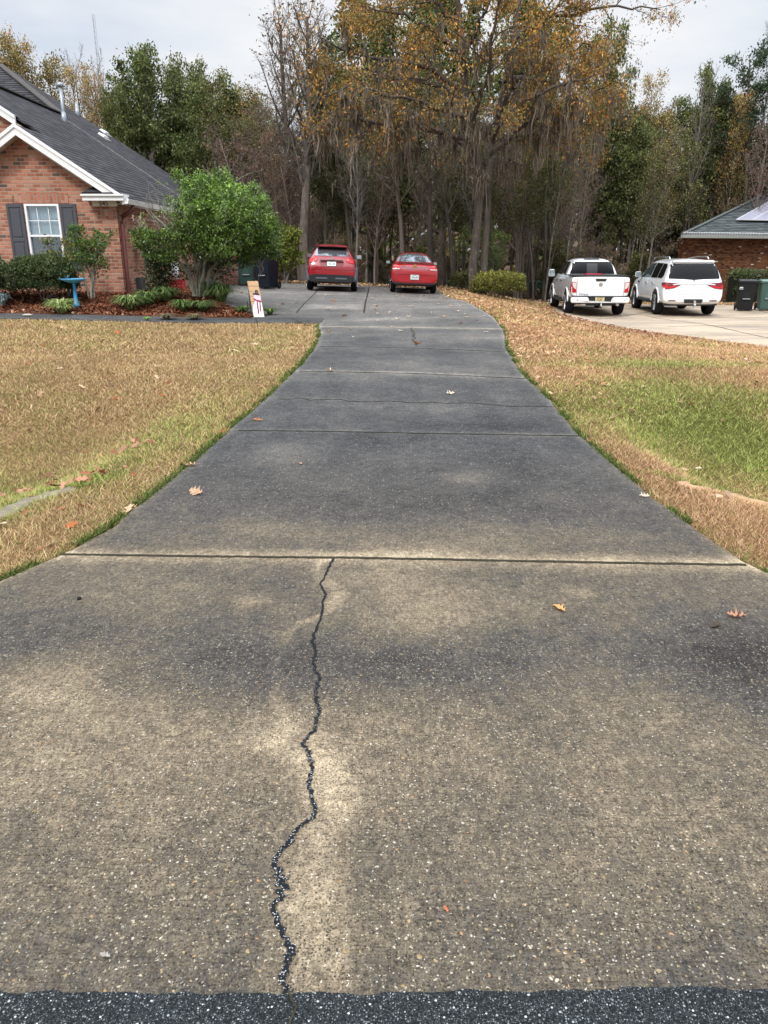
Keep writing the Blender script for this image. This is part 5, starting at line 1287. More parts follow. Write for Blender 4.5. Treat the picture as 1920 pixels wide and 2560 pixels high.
# the rest of the wood
GL = {'slim_a': 'pale slim trunk with sparse leaves inside the wood', 'slim_b': 'thin dark trunk with a few brown leaves inside the wood', 'slim_c': 'mossy dark trunk with green sprays inside the wood', 'thicket_a': 'brown twiggy undergrowth shrub at the foot of the wood', 'thicket_b': 'dark green undergrowth shrub at the foot of the wood',
      'evergreen_a': 'dark evergreen deep in the wood', 'autumn_b': 'olive brown tree deep in the wood', 'bare_b': 'brown leafless tree deep in the wood', 'bare_a': 'grey leafless tree deep in the wood', 'mossy_a': 'moss hung tree deep in the wood', 'evergreen_b': 'broad evergreen deep in the wood'}
def scatter(n, keys, x0, x1, Y0, Y1, h0, h1, sxy=.9):
    for i in range(n):
        k = rt.choice(keys); Y = rt.uniform(Y0, Y1); x = rt.uniform(x0, x1) * Y / 40
        if x > 11 and Y < 50 and x < 30 and Y < 34 + (x - 11) * .45 + 6 and x > 12.3: Y += 9
        if x < -6 and Y < 38.5: Y += 5
        plant(k, 0, 0, Y, GL[k], GL[k].replace('trunk', 'trunks').replace('tree', 'trees').replace('shrub', 'shrubs'), sxy, x, rt.uniform(h0, h1))
scatter(96, ['slim_b', 'slim_c', 'slim_b', 'slim_c', 'slim_c', 'slim_a'], -10, 24, 35.8, 50, 6.5, 10.5)
scatter(64, ['thicket_a', 'thicket_b', 'thicket_a', 'thicket_a'], -16, 24, 37.5, 45, 1.2, 3.0, 1.1)
scatter(30, ['bare_b', 'bare_a', 'bare_b'], -14, 22, 37.5, 43, 5.0, 8.0, 1.0)
scatter(46, ['autumn_b', 'bare_b', 'evergreen_b', 'autumn_b', 'bare_b', 'mossy_a'], -18, 26, 46, 58, 8.5, 11.5, 1.0)
# far wood: one mass of leaves and stems closing the view
def far_wood():
    r = np.random.default_rng(40); n = 84000
    x = r.uniform(-60, 70, n); Y = r.uniform(60, 74, n); top = 7.8 + 4.5 * (vnoise(x, x * 0, 7, 15, 3) - .4); z = r.random(n) ** 1.25 * (top + 1.6) - 1.6
    P = np.stack([x, Y, z], -1); T = P
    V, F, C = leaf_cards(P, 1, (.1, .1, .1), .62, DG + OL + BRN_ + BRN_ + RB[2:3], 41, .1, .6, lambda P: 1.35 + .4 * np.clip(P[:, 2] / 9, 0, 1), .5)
    ns = 420; br = []
    for i in range(ns):
        xx, yy = r.uniform(-55, 65), r.uniform(58, 70); h = r.uniform(6, 10); l = r.normal(0, .05); rad = r.uniform(.05, .16)
        br.append(([(xx + l * h * t, yy, gz(xx, yy) - .2 + h * t) for t in (0, .25, .5, .75, 1)], [rad, rad * .85, rad * .7, rad * .5, rad * .25]))
    tv, tf = tubes(br, 4); tc_ = np.repeat(r.uniform(.6, 1.6, ns), 20)[:, None] * np.array([[.26, .22, .185]])
    tag(np_mesh('far_woods', np.concatenate([V, tv]), np.concatenate([F, tf + len(V)]), M_FOL, col=np.concatenate([C, tc_])), 'dense far wood of brown and green leaves closing the view', 'woods', kind='stuff')
far_wood()
# ------------------------------------------------------------------ near shrubs and border plants
BG = [(.095, .17, .022), (.13, .22, .03), (.19, .29, .05), (.05, .10, .015), (.11, .19, .025)]
# the big multi-stemmed green shrub
bx, by = onground(432, 646); bz = gz(bx, by) + .03
bush = thing('green_shrub', 'large bright green multi stemmed shrub in the bed beside the house corner', 'shrub', (bx, by, bz))
def Bp(px, py, dY): p = at(px, py, by + dY); return (p[0] - bx, p[1] - by, p[2] - bz)
g = Grow(9, [6, 5, 4, 3], [0, 8, 6], [0, .42, .5], [0, .75, .75], [0, .12, .17, .22], [0, .3, .25, .3], [0, .25, .15], .55, .004, 4)
STEMS = [([(418, 640), (412, 600), (400, 560), (385, 520), (350, 480), (325, 455)], (0, -.1, -.3, -.5, -.6, -.6), .045), ([(430, 640), (430, 590), (432, 540), (440, 490), (452, 430), (460, 400)], (0, 0, .1, .2, .3, .3), .06),
         ([(438, 640), (452, 590), (475, 555), (505, 520), (540, 480), (565, 455)], (0, -.1, -.2, -.4, -.5, -.5), .045), ([(442, 640), (462, 600), (500, 572), (540, 550), (575, 528)], (0, .1, .3, .5, .5), .045),
         ([(425, 640), (420, 580), (428, 520), (455, 470), (490, 430), (520, 408)], (0, .2, .5, .8, 1.0, 1.1), .04), ([(422, 640), (405, 590), (380, 555), (340, 525), (305, 505)], (0, .1, .3, .4, .4), .04),
         ([(432, 640), (440, 580), (460, 520), (490, 470), (530, 440)], (0, -.4, -.8, -1.0, -1.1), .04), ([(428, 640), (425, 570), (410, 500), (400, 450), (385, 425)], (0, -.3, -.7, -.8, -.8), .045), ([(436, 640), (445, 570), (470, 500), (510, 460), (555, 430)], (0, .5, 1.0, 1.3, 1.5), .05),
         ([(432, 640), (438, 560), (470, 470), (480, 420), (470, 385)], (0, .1, .0, -.2, -.2), .045)]
for pix, dy, r in STEMS:
    A_ = np.array([Bp(x, y, d) for (x, y), d in zip(pix, dy)]); t = np.linspace(0, len(A_) - 1, 11); q = np.stack([np.interp(t, np.arange(len(A_)), A_[:, k]) for k in range(3)], -1); q[1:-1] += np.random.default_rng(len(pix)).normal(0, .03, (9, 3))
    g.limb([tuple(v) for v in q], list(np.linspace(r, r * .3, 11)), 1)
mobj('stem', wood_mesh('shrub_stem', g, bark('lichen_bark', (.11, .085, .065), .55), (8, 7, 4, 3)), bush)
lo = Bp(430, 560, 0)[2]; rr = random.Random(4)
lf = Bp(370, 500, 0)[0]
xb, zb_ = Bp(395, 480, 0)[0], Bp(395, 492, 0)[2]
OUTX = [Bp(p, 500, 0)[0] for p in (285, 300, 345, 385, 430, 480, 540, 580, 600, 612)]; OUTZ = [Bp(450, q, 0)[2] for q in (500, 478, 452, 392, 384, 380, 412, 446, 490, 540)]
BOTX = [Bp(p, 500, 0)[0] for p in (285, 340, 400, 450, 520, 570, 612)]; BOTZ = [Bp(450, q, 0)[2] for q in (545, 560, 562, 572, 572, 562, 545)]
def inside(t, st=.05):
    j = .07 * math.sin(t[0] * 9 + t[1] * 5) + .05 * math.sin(t[0] * 23 + 1)
    if rr.random() < st: j += .1
    return OUTX[0] < t[0] < OUTX[-1] and np.interp(t[0], BOTX, BOTZ) + j < t[2] < np.interp(t[0], OUTX, OUTZ) + j
def keep(t):
    if not inside(t): return False
    if t[2] < lo - .25 + .1 * rr.random(): return False
    if t[0] < lf and rr.random() < .6: return False
    if t[0] < xb - .25 * (t[2] - zb_) and t[2] > zb_ and rr.random() < .9: return False
    return True
tips = [t for t in g.tips if keep(t)]
# filled-out canopy: lobes of foliage over the limb ends
lob = []
for (px, py, d, rx, rz) in [(386, 378, .0, .12, .06), (400, 400, 0, .08, .12), (478, 374, .1, .16, .08), (545, 408, 0, .16, .09), (562, 424, 0, .12, .08), (305, 530, -.3, .2, .08), (330, 548, -.4, .25, .08), (360, 560, -.4, .3, .1), (590, 550, 0, .16, .12), (530, 565, .2, .4, .12), (460, 565, .3, .4, .1), (500, 400, -.4, .5, .22), (450, 440, -.7, .6, .4), (530, 470, -.8, .55, .45), (570, 500, -.4, .4, .4), (490, 520, -.9, .6, .35), (420, 500, -.8, .45, .3), (550, 540, -.4, .5, .22), (455, 545, -.7, .45, .18), (580, 450, -.1, .25, .3), (540, 420, -.2, .35, .2), (590, 530, 0, .2, .25), (430, 385, -.1, .3, .14), (370, 510, -.5, .4, .18), (310, 505, -.2, .3, .12), (475, 395, 0, .45, .28), (430, 415, .2, .42, .28), (520, 430, .2, .55, .35), (560, 470, 0, .42, .45), (575, 515, .1, .3, .35), (520, 500, -.4, .6, .5), (470, 470, -.5, .6, .5), (540, 540, .2, .55, .25), (480, 535, -.3, .5, .25), (390, 500, -.5, .45, .22), (340, 515, -.3, .42, .16), (320, 470, .1, .22, .2), (410, 455, -.3, .4, .35), (370, 385, .3, .14, .07), (500, 450, 1.0, .9, .6), (430, 480, .6, .7, .5), (395, 540, -.5, .35, .16), (345, 440, .1, .3, .2), (345, 580, .3, .35, .45), (590, 490, .4, .2, .5)]:
    c = np.array(Bp(px, py, d)); n = int(430 * rx * rz + 14)
    u = np.random.default_rng(px).normal(0, 1, (n, 3)); u /= np.linalg.norm(u, axis=1, keepdims=True); rad = np.random.default_rng(px + 1).uniform(.45, 1.0, (n, 1)) ** .6
    pp = c + u * rad * np.array([rx, rx * .9, rz]); lob += [tuple(v) for v in pp if rr.random() < .9 and not (v[0] < xb and v[2] > zb_ and rr.random() < .85 and px not in (386, 400, 370)) and (inside(v) or px in (386, 400, 478, 545, 562))]
V, F, C = leaf_cards([t for t in tips if rr.random() < .6], 11, (.06, .06, .05), .060, BG, 8, -.25, .52, None, .7)
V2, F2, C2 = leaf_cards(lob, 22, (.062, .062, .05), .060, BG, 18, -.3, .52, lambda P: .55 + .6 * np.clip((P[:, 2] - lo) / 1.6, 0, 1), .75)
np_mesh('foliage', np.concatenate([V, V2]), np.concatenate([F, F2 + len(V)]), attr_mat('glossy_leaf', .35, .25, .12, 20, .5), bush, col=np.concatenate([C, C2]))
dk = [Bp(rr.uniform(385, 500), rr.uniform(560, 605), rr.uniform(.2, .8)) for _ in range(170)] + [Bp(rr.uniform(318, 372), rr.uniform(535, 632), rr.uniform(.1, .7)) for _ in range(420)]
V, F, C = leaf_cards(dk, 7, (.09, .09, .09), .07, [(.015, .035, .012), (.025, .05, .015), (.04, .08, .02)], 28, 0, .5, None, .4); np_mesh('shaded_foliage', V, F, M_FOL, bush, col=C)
V, F, C = moss_strands([Bp(545, 548, .2), Bp(552, 552, .2), Bp(560, 556, .3), Bp(300, 470, 0), Bp(318, 480, 0)], 10, .25, .6, 3, .012, .08); np_mesh('hanging_moss', V, F, M_MOSS, bush, col=C * 1.5)['kind'] = 'stuff'
# the bare, lichen-grey twigs on its left shoulder
g2 = Grow(19, [5, 5, 4, 3], [0, 9, 7], [0, .5, .5], [0, .7, .7], [0, .15, .2, .25], [0, .2, .1, .1], [0, .1, .1], .55, .004, 1)
for a, b, r in (((360, 520), (310, 440), .02), ((365, 510), (340, 425), .02), ((350, 530), (298, 480), .02), ((380, 500), (365, 415), .02)):
    p, q = np.array(Bp(*a, .0)), np.array(Bp(*b, .1)); g2.limb([tuple(p + (q - p) * k / 6 + np.random.default_rng(k).normal(0, .02, 3)) for k in range(7)], list(np.linspace(r, .006, 7)), 1)
mobj('bare_twigs', wood_mesh('bare_twigs', g2, plain('lichen_twig', (.23, .21, .17), .95, .4, 8), (5, 5, 4, 3)), bush)

def mound(name, label, px, py, Y, rx, ry, h, cols, n, size, seed, per=6, group=None, cat='shrub', inner=.75):
    x, _, _ = at(px, py, Y); z = gz(x, Y)
    t = thing(name, label, cat, (x, Y, z), 0, group); r = np.random.default_rng(seed)
    u = r.normal(0, 1, (n, 3)); u[:, 2] = np.abs(u[:, 2]) * .9 - .12; u /= np.linalg.norm(u, axis=1, keepdims=True)
    bumps = 1 + .13 * (vnoise(np.arctan2(u[:, 1], u[:, 0]) * 2, u[:, 2] * 3, .7, seed, 2) - .5) * 2
    k = (np.abs(u) ** 3.2).sum(1) ** (-1 / 3.2)
    rad = r.uniform(inner, 1, n) * bumps * k
    P = u * rad[:, None] * np.array([rx, ry, h * .62]) + np.array([0, 0, h * .38]); P[:, 2] = np.where(P[:, 2] < .05, r.uniform(.03, .2, n), P[:, 2])
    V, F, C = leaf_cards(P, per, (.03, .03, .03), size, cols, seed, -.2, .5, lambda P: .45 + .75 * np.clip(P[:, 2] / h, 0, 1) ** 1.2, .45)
    np_mesh('foliage', V, F, M_FOL, t, col=C)
    g_ = Grow(seed, [4, 4, 3], [7, 5], [.6, .5], [.8, .8], [.12, .18, .2], [.1, .3, .1], [.1, .2], .5, .004, 1)
    for k in range(5): g_.branch((r.normal(0, rx * .15), r.normal(0, ry * .15), 0), unit((r.normal(0, .5), r.normal(0, .4), 1)), h * .75, .025, 0)
    mobj('stem', wood_mesh('mound_stem', g_, M_TWIGR, (5, 4, 3)), t); return t
HD = [(.03, .06, .018), (.05, .085, .024), (.075, .11, .03), (.11, .11, .045)]
x, y = onground(92, 655)
mound('clipped_shrub', 'dense dark green clipped shrub under the house window', 92, 600, y + .2, .74, .62, 1.06, HD, 5200, .05, 3)
mound('clipped_shrub', 'dark clipped shrub cut off by the left edge beside the window shrub', -22, 600, y + .2, .5, .55, 1.0, HD, 3000, .05, 4)
x, y = onground(1076, 640)
mound('clipped_shrub', 'round yellow green clipped shrub to the right of the oak trunks', 1078, 600, OY - .35, 1.08, .8, 1.02, [(.15, .17, .03), (.23, .23, .045), (.32, .28, .07), (.10, .12, .025)], 3400, .065, 5)
x, y = onground(1000, 628)
mound('low_shrub', 'small olive green shrub at the foot of the oak beside the red sedan', 1000, 605, y + 1.0, .55, .5, .75, [(.06, .075, .02), (.09, .10, .025), (.12, .11, .035)], 900, .07, 6)
# hedge in front of the neighbouring house
def hedge():
    p = at(1578, 640, 36.0); q = at(1760, 640, 36.6); L = q[0] - p[0]; t = thing('hedge', 'low clipped hedge of mixed leaves along the brown brick house', 'hedge', ((p[0] + q[0]) / 2, 36.3, gz(p[0] + 2, 36.3)), .08)
    r = np.random.default_rng(6); n = 5200; top = at(1578, 584, 36.3)[2] - gz(p[0] + 2, 36.3)
    P = np.stack([r.uniform(-L / 2, L / 2, n), r.uniform(-.55, .55, n), r.uniform(.05, 1, n) ** .6 * top], -1)
    k = (np.abs(P[:, 1]) > .3) | (P[:, 2] > top * .75); P = P[k]; P[:, 2] += .12 * (vnoise(P[:, 0], P[:, 1], .6, 3) - .5)
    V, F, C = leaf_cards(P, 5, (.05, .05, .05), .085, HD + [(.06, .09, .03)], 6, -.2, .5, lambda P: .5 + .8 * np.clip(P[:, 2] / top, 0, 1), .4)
    br = (np.repeat(P[:, 0], 20) < -L / 2 + 1.5) & (np.repeat(P[:, 0], 20) > -L / 2 + .7); C[br] = C[br] * .5 + np.array([.09, .075, .055]) * .6
    np_mesh('foliage', V, F, M_FOL, t, col=C)
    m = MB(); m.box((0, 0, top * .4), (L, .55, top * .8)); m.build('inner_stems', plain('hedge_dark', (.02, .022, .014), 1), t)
hedge()
# yellow-green shrub behind the carts, small trees by the window
YG = [(.13, .17, .02), (.20, .24, .03), (.26, .28, .045), (.08, .11, .02)]
def small_tree(name, label, px, py, Y, top, spread, cols, size, per, seed, nst, leafk=1.0, barkm=None, base=.35, lean=0):
    x = at(px, py, Y)[0]; z = gz(x, Y) + .02; h = at(px, top, Y)[2] - z
    t = thing(name, label, 'shrub', (x, Y, z)); r = np.random.default_rng(seed)
    g_ = Grow(seed, [7, 5, 4], [9, 6], [.42, .5], [.7, .75], [.08, .14, .2], [.12, .4, .2], [base, .2], .55, .003, 3)
    for k in range(nst): g_.branch((r.normal(0, .03), r.normal(0, .03), -.05), unit((r.normal(lean, spread), r.normal(0, spread), 1)), h * r.uniform(.8, 1.0), .032 * h / 1.7, 0)
    mobj('stem', wood_mesh('small_stem', g_, barkm or M_BARKP, (7, 5, 3)), t)
    q = random.Random(seed); tp = [a for a in g_.tips if q.random() < leafk]
    V, F, C = leaf_cards(tp, per, (.05, .05, .05), size, cols, seed, -.2, .5, None, .4); np_mesh('foliage', V, F, M_FOL, t, col=C); return t
x, y = onground(198, 645)
small_tree('small_tree', 'young camellia like tree with lichen grey stem against the brick wall', 198, 645, y, 487, .16, [(.04, .10, .02), (.06, .14, .025), (.09, .17, .03), (.16, .17, .03)], .065, 5, 31, 4, 1.0, bark('pale_lichen', (.33, .30, .25), .4), .3)
small_tree('leaning_shrub', 'sparse shrub with yellowing leaves in front of the window', 150, 640, y + .1, 505, .30, [(.06, .13, .02), (.20, .20, .03), (.35, .26, .03), (.05, .08, .02)], .065, 2, 33, 4, .8, None, .5, -.15)
small_tree('yellow_green_shrub', 'loose yellow green shrub behind the black cart at the left rear', 618, 605, 33.8, 490, .16, YG, .10, 7, 35, 6, 1.0, None, .12)
small_tree('yellow_green_shrub', 'wispy green shrub just right of the oak trunks', 1062, 605, 33.5, 480, .18, [(.06, .10, .02), (.09, .14, .03), (.12, .15, .03)], .09, 5, 36, 5, .8, None, .2)

# clumps of strap-leaved grass
def clump(px, py, rad, h, n, cols, label, seed, name='strap_leaf_plant', cat='plant', w=.012, group=None):
    h *= 1.25; x, y = onground(px, py); z = gz(x, y) + .03; r = np.random.default_rng(seed)
    a = r.uniform(0, 6.283, n); d = np.stack([np.cos(a), np.sin(a)], -1); b = d * (rad * .25 * r.random((n, 1))); k = 6; t = np.linspace(0, 1, k)
    L = rad * r.uniform(.5, 1.15, n); hh = h * r.uniform(.6, 1.15, n)
    P = np.empty((n, k, 3)); out = (t ** 1.3)[None] * L[:, None]; P[..., 0] = b[:, :1] + d[:, :1] * out; P[..., 1] = b[:, 1:] + d[:, 1:] * out
    P[..., 2] = hh[:, None] * (1.9 * t - 1.25 * t ** 2.2 - .35 * r.random((n, 1)) * t ** 3)[:]
    W = np.full((n, k), w) * np.array([.6, 1, 1, .85, .55, .05]); up = np.stack([-d[:, 1], d[:, 0], 0 * a], -1)
    V, F = strips(P, W, up); C = np.array(cols)[r.integers(len(cols), size=n)] * r.uniform(.7, 1.3, (n, 1)); C = np.repeat(C, k * 2, 0)
    o = np_mesh(name, V, F, M_FOL, col=C); o.location = (x, y, z); return tag(o, label, cat, group)
LG = [(.15, .25, .05), (.24, .35, .08), (.45, .48, .22), (.32, .38, .12)]; DL = [(.07, .13, .035), (.12, .19, .05), (.18, .25, .08), (.05, .10, .025)]
clump(135, 677, .40, .32, 260, LG, 'pale striped tuft of strap leaves in front of the bird bath', 1)
clump(283, 668, .46, .32, 320, LG[:3] + DL, 'bright green tuft of strap leaves below the downspout', 2)
clump(322, 656, .42, .30, 260, DL + LG[:1], 'darker green tuft of strap leaves just right of the bright one', 3)
clump(360, 650, .4, .32, 260, DL, 'dark green strap leaf tuft left of the shrub stems', 4)
clump(395, 672, .36, .26, 220, DL + LG[:1], 'strap leaf tuft in front of the shrub stems', 5)
clump(438, 672, .42, .24, 260, DL + [(.14, .17, .07)], 'grey green strap leaf tuft right of the tuft before the stems', 6)
clump(478, 652, .46, .42, 320, DL, 'tall dark strap leaf tuft right of the shrub stems', 7)
clump(455, 640, .40, .40, 260, DL, 'dark strap leaf tuft close against the right side of the stems', 10)
clump(527, 676, .24, .16, 140, LG[:2] + DL, 'small strap leaf tuft left of the snowman board', 8)
clump(583, 680, .22, .16, 120, LG[:2] + DL, 'small bright grass tuft right of the snowman board', 9)
clump(360, 690, .25, .12, 120, [(.16, .13, .07), (.22, .18, .09), (.10, .10, .04)], 'withered brownish tuft near the walk under the shrub', 11)
clump(318, 692, .10, .07, 40, [(.2, .35, .05)], 'tiny bright green weed at the walk edge', 12)
clump(420, 690, .25, .12, 120, [(.16, .13, .07), (.22, .18, .09), (.12, .11, .05)], 'withered straw tuft at the walk edge right of the brownish one', 14)
clump(6, 662, .22, .30, 110, [(.22, .30, .30), (.30, .38, .38), (.15, .22, .22)], 'silvery blue leaved plant at the left edge of the bed', 13, 'silver_plant', 'plant', .02)
m = MB(); m.lathe([(.01, .0), (.09, .005), (.11, .05), (.06, .085), (.01, .09)], 12); st = m.build('stone', plain('pale_stone', (.42, .38, .32), .9, .3, 10), smooth=True); x, y = onground(60, 683); st.location = (x, y, gz(x, y) + .03); st.scale = (1.1, .7, .5); tag(st, 'flat pale stone in the mulch near the walk', 'stone')
# ------------------------------------------------------------------ vehicles
def paint(name, c, metal=0.0, rough=.28):
    N = Nodes(name); n = N.noise(N.obj(), 3, 3); f = N.math('ADD', N.math('MULTIPLY', n, .12), .94)
    N.fin(N.mix(1.0, (*c, 1), f, 'MULTIPLY'), rough); N.b.inputs['Coat Weight'].default_value = 1.0; N.b.inputs['Coat Roughness'].default_value = .04; N.b.inputs['Metallic'].default_value = metal; return N.m
M_RED = paint('red_paint', (.275, .006, .014)); M_RED2 = paint('bright_red_paint', (.34, .006, .013)); M_WPAINT = paint('white_paint', (.80, .81, .82))
M_TINT = plain('tinted_glass', (.004, .005, .006), .08, .1, 2, Specular_IOR_Level=.25); M_RGLASS = plain('sky_glass', (.25, .28, .31), .05, .2, 2, Metallic=.75); M_GLA = plain('side_glass', (.03, .045, .045), .05, .1, 2, Specular_IOR_Level=.5)
M_LRED = plain('lamp_red', (.45, .006, .012), .2, .15, 20); M_LWHT = plain('lamp_clear', (.62, .56, .55), .15, .1, 20); M_LDRK = plain('lamp_dark_red', (.14, .004, .008), .2, .2, 20)
M_CHR = plain('chrome', (.62, .64, .66), .15, .05, 4, Metallic=.9); M_GOLD = plain('gold_badge', (.45, .27, .05), .35, .1, 8, Metallic=.6); M_TYRE = plain('tyre_rubber', (.014, .014, .015), .9, .2, 10); M_RIM = plain('alloy', (.32, .33, .35), .3, .1, 4, Metallic=.7); M_RIMD = plain('dark_alloy', (.05, .052, .056), .35, .1, 4, Metallic=.5)
M_CLAD = plain('grey_cladding', (.10, .115, .135), .6, .1); M_BLK = plain('trim_black', (.011, .012, .014), .5, .1); M_PLATE = plain('plate_white', (.66, .70, .70), .5, .05); M_PLY = plain('plate_cream', (.52, .43, .22), .5, .1); M_PGRN = plain('plate_green', (.03, .24, .22), .5); M_PORG = plain('plate_orange', (.55, .16, .03), .5); M_MIRR = plain('mirror_glass', (.42, .50, .53), .08, .05, 4, Metallic=.7)

def sec(y, zb, w0, z1, w1, z2, w2, z3, w3, z4, w4, z5):
    return [(0, y, zb), (w0 * .6, y, zb), (w0, y, zb + .015), (w1, y, z1), (w2, y, z2), (w3, y, z3), ((w3 * .45 + w4 * .55), y, z3 * .45 + z4 * .55), (w4, y, z4), (w4 * .55, y, z5 - (z5 - z4) * .25), (0, y, z5)]
def loft(name, secs, mat, parent, lv=2):
    V, ring = [], []
    for h in secs:
        k = len(h); idx = list(range(len(V), len(V) + k)); V += h; mi = {}
        for i in range(1, k - 1): mi[i] = len(V); V.append((-h[i][0], h[i][1], h[i][2]))
        ring.append((idx, mi))
    k = len(secs[0]); F = []
    def R_(r, i): return r[0][i]
    def L_(r, i): return r[0][i] if i in (0, k - 1) else r[1][i]
    for a, b in zip(ring[:-1], ring[1:]):
        for i in range(k - 1):
            F.append((R_(a, i), R_(a, i + 1), R_(b, i + 1), R_(b, i))); F.append((L_(b, i), L_(b, i + 1), L_(a, i + 1), L_(a, i)))
    for r in (ring[0], ring[-1]):
        for i in range(k - 1):
            q = [R_(r, i), R_(r, i + 1), L_(r, i + 1), L_(r, i)]; q2 = []
            for v in q:
                if v not in q2: q2.append(v)
            F.append(tuple(q2))
    me = bpy.data.meshes.new(name); me.from_pydata(V, [], F); bm = bmesh.new(); bm.from_mesh(me); bmesh.ops.recalc_face_normals(bm, faces=bm.faces[:]); bm.to_mesh(me); bm.free()
    o = bpy.data.objects.new(name + '_cage', me); COL.objects.link(o); md = o.modifiers.new('s', 'SUBSURF'); md.levels = lv; md.render_levels = lv
    bpy.context.view_layer.update(); me2 = bpy.data.meshes.new_from_object(o.evaluated_get(bpy.context.evaluated_depsgraph_get())); bpy.data.objects.remove(o); me2.name = name
    me2.polygons.foreach_set('use_smooth', [True] * len(me2.polygons)); me2.materials.clear(); me2.materials.append(mat)
    bv = BVHTree.FromPolygons([v.co.copy() for v in me2.vertices], [list(p.vertices) for p in me2.polygons])
    return mobj(name, me2, parent), bv

def decal(bv, poly, side, off, name, mat, parent, step=.07, thick=0.0, start=None):
    """a patch that lies on the body: polygon seen from 'rear' (x,z), 'left'/'right' (y,z) or 'top' (x,y)"""
    mk = {'rear': lambda a, b: ((a, start if start is not None else -6, b), (0, 1, 0)), 'left': lambda a, b: ((-4, a, b), (1, 0, 0)), 'right': lambda a, b: ((4, a, b), (-1, 0, 0)), 'top': lambda a, b: ((a, b, 5), (0, 0, -1))}[side]
    bm = bmesh.new(); bm.faces.new([bm.verts.new((p[0], p[1], 0)) for p in poly])
    xs = [p[0] for p in poly]; ys = [p[1] for p in poly]
    for lo, hi, no in ((min(xs), max(xs), (1, 0, 0)), (min(ys), max(ys), (0, 1, 0))):
        n = max(1, int((hi - lo) / step))
        for i in range(1, n):
            k = lo + (hi - lo) * i / n; bmesh.ops.bisect_plane(bm, geom=bm.verts[:] + bm.edges[:] + bm.faces[:], plane_co=tuple(k * c for c in no), plane_no=no)
    bad = []
    for v in bm.verts:
        o, d = mk(v.co.x, v.co.y); h, nrm, _, _ = bv.ray_cast(Vector(o), Vector(d))
        if h is None: bad.append(v)
        else:
            if nrm.dot(Vector(d)) > 0: nrm = -nrm
            v.co = h + nrm * off - Vector(d) * off * .4
    if bad: bmesh.ops.delete(bm, geom=bad, context='VERTS')
    for f in bm.faces: f.smooth = True
    if thick and bm.faces:
        pass
    me = bpy.data.meshes.new(name); bm.to_mesh(me); bm.free(); set_uv(me); me.materials.append(mat); return mobj(name, me, parent)
def circ(cy, cz, r, n=28, a0=0, a1=2 * math.pi): return [(cy + r * math.cos(a0 + (a1 - a0) * i / n), cz + r * math.sin(a0 + (a1 - a0) * i / n)) for i in range(n)]
def mir2(p): return [(-a, b) for a, b in p][::-1]

def wheel(parent, x, y, r, wd, spokes, rimm, dark=M_RIMD, out=1):
    s = 1 if x > 0 else -1
    wh = bpy.data.objects.new('wheel', None); link(wh, parent); wh.location = (x, y, r)
    m = MB(); rr_ = r * .68
    m.lathe([(rr_, -wd / 2), (r * .9, -wd / 2), (r * .98, -wd * .38), (r, -wd * .2), (r, wd * .2), (r * .98, wd * .38), (r * .9, wd / 2), (rr_, wd / 2)], 36, axis='x', cap=False); m.build('tyre', M_TYRE, wh, smooth=True)
    m = MB(); m.lathe([(rr_ + .005, s * wd * .46), (rr_ - .02, s * wd * .40), (rr_ - .03, s * wd * .1), (.01, s * wd * .05)], 32, axis='x', cap=False)
    bm_ = m.build('rim_barrel', dark, wh, smooth=True)
    m = MB(); m.lathe([(rr_ + .008, s * wd * .47), (rr_ + .008, s * wd * .50), (rr_ - .025, s * wd * .47), (rr_ - .02, s * wd * .42)], 32, axis='x', cap=False)
    for k in range(spokes):
        a = 2 * math.pi * k / spokes; ca_, sa_ = math.cos(a), math.sin(a)
        p = Vector((s * wd * .40, ca_ * .04, sa_ * .04)); q = Vector((s * wd * .45, ca_ * (rr_ - .01), sa_ * (rr_ - .01))); m.beam(p, q, .04 if spokes > 6 else .055, .03)
    m.lathe([(.01, s * wd * .46), (.05, s * wd * .45), (.06, s * wd * .36)], 16, axis='x', cap=False); m.build('rim', rimm, wh)
    return wh
def mirror(parent, s, x, y, z, w, h, mat, glass):
    mr_ = bpy.data.objects.new('side_mirror', None); link(mr_, parent); mr_.location = (s * x, y, z)
    m = MB(); m.box((s * w / 2, 0.02, 0), (w, .12, h), top=(.9, .9)); m.build('housing', mat, mr_, bevel=.025)
    m = MB(); m.box((s * w / 2, -.045, 0), (w * .86, .012, h * .82)); m.build('mirror_glass', glass, mr_, bevel=.004)
    m = MB(); m.box((-s * .05, .05, -h * .3), (.12, .06, .05)); m.build('arm', M_BLK, mr_)
def florida_plate(parent, x, y, z, rx=0.0, frame=None):
    p = bpy.data.objects.new('licence_plate', None); link(p, parent); p.location = (x, y, z); p.rotation_euler = (rx, 0, 0)
    if frame: m = MB(); m.box((0, .006, 0), (.335, .01, .18)); m.build('plate_frame', frame, p)
    m = MB(); m.box((0, 0, 0), (.305, .008, .152)); m.build('plate', M_PLATE, p)
    m = MB()
    r = np.random.default_rng(int(abs(x * 100 + z * 77)))
    for k in (-.105, -.07, -.042, .05, .082, .112):
        for q in range(2): m.box((k + r.uniform(-.004, .004), -.006, -.005 + (q - .5) * .035), (.021, .004, .026))
    m.build('plate_characters', M_PGRN, p)
    m = MB(); m.lathe([(.001, 0), (.022, 0), (.022, .004), (.001, .004)], 12, (0, -.0075, -.01), 'y'); m.build('plate_emblem', M_PORG, p)
    m = MB(); m.box((0, -.005, .06), (.16, .003, .014)); m.build('plate_heading', M_PGRN, p)
def place(px, py, Y, rz, name, label, cat):
    x = at(px, py, Y)[0]; return thing(name, label, cat, (x, Y, gz(x, Y) + DZ), rz)

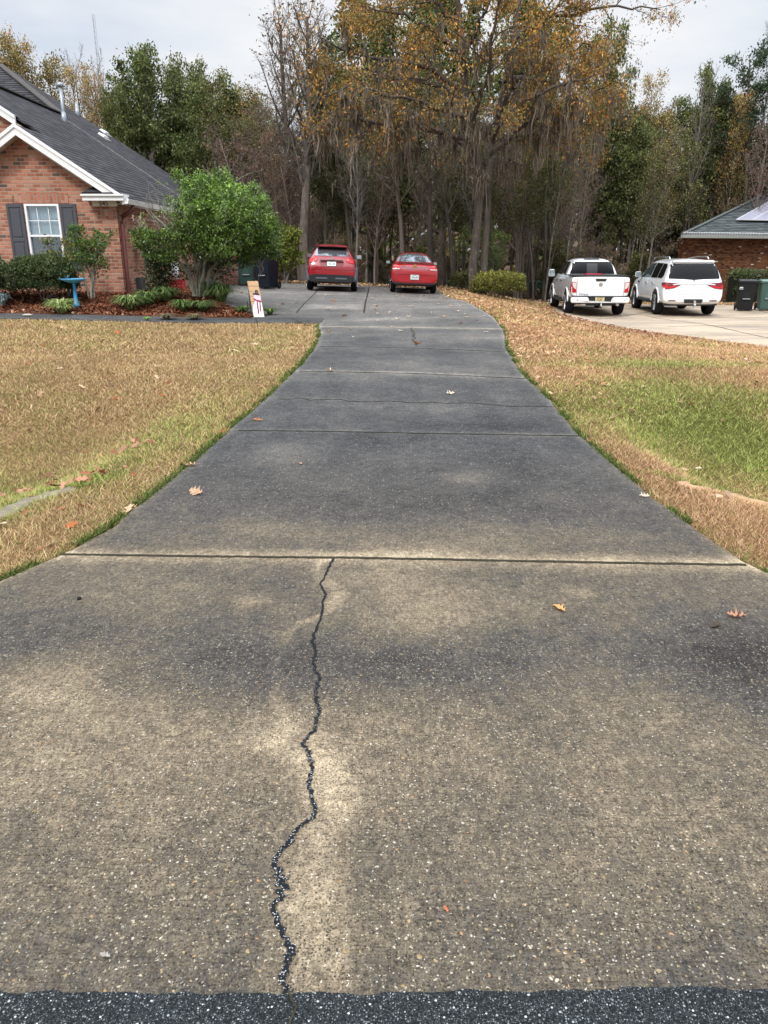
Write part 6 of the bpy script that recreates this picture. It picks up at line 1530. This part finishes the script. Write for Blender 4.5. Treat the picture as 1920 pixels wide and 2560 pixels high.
# ---- red crossover
x, y = onground(720, 624)
c = place(720, 620, 30.2, R(1.5), 'parked_car', 'red compact crossover with grey wheel arches and black rear bumper parked on the left', 'car'); c.rotation_euler = (0, R(2.0), R(1.5))
S_ = [sec(-2.07, .40, .60, .46, .70, .60, .76, .72, .74, .79, .58, .81), sec(-2.0, .31, .68, .43, .82, .66, .86, .86, .80, .95, .62, .97), sec(-1.90, .27, .70, .42, .85, .74, .88, 1.02, .80, 1.12, .66, 1.14), sec(-1.78, .25, .72, .42, .86, .76, .885, 1.06, .80, 1.24, .62, 1.27), sec(-1.58, .25, .72, .42, .87, .76, .89, 1.12, .80, 1.43, .55, 1.47), sec(-1.42, .25, .72, .42, .87, .76, .885, 1.12, .80, 1.50, .53, 1.545),
      sec(-.9, .25, .72, .42, .86, .74, .87, 1.08, .80, 1.53, .53, 1.575), sec(-.2, .25, .72, .42, .86, .72, .87, 1.04, .80, 1.53, .53, 1.575), sec(.45, .25, .72, .42, .86, .72, .87, 1.02, .81, 1.42, .54, 1.47), sec(.95, .25, .72, .42, .86, .74, .88, 1.0, .82, 1.10, .66, 1.14), sec(1.5, .25, .72, .42, .86, .74, .87, .95, .80, 1.0, .62, 1.04), sec(1.95, .28, .66, .42, .78, .66, .78, .80, .70, .86, .5, .9), sec(2.06, .36, .5, .44, .6, .58, .62, .68, .56, .72, .4, .74)]
b, bv = loft('body', S_, M_RED, c)
decal(bv, [(-.60, 1.18), (.60, 1.18), (.535, 1.40), (.46, 1.455), (-.46, 1.455), (-.535, 1.40)], 'rear', .006, 'rear_window', M_RGLASS, c)
decal(bv, [(-.50, 1.395), (.50, 1.395), (.455, 1.462), (-.455, 1.462)], 'rear', .010, 'painted_spoiler_shade', M_BLK, c)  # black band paints the spoiler's shade onto the top of the glass
m = MB(); m.prism([(-.56, 1.50), (-.50, 1.535), (-.3, 1.56), (.3, 1.56), (.5, 1.535), (.56, 1.50), (.5, 1.485), (-.5, 1.485)], 'y', -1.80, -1.38); m.build('spoiler', M_RED, c, bevel=.015)
m = MB(); m.box((0, -1.805, 1.507), (.26, .012, .022)); m.build('brake_light', M_LDRK, c)
for s in (-1, 1):
    f = (lambda p: p) if s > 0 else mir2
    lp = bpy.data.objects.new('tail_light', None); link(lp, c)
    decal(bv, f([(.50, 1.10), (.55, 1.17), (.61, 1.11), (.80, 1.08), (.82, .99), (.78, .94), (.58, .97), (.50, 1.02)]), 'rear', .014, 'lens', M_LRED, lp, .04)
    decal(bv, f([(a, z) for a, z in circ(.555, 1.06, .034, 14)]), 'rear', .02, 'clear_lens', plain('lamp_pink', (.6, .16, .16), .2), lp, .03)
    decal(bv, f([(.60, .615), (.80, .64), (.80, .665), (.60, .64)]), 'rear', .008, 'reflector', M_LRED, c, .04)
    sd = 'right' if s > 0 else 'left'
    for wy in (-1.28, 1.25):
        decal(bv, circ(wy, .36, .42, 26), sd, .010, 'wheel_arch', M_CLAD, c, .1)
        wheel(c, s * .79, wy, .345, .22, 6, M_RIM)
        m = MB(); m.tube([(s * .865, wy + .395 * math.cos(a), .35 + .395 * math.sin(a)) for a in np.linspace(-.25, math.pi + .25, 18)], .045, 8); m.build('arch_cladding', M_CLAD, c, smooth=True)
    decal(bv, [(-1.15, 1.12), (-.5, 1.08), (-.5, 1.44), (-.75, 1.44), (-1.1, 1.3)], sd, .008, 'rear_side_window', M_TINT, c, .08); decal(bv, [(-.44, 1.08), (.55, 1.07), (.25, 1.35), (-.05, 1.44), (-.44, 1.45)], sd, .008, 'front_side_window', M_TINT, c, .08)
    m = MB(); m.prism([(s * .60, .30), (s * .87, .36), (s * .905, .62), (s * .86, .95), (s * .80, .60), (s * .60, .56)], 'y', -2.0, -1.62); m.build('corner_cladding', M_CLAD, c, bevel=.03)
    mirror(c, s, .84, .55, 1.17, .20, .15, M_RED, M_MIRR)
m = MB(); m.prism([(-.74, .30), (.74, .30), (.80, .52), (.60, .565), (-.60, .565), (-.80, .52)], 'y', -2.10, -1.7); lb = m.build('lower_bumper', M_BLK, c, bevel=.025)
m = MB()
for s in (-1, 1): m.box((s * .34, -2.105, .44), (.40, .02, .05))
m.build('bumper_insert', M_CLAD, lb, bevel=.006)
decal(bv, [(-.38, .835), (.38, .835), (.44, .98), (.40, 1.04), (-.40, 1.04), (-.44, .98)], 'rear', .006, 'plate_recess', plain('red_shadow', (.16, .006, .011), .3), c)
m = MB(); m.box((0, -2.03, 1.035), (.80, .05, .022), rx=.3); m.build('tailgate_handle', M_BLK, c, bevel=.006)
florida_plate(c, 0, -2.055, .925, -.38)
m = MB(); m.lathe([(.03, 0), (.052, 0), (.052, .01), (.03, .01)], 20, (0, -1.975, 1.10), 'y', cap=False); m.box((0, -1.973, 1.10), (.125, .01, .02)); m.build('badge', M_CHR, c)
m = MB(); m.box((-.64, -2.0, .875), (.13, .012, .018), rx=-.3); m.build('model_lettering', M_CHR, c)
m = MB(); m.box((.63, -2.015, .79), (.085, .006, .04)); m.box((.63, -2.018, .76), (.1, .006, .022)); m.build('sticker', plain('pale_sticker', (.5, .55, .65), .5), c)
m = MB(); m.beam((.02, -1.80, 1.21), (.36, -1.80, 1.20), .03, .035); m.build('wiper', M_BLK, c)
m = MB(); m.box((0, .1, .33), (1.3, 3.4, .12)); m.tube([(-.44, -1.95, .27), (-.44, -1.4, .27)], .035, 10); m.build('underbody', M_BLK, c)

for s in (-1, 1):
    decal(bv, [(s * .80 - .006, .62), (s * .80 + .006, .62), (s * .72 + .006, 1.0), (s * .72 - .006, 1.0)], 'rear', .004, 'tailgate_gap', M_BLK, c, .05)
decal(bv, [(-.80, .715), (.80, .715), (.80, .728), (-.80, .728)], 'rear', .004, 'bumper_gap', plain('red_shadow', (.16, .006, .011), .3), c)
# ---- red sedan
c = place(888, 625, 30.9, R(1.0), 'parked_car', 'bright red older sedan with clear and red tail lights parked on the right', 'car'); c.rotation_euler = (0, R(2.0), R(.6)); c.scale = (.93, .96, .97)
S_ = [sec(-2.38, .40, .66, .46, .80, .60, .84, .70, .83, .76, .7, .78), sec(-2.34, .33, .72, .44, .87, .62, .90, .80, .86, .90, .72, .92), sec(-2.25, .29, .74, .42, .89, .66, .91, .93, .86, 1.02, .74, 1.045), sec(-2.05, .26, .76, .40, .895, .66, .92, .96, .87, 1.04, .74, 1.07), sec(-1.75, .24, .76, .40, .9, .66, .92, .97, .87, 1.05, .72, 1.08), sec(-1.55, .24, .76, .40, .9, .66, .92, .97, .87, 1.10, .70, 1.125), sec(-1.15, .24, .76, .40, .9, .66, .92, .97, .86, 1.33, .61, 1.36),
      sec(-.75, .24, .76, .4, .9, .66, .92, .96, .86, 1.41, .57, 1.445), sec(-.1, .24, .76, .4, .9, .66, .92, .95, .86, 1.43, .57, 1.47), sec(.45, .24, .76, .4, .9, .66, .92, .94, .86, 1.38, .58, 1.42), sec(1.2, .24, .76, .4, .9, .66, .91, .93, .85, 1.0, .72, 1.04), sec(1.9, .25, .74, .4, .88, .62, .89, .84, .80, .88, .6, .92), sec(2.3, .3, .66, .4, .76, .56, .78, .70, .7, .74, .5, .77), sec(2.38, .38, .5, .44, .6, .54, .62, .62, .56, .66, .4, .68)]
b, bv = loft('body', S_, M_RED2, c)
decal(bv, [(-.71, 1.105), (.71, 1.105), (.585, 1.36), (.54, 1.395), (-.54, 1.395), (-.585, 1.36)], 'rear', .006, 'rear_window', M_RGLASS, c)
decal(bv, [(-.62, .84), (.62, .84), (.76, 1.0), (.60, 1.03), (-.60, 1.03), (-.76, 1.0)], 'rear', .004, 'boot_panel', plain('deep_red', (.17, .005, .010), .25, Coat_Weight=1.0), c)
m = MB(); m.prism([(-.70, 1.065), (-.5, 1.10), (0, 1.115), (.5, 1.10), (.70, 1.065), (.5, 1.085), (0, 1.098), (-.5, 1.085)], 'y', -2.24, -2.14); m.build('lip_spoiler', M_RED2, c)
m = MB(); m.box((0, -2.215, 1.07), (1.3, .01, .014)); m.build('spoiler_shadow_gap', M_BLK, c)
for s in (-1, 1):
    f = (lambda p: p) if s > 0 else mir2
    lp = bpy.data.objects.new('tail_light', None); link(lp, c)
    decal(bv, f([(.48, .835), (.86, .835), (.87, .95), (.80, 1.0), (.66, 1.0), (.58, .93)]), 'rear', .010, 'lens', M_LRED, lp, .04)
    decal(bv, f([(.56, .84), (.85, .838), (.85, .86), (.60, .87)]), 'rear', .016, 'clear_lens', M_LWHT, lp, .03)
    decal(bv, f([(.60, .93), (.80, .945), (.80, .965), (.65, .96)]), 'rear', .016, 'pink_lens', plain('lamp_pink', (.6, .16, .16), .2), lp, .03)
    sd = 'right' if s > 0 else 'left'
    for wy in (-1.45, 1.35): decal(bv, circ(wy, .33, .37, 26), sd, .006, 'wheel_arch', M_BLK, c, .1); wheel(c, s * .80, wy, .325, .21, 7, M_RIM)
    decal(bv, [(-1.25, 1.02), (-.35, 1.0), (-.35, 1.38), (-.8, 1.36), (-1.1, 1.2)], sd, .006, 'rear_side_window', M_TINT, c, .08); decal(bv, [(-.28, 1.0), (.95, .99), (.45, 1.3), (-.0, 1.38), (-.28, 1.38)], sd, .006, 'front_side_window', M_TINT, c, .08)
    mirror(c, s, .90, .62, 1.05, .17, .12, M_RED2, M_MIRR)
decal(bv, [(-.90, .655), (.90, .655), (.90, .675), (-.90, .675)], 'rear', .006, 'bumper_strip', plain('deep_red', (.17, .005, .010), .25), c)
m = MB(); m.prism([(-.78, .31), (.78, .31), (.74, .40), (-.74, .40)], 'y', -2.36, -2.1); m.build('lower_valance', M_BLK, c, bevel=.02)
florida_plate(c, 0, -2.405, .58, 0, M_CHR)
m = MB(); m.lathe([(.035, 0), (.055, 0), (.055, .008), (.035, .008)], 18, (0, -2.335, .985), 'y', cap=False); m.box((0, -2.334, .985), (.03, .008, .09)); m.build('badge', M_GOLD, c)
m = MB(); m.box((0, -2.338, .925), (.22, .008, .022)); m.build('maker_lettering', M_GOLD, c)
m = MB(); m.box((-.44, -2.335, .985), (.11, .008, .022)); m.build('model_lettering', M_GOLD, c)
m = MB(); m.box((0, .1, .31), (1.45, 4.0, .12)); m.tube([(.5, -2.25, .27), (.5, -1.6, .27)], .03, 8); m.build('underbody', M_BLK, c)

# ---- white pickup
c = place(1262, 660, 30.3, R(-4), 'pickup_truck', 'white crew cab pickup with black rear window parked left of the white sport utility', 'pickup truck')
def ps(y, zb, w, zt, wt, top): return sec(y, zb, w * .88, zb + .08, w * .97, (zb + zt) / 2, w, zt - .06, wt + .02, zt, wt - .03, top)
S_ = [ps(-2.80, .66, .955, 1.30, .935, 1.315), ps(-2.79, .64, .985, 1.31, .955, 1.325), ps(-2.70, .60, 1.0, 1.315, .965, 1.335), ps(-2.0, .52, 1.005, 1.315, .965, 1.335), ps(-1.0, .45, 1.0, 1.30, .96, 1.32), ps(-.7, .42, 1.0, 1.27, .96, 1.29), ps(.6, .42, 1.0, 1.24, .96, 1.27), ps(1.5, .42, 1.0, 1.22, .95, 1.28), ps(2.1, .45, 1.0, 1.17, .92, 1.24), ps(2.7, .5, .95, 1.05, .85, 1.10), ps(2.85, .6, .8, .95, .7, .98)]
b, bv = loft('body', S_, M_WPAINT, c)
def cs(y, zt, wt, wb=.93, zb=1.15): return sec(y, zb, wb * .95, zb + .03, wb + .01, zb + .08, wb, zb + .14, wb - .005, zt, wt, zt + .05)
S2 = [cs(-1.06, 1.36, .86), cs(-1.03, 1.48, .83), cs(-.95, 1.74, .735), cs(-.80, 1.85, .69), cs(-.2, 1.885, .68), cs(.5, 1.875, .68), cs(1.0, 1.74, .69), cs(1.5, 1.42, .76), cs(1.85, 1.24, .82)]
cab, bc = loft('cab', S2, M_WPAINT, c)
decal(bc, [(-.80, 1.375), (.80, 1.375), (.70, 1.74), (.66, 1.79), (-.66, 1.79), (-.70, 1.74)], 'rear', .008, 'rear_window', M_TINT, cab, .06)
decal(bc, [(-.20, 1.385), (.18, 1.385), (.18, 1.73), (-.20, 1.73)], 'rear', .014, 'sliding_pane', plain('grey_glass', (.035, .036, .038), .15), cab, .06)
decal(bc, [(-.28, 1.855), (.28, 1.855), (.26, 1.90), (-.26, 1.90)], 'rear', .012, 'brake_light', M_BLK, cab, .04)
m = MB(); m.box((0, -1.95, 1.345), (1.80, 1.72, .035)); m.build('bed_cover', M_BLK, c, bevel=.01)
m = MB(); m.box((-.05, -1.6, 1.375), (.6, .35, .03), rz=.1); m.build('red_bundle', plain('red_cloth', (.55, .05, .09), .7), c, bevel=.01)
for s in (-1, 1):
    m = MB(); m.box((s * .955, -1.92, 1.345), (.055, 1.74, .03)); m.build('bed_rail', M_BLK, c, bevel=.008)
    f = (lambda p: p) if s > 0 else mir2
    lp = bpy.data.objects.new('tail_light', None); link(lp, c)
    decal(bv, f([(.81, .80), (.975, .80), (.985, 1.0), (.965, 1.16), (.82, 1.14)]), 'rear', .012, 'lens', M_LRED, lp, .04)
    decal(bv, f([(.822, .90), (.90, .95), (.955, 1.05), (.955, 1.135), (.83, 1.125)]), 'rear', .02, 'clear_lens', M_LWHT, lp, .03)
    sd = 'right' if s > 0 else 'left'
    decal(bv, [(-2.80, .82), (-2.62, .82), (-2.70, 1.14), (-2.80, 1.15)], sd, .01, 'side_lens', M_LRED, lp, .04)
    for wy in (-1.72, 1.85):
        decal(bv, circ(wy, .42, .50, 28), sd, .008, 'wheel_arch', M_BLK, c, .1)
        m = MB(); m.tube([(s * .995, wy + .50 * math.cos(a), .42 + .50 * math.sin(a)) for a in np.linspace(.1, math.pi - .1, 18)], .028, 8); m.build('fender_lip', M_WPAINT, c, smooth=True)
        wheel(c, s * .875, wy, .42, .30, 6, M_RIM)
    decal(bc, [(-.72, 1.34), (.0, 1.34), (.0, 1.79), (-.45, 1.79), (-.62, 1.74)], sd, .008, 'rear_side_window', M_TINT, cab, .07); decal(bc, [(.08, 1.34), (1.35, 1.34), (1.0, 1.62), (.72, 1.78), (.08, 1.79)], sd, .008, 'front_side_window', M_TINT, cab, .07)
    for hy in (-.35, .62): m = MB(); m.box((s * 1.0, hy, 1.12), (.03, .17, .035)); m.build('door_handle', M_BLK, c, bevel=.006)
    for dy in (-.80, .08, 1.22): decal(bv, [(dy, .55), (dy + .014, .55), (dy + .014, 1.24), (dy, 1.24)], sd, .004, 'door_gap', M_DARKG, c, .1)
    mirror(c, s, 1.03, 1.12, 1.36, .24, .27, M_WPAINT, M_MIRR)
    m = MB(); m.box((s * .98, .05, .44), (.2, 2.3, .06)); m.build('running_board', M_BLK, c, bevel=.015)
    m = MB(); m.box((s * 1.0, 1.18, .80), (.01, .16, .035)); m.build('fender_badge', M_BLK, c)
m = MB(); m.prism([(-.97, .46), (.97, .46), (.99, .55), (.985, .655), (.42, .655), (.36, .50), (-.36, .50), (-.42, .655), (-.985, .655), (-.99, .55)], 'y', -2.97, -2.70); bp = m.build('rear_bumper', M_WPAINT, c, bevel=.025)
m = MB(); m.box((0, -2.83, .672), (1.88, .24, .03)); m.build('step_pad', M_BLK, bp, bevel=.008)
m = MB(); m.box((0, -2.87, .575), (.74, .16, .15)); m.build('plate_recess', M_BLK, bp)
m = MB()
for x_ in (-.78, -.38, .42, .82): m.lathe([(.001, 0), (.016, 0), (.016, .006), (.001, .006)], 10, (x_, -2.978, .56), 'y')
m.build('parking_sensor', M_DARKG, bp)
pl = bpy.data.objects.new('licence_plate', None); link(pl, c); pl.location = (-.02, -2.962, .575)
m = MB(); m.box((0, 0, 0), (.31, .008, .155)); m.build('plate', M_PLY, pl)
text_mesh('plate_characters', '0 JK', .10, M_BLK, pl, (0, -.006, -.012)); m = MB(); m.box((0, -.0055, .062), (.2, .003, .012)); m.build('plate_heading', M_BLK, pl)
decal(bv, [(-.155, 1.17), (.155, 1.17), (.19, 1.235), (.17, 1.255), (-.17, 1.255), (-.19, 1.235)], 'rear', .008, 'tailgate_handle', M_BLK, c, .04)
decal(bv, [(-.57, .875), (-.45, .925), (.45, .925), (.57, .875), (.57, .866), (.45, .914), (-.45, .914), (-.57, .866)], 'rear', .004, 'tailgate_crease', plain('white_shade', (.45, .46, .47), .4), c, .1)
for s in (-1, 1): decal(bv, [(s * .795 - .005, .70), (s * .795 + .005, .70), (s * .795 + .005, 1.29), (s * .795 - .005, 1.29)], 'rear', .004, 'tailgate_gap', M_DARKG, c, .1)
m = MB(); m.lathe([(.038, 0), (.062, 0), (.062, .01), (.038, .01)], 20, (.0, -2.822, 1.07), 'y', cap=False); m.box((0, -2.82, 1.07), (.15, .01, .025)); m.build('badge', M_CHR, c)
text_mesh('tailgate_lettering', 'TITAN', .085, M_DARKG, c, (-.555, -2.818, .735), space=1.35)
m = MB(); m.box((0, 0, .50), (1.5, 5.0, .16)); m.tube([(-.9, -1.72, .42), (.9, -1.72, .42)], .07, 10); m.build('underbody', M_BLK, c)
m = MB(); m.box((.0, -2.8, .40), (.9, .12, .08)); m.box((.02, -2.95, .38), (.07, .25, .07)); h_ = m.build('tow_hitch', M_BLK, c)
m = MB(); m.lathe([(.001, .0), (.03, .01), (.035, .04), (.02, .065), (.03, .09), (.032, .115), (.001, .14)], 14, (.02, -3.05, .36)); m.box((.02, -3.02, .37), (.07, .14, .03)); m.build('tow_ball', M_CHR, h_)
m = MB(); m.tube([(.62, -2.85, .40), (.62, -2.3, .42)], .05, 12); m.build('exhaust_pipe', M_CHR, c, smooth=True)

# ---- white sport utility
c = place(1446, 665, 30.2, R(-4), 'parked_car', 'large white sport utility with red tail lights and a chrome bar at right', 'car')
S_ = [sec(-2.66, .50, .82, .56, .93, .72, .965, .84, .95, .90, .84, .92), sec(-2.60, .43, .88, .54, .99, .76, 1.01, .96, .975, 1.08, .84, 1.10), sec(-2.54, .40, .9, .52, 1.0, .84, 1.015, 1.14, .975, 1.24, .86, 1.26), sec(-2.46, .38, .9, .5, 1.01, .88, 1.015, 1.20, .965, 1.46, .83, 1.48), sec(-2.34, .38, .9, .5, 1.01, .88, 1.015, 1.22, .965, 1.74, .755, 1.77), sec(-2.15, .38, .9, .5, 1.01, .88, 1.015, 1.22, .965, 1.84, .72, 1.885), sec(-1.6, .36, .9, .5, 1.01, .88, 1.01, 1.21, .96, 1.855, .715, 1.915), sec(-.5, .36, .9, .5, 1.0, .86, 1.005, 1.19, .96, 1.86, .71, 1.925), sec(.3, .36, .9, .5, 1.0, .86, 1.005, 1.18, .96, 1.83, .71, 1.89), sec(.8, .36, .9, .5, 1.0, .86, 1.005, 1.17, .96, 1.64, .735, 1.69), sec(1.25, .36, .9, .5, 1.0, .86, 1.01, 1.16, .95, 1.26, .83, 1.31), sec(2.0, .38, .9, .5, 1.0, .84, 1.005, 1.12, .92, 1.17, .76, 1.23), sec(2.5, .45, .8, .52, .88, .76, .9, .98, .8, 1.04, .6, 1.07), sec(2.62, .52, .66, .58, .74, .7, .76, .84, .7, .9, .5, .92)]
b, bv = loft('body', S_, M_WPAINT, c)
decal(bv, [(-.84, 1.25), (-.3, 1.235), (0, 1.21), (.3, 1.235), (.84, 1.25), (.86, 1.3), (.76, 1.70), (.70, 1.735), (-.70, 1.735), (-.76, 1.70), (-.86, 1.3)], 'rear', .008, 'rear_window', M_TINT, c, .06)
m = MB(); m.prism([(-.72, 1.79), (-.66, 1.86), (.66, 1.86), (.72, 1.79), (.68, 1.77), (-.68, 1.77)], 'y', -2.33, -2.12); m.build('spoiler', M_WPAINT, c, bevel=.02)
m = MB(); m.box((0, -2.335, 1.766), (1.30, .02, .012)); m.build('spoiler_shadow_gap', M_BLK, c)
m = MB(); m.beam((.08, -2.48, 1.29), (.42, -2.48, 1.29), .03, .03); m.build('wiper', M_BLK, c)
for s in (-1, 1):
    f = (lambda p: p) if s > 0 else mir2; sd = 'right' if s > 0 else 'left'
    lp = bpy.data.objects.new('tail_light', None); link(lp, c)
    decal(bv, f([(.44, 1.04), (.66, .94), (.94, .90), (1.0, .94), (1.0, 1.10), (.93, 1.135), (.44, 1.085)]), 'rear', .012, 'lens', M_LDRK, lp, .04)
    decal(bv, f([(.50, 1.01), (.66, .955), (.90, .915), (.96, .945), (.96, 1.02), (.86, .99), (.70, 1.0)]), 'rear', .018, 'red_lens', M_LRED, lp, .04)
    decal(bv, f([(.44, 1.055), (.70, 1.035), (.72, 1.065), (.44, 1.08)]), 'rear', .02, 'clear_lens', M_LWHT, lp, .03)
    decal(bv, [(-2.62, .95), (-2.30, 1.02), (-2.22, 1.10), (-2.50, 1.13), (-2.62, 1.12)], sd, .012, 'side_lens', M_LDRK, lp, .04); decal(bv, [(-2.60, .96), (-2.36, 1.0), (-2.36, 1.04), (-2.60, 1.03)], sd, .018, 'side_red_lens', M_LRED, lp, .04)
    decal(bv, f([(.55, .50), (.86, .50), (.82, .555), (.57, .545)]), 'rear', .010, 'reflector_bezel', M_CHR, c, .04); decal(bv, f([(.57, .51), (.80, .51), (.80, .54), (.585, .54)]), 'rear', .015, 'reflector', M_LDRK, c, .04)
    for wy in (-1.60, 1.50):
        decal(bv, circ(wy, .42, .49, 28), sd, .008, 'wheel_arch', M_BLK, c, .1)
        m = MB(); m.tube([(s * 1.0, wy + .49 * math.cos(a), .42 + .49 * math.sin(a)) for a in np.linspace(0, math.pi, 20)], .03, 8); m.build('fender_lip', M_WPAINT, c, smooth=True)
        wheel(c, s * .885, wy, .415, .28, 10, M_CHR)
    decal(bv, [(-2.12, 1.34), (-1.98, 1.25), (-1.42, 1.25), (-1.42, 1.74), (-1.85, 1.73), (-2.02, 1.66)], sd, .008, 'quarter_window', M_TINT, c, .07)
    decal(bv, [(-1.36, 1.25), (-.50, 1.24), (-.50, 1.75), (-1.36, 1.74)], sd, .008, 'rear_side_window', M_TINT, c, .07); decal(bv, [(-.42, 1.24), (.95, 1.22), (.62, 1.52), (.2, 1.72), (-.42, 1.75)], sd, .008, 'front_side_window', M_GLA, c, .07)
    for dy in (-1.38, -.46, .72): decal(bv, [(dy, .55), (dy + .014, .55), (dy + .014, 1.22), (dy, 1.22)], sd, .004, 'door_gap', plain('white_shade', (.45, .46, .47), .4), c, .1)
    for hy in (-1.05, -.12): m = MB(); m.box((s * 1.01, hy, 1.06), (.035, .2, .03)); m.build('door_handle', M_CHR, c, bevel=.006)
    m = MB(); m.tube([(s * .66, -1.75, 1.90), (s * .665, -1.6, 1.965), (s * .67, -.4, 1.975), (s * .665, .25, 1.94), (s * .66, .38, 1.885)], .022, 8); m.build('roof_rail', M_CHR, c, smooth=True)
    mirror(c, s, .99, .74, 1.32, .23, .20, M_WPAINT if s < 0 else M_WPAINT, M_MIRR if s < 0 else M_DARKG)
    m = MB(); m.box((s * .985, -.05, .42), (.16, 2.2, .05)); m.build('running_board', M_BLK, c, bevel=.015)
    m = MB(); m.box((s * 1.012, .98, 1.05), (.01, .16, .06)); m.build('fender_vent', M_BLK, c)
m = MB(); m.prism([(-.46, 1.055), (.46, 1.055), (.44, 1.09), (-.44, 1.09)], 'y', -2.615, -2.57); m.build('chrome_bar', M_CHR, c, bevel=.006)
m = MB(); m.lathe([(.045, 0), (.06, 0), (.06, .008), (.045, .008)], 20, (0, -2.585, 1.15), 'y', cap=False); m.beam((-.03, -2.587, 1.12), (0, -2.587, 1.175), .008, .012); m.beam((.03, -2.587, 1.12), (0, -2.587, 1.175), .008, .012); m.build('badge', M_CHR, c)
m = MB(); m.box((.66, -2.60, .82), (.15, .02, .03)); m.build('model_lettering', M_CHR, c)
florida_plate(c, -.02, -2.632, .965, -.1)
decal(bv, [(-.80, .72), (.80, .72), (.80, .735), (-.80, .735)], 'rear', .004, 'bumper_gap', plain('white_shade', (.45, .46, .47), .4), c, .1)
decal(bv, [(-.83, .73), (-.81, .73), (-.80, 1.2), (-.82, 1.2)], 'rear', .004, 'tailgate_gap', plain('white_shade', (.45, .46, .47), .4), c, .1)
m = MB(); m.prism([(-.26, .44), (.30, .44), (.34, .575), (-.30, .575)], 'y', -2.70, -2.4); m.build('hitch_recess', M_BLK, c)
m = MB(); m.box((.04, -2.72, .50), (.07, .14, .07)); h_ = m.build('tow_hitch', M_CHR, c); m = MB(); m.box((.04, -2.80, .40), (.07, .07, .22)); m.lathe([(.001, 0), (.03, .01), (.034, .05), (.001, .08)], 12, (.04, -2.87, .35)); m.box((.04, -2.85, .33), (.09, .14, .03)); m.build('tow_ball', M_CHR, h_)
m = MB(); m.box((0, 0, .40), (1.6, 4.6, .14)); m.prism([(-.9, .36), (.9, .36), (.86, .46), (-.86, .46)], 'y', -2.5, -2.2); m.build('underbody', M_BLK, c)
# ------------------------------------------------------------------ camera, sky, sun
cam = bpy.data.cameras.new('camera'); co = bpy.data.objects.new('camera', cam); link(co)
co.location = (0, 0, CAMH); co.rotation_euler = (math.pi / 2 - TH, 0, 0)
cam.sensor_fit = 'VERTICAL'; cam.sensor_height = 36.0; cam.lens = 36.0 * FOC / 2560.0; cam.clip_start = .05; cam.clip_end = 3000
scene.camera = co
w = bpy.data.worlds.new('World'); scene.world = w; w.use_nodes = True
nt = w.node_tree; nt.nodes.clear()
SUN_EL, SUN_ROT = R(48), R(205)
def nn(t): return nt.nodes.new(t)
sky = nn('ShaderNodeTexSky'); sky.sky_type = 'NISHITA'; sky.sun_disc = False; sky.sun_elevation = SUN_EL; sky.sun_rotation = SUN_ROT
tc = nn('ShaderNodeTexCoord'); sp = nn('ShaderNodeSeparateXYZ'); nt.links.new(tc.outputs['Generated'], sp.inputs[0])
vm = nn('ShaderNodeVectorMath'); vm.operation = 'MULTIPLY'; vm.inputs[1].default_value = (1.0, 1.0, 3.4); nt.links.new(tc.outputs['Generated'], vm.inputs[0])
no = nn('ShaderNodeTexNoise'); no.inputs['Scale'].default_value = 2.3; no.inputs['Detail'].default_value = 7; no.inputs['Roughness'].default_value = .52; nt.links.new(vm.outputs[0], no.inputs[0])
rp = nn('ShaderNodeValToRGB'); e = rp.color_ramp.elements
e[0].position = .34; e[0].color = (.66, .75, .88, 1); e[1].position = .62; e[1].color = (1.0, 1.01, 1.03, 1)
nt.links.new(no.outputs[0], rp.inputs[0])
mr = nn('ShaderNodeMapRange'); mr.interpolation_type = 'SMOOTHSTEP'; mr.inputs[1].default_value = .30; mr.inputs[2].default_value = .95; mr.inputs[3].default_value = 1.03; mr.inputs[4].default_value = 3.9
nt.links.new(sp.outputs[2], mr.inputs[0])
b1 = nn('ShaderNodeBackground'); b1.inputs[1].default_value = .05; nt.links.new(sky.outputs[0], b1.inputs[0])
b2 = nn('ShaderNodeBackground'); nt.links.new(rp.outputs[0], b2.inputs[0]); nt.links.new(mr.outputs[0], b2.inputs[1])
ad = nn('ShaderNodeMixShader'); ad.inputs[0].default_value = .88; nt.links.new(b1.outputs[0], ad.inputs[1]); nt.links.new(b2.outputs[0], ad.inputs[2])
ow = nn('ShaderNodeOutputWorld'); nt.links.new(ad.outputs[0], ow.inputs[0])
sl = bpy.data.lights.new('sun', 'SUN'); sl.energy = 2.5; sl.angle = R(11); sl.color = (1, .96, .9)
so = bpy.data.objects.new('sun', sl); link(so)
sv = Vector((math.sin(SUN_ROT) * math.cos(SUN_EL), math.cos(SUN_ROT) * math.cos(SUN_EL), math.sin(SUN_EL)))
so.rotation_euler = sv.to_track_quat('Z', 'Y').to_euler()
scene.view_settings.view_transform = 'Standard'; scene.view_settings.look = 'None'; scene.view_settings.exposure = 0; scene.view_settings.gamma = 1
scene.cycles.max_bounces = 6; scene.cycles.transparent_max_bounces = 8
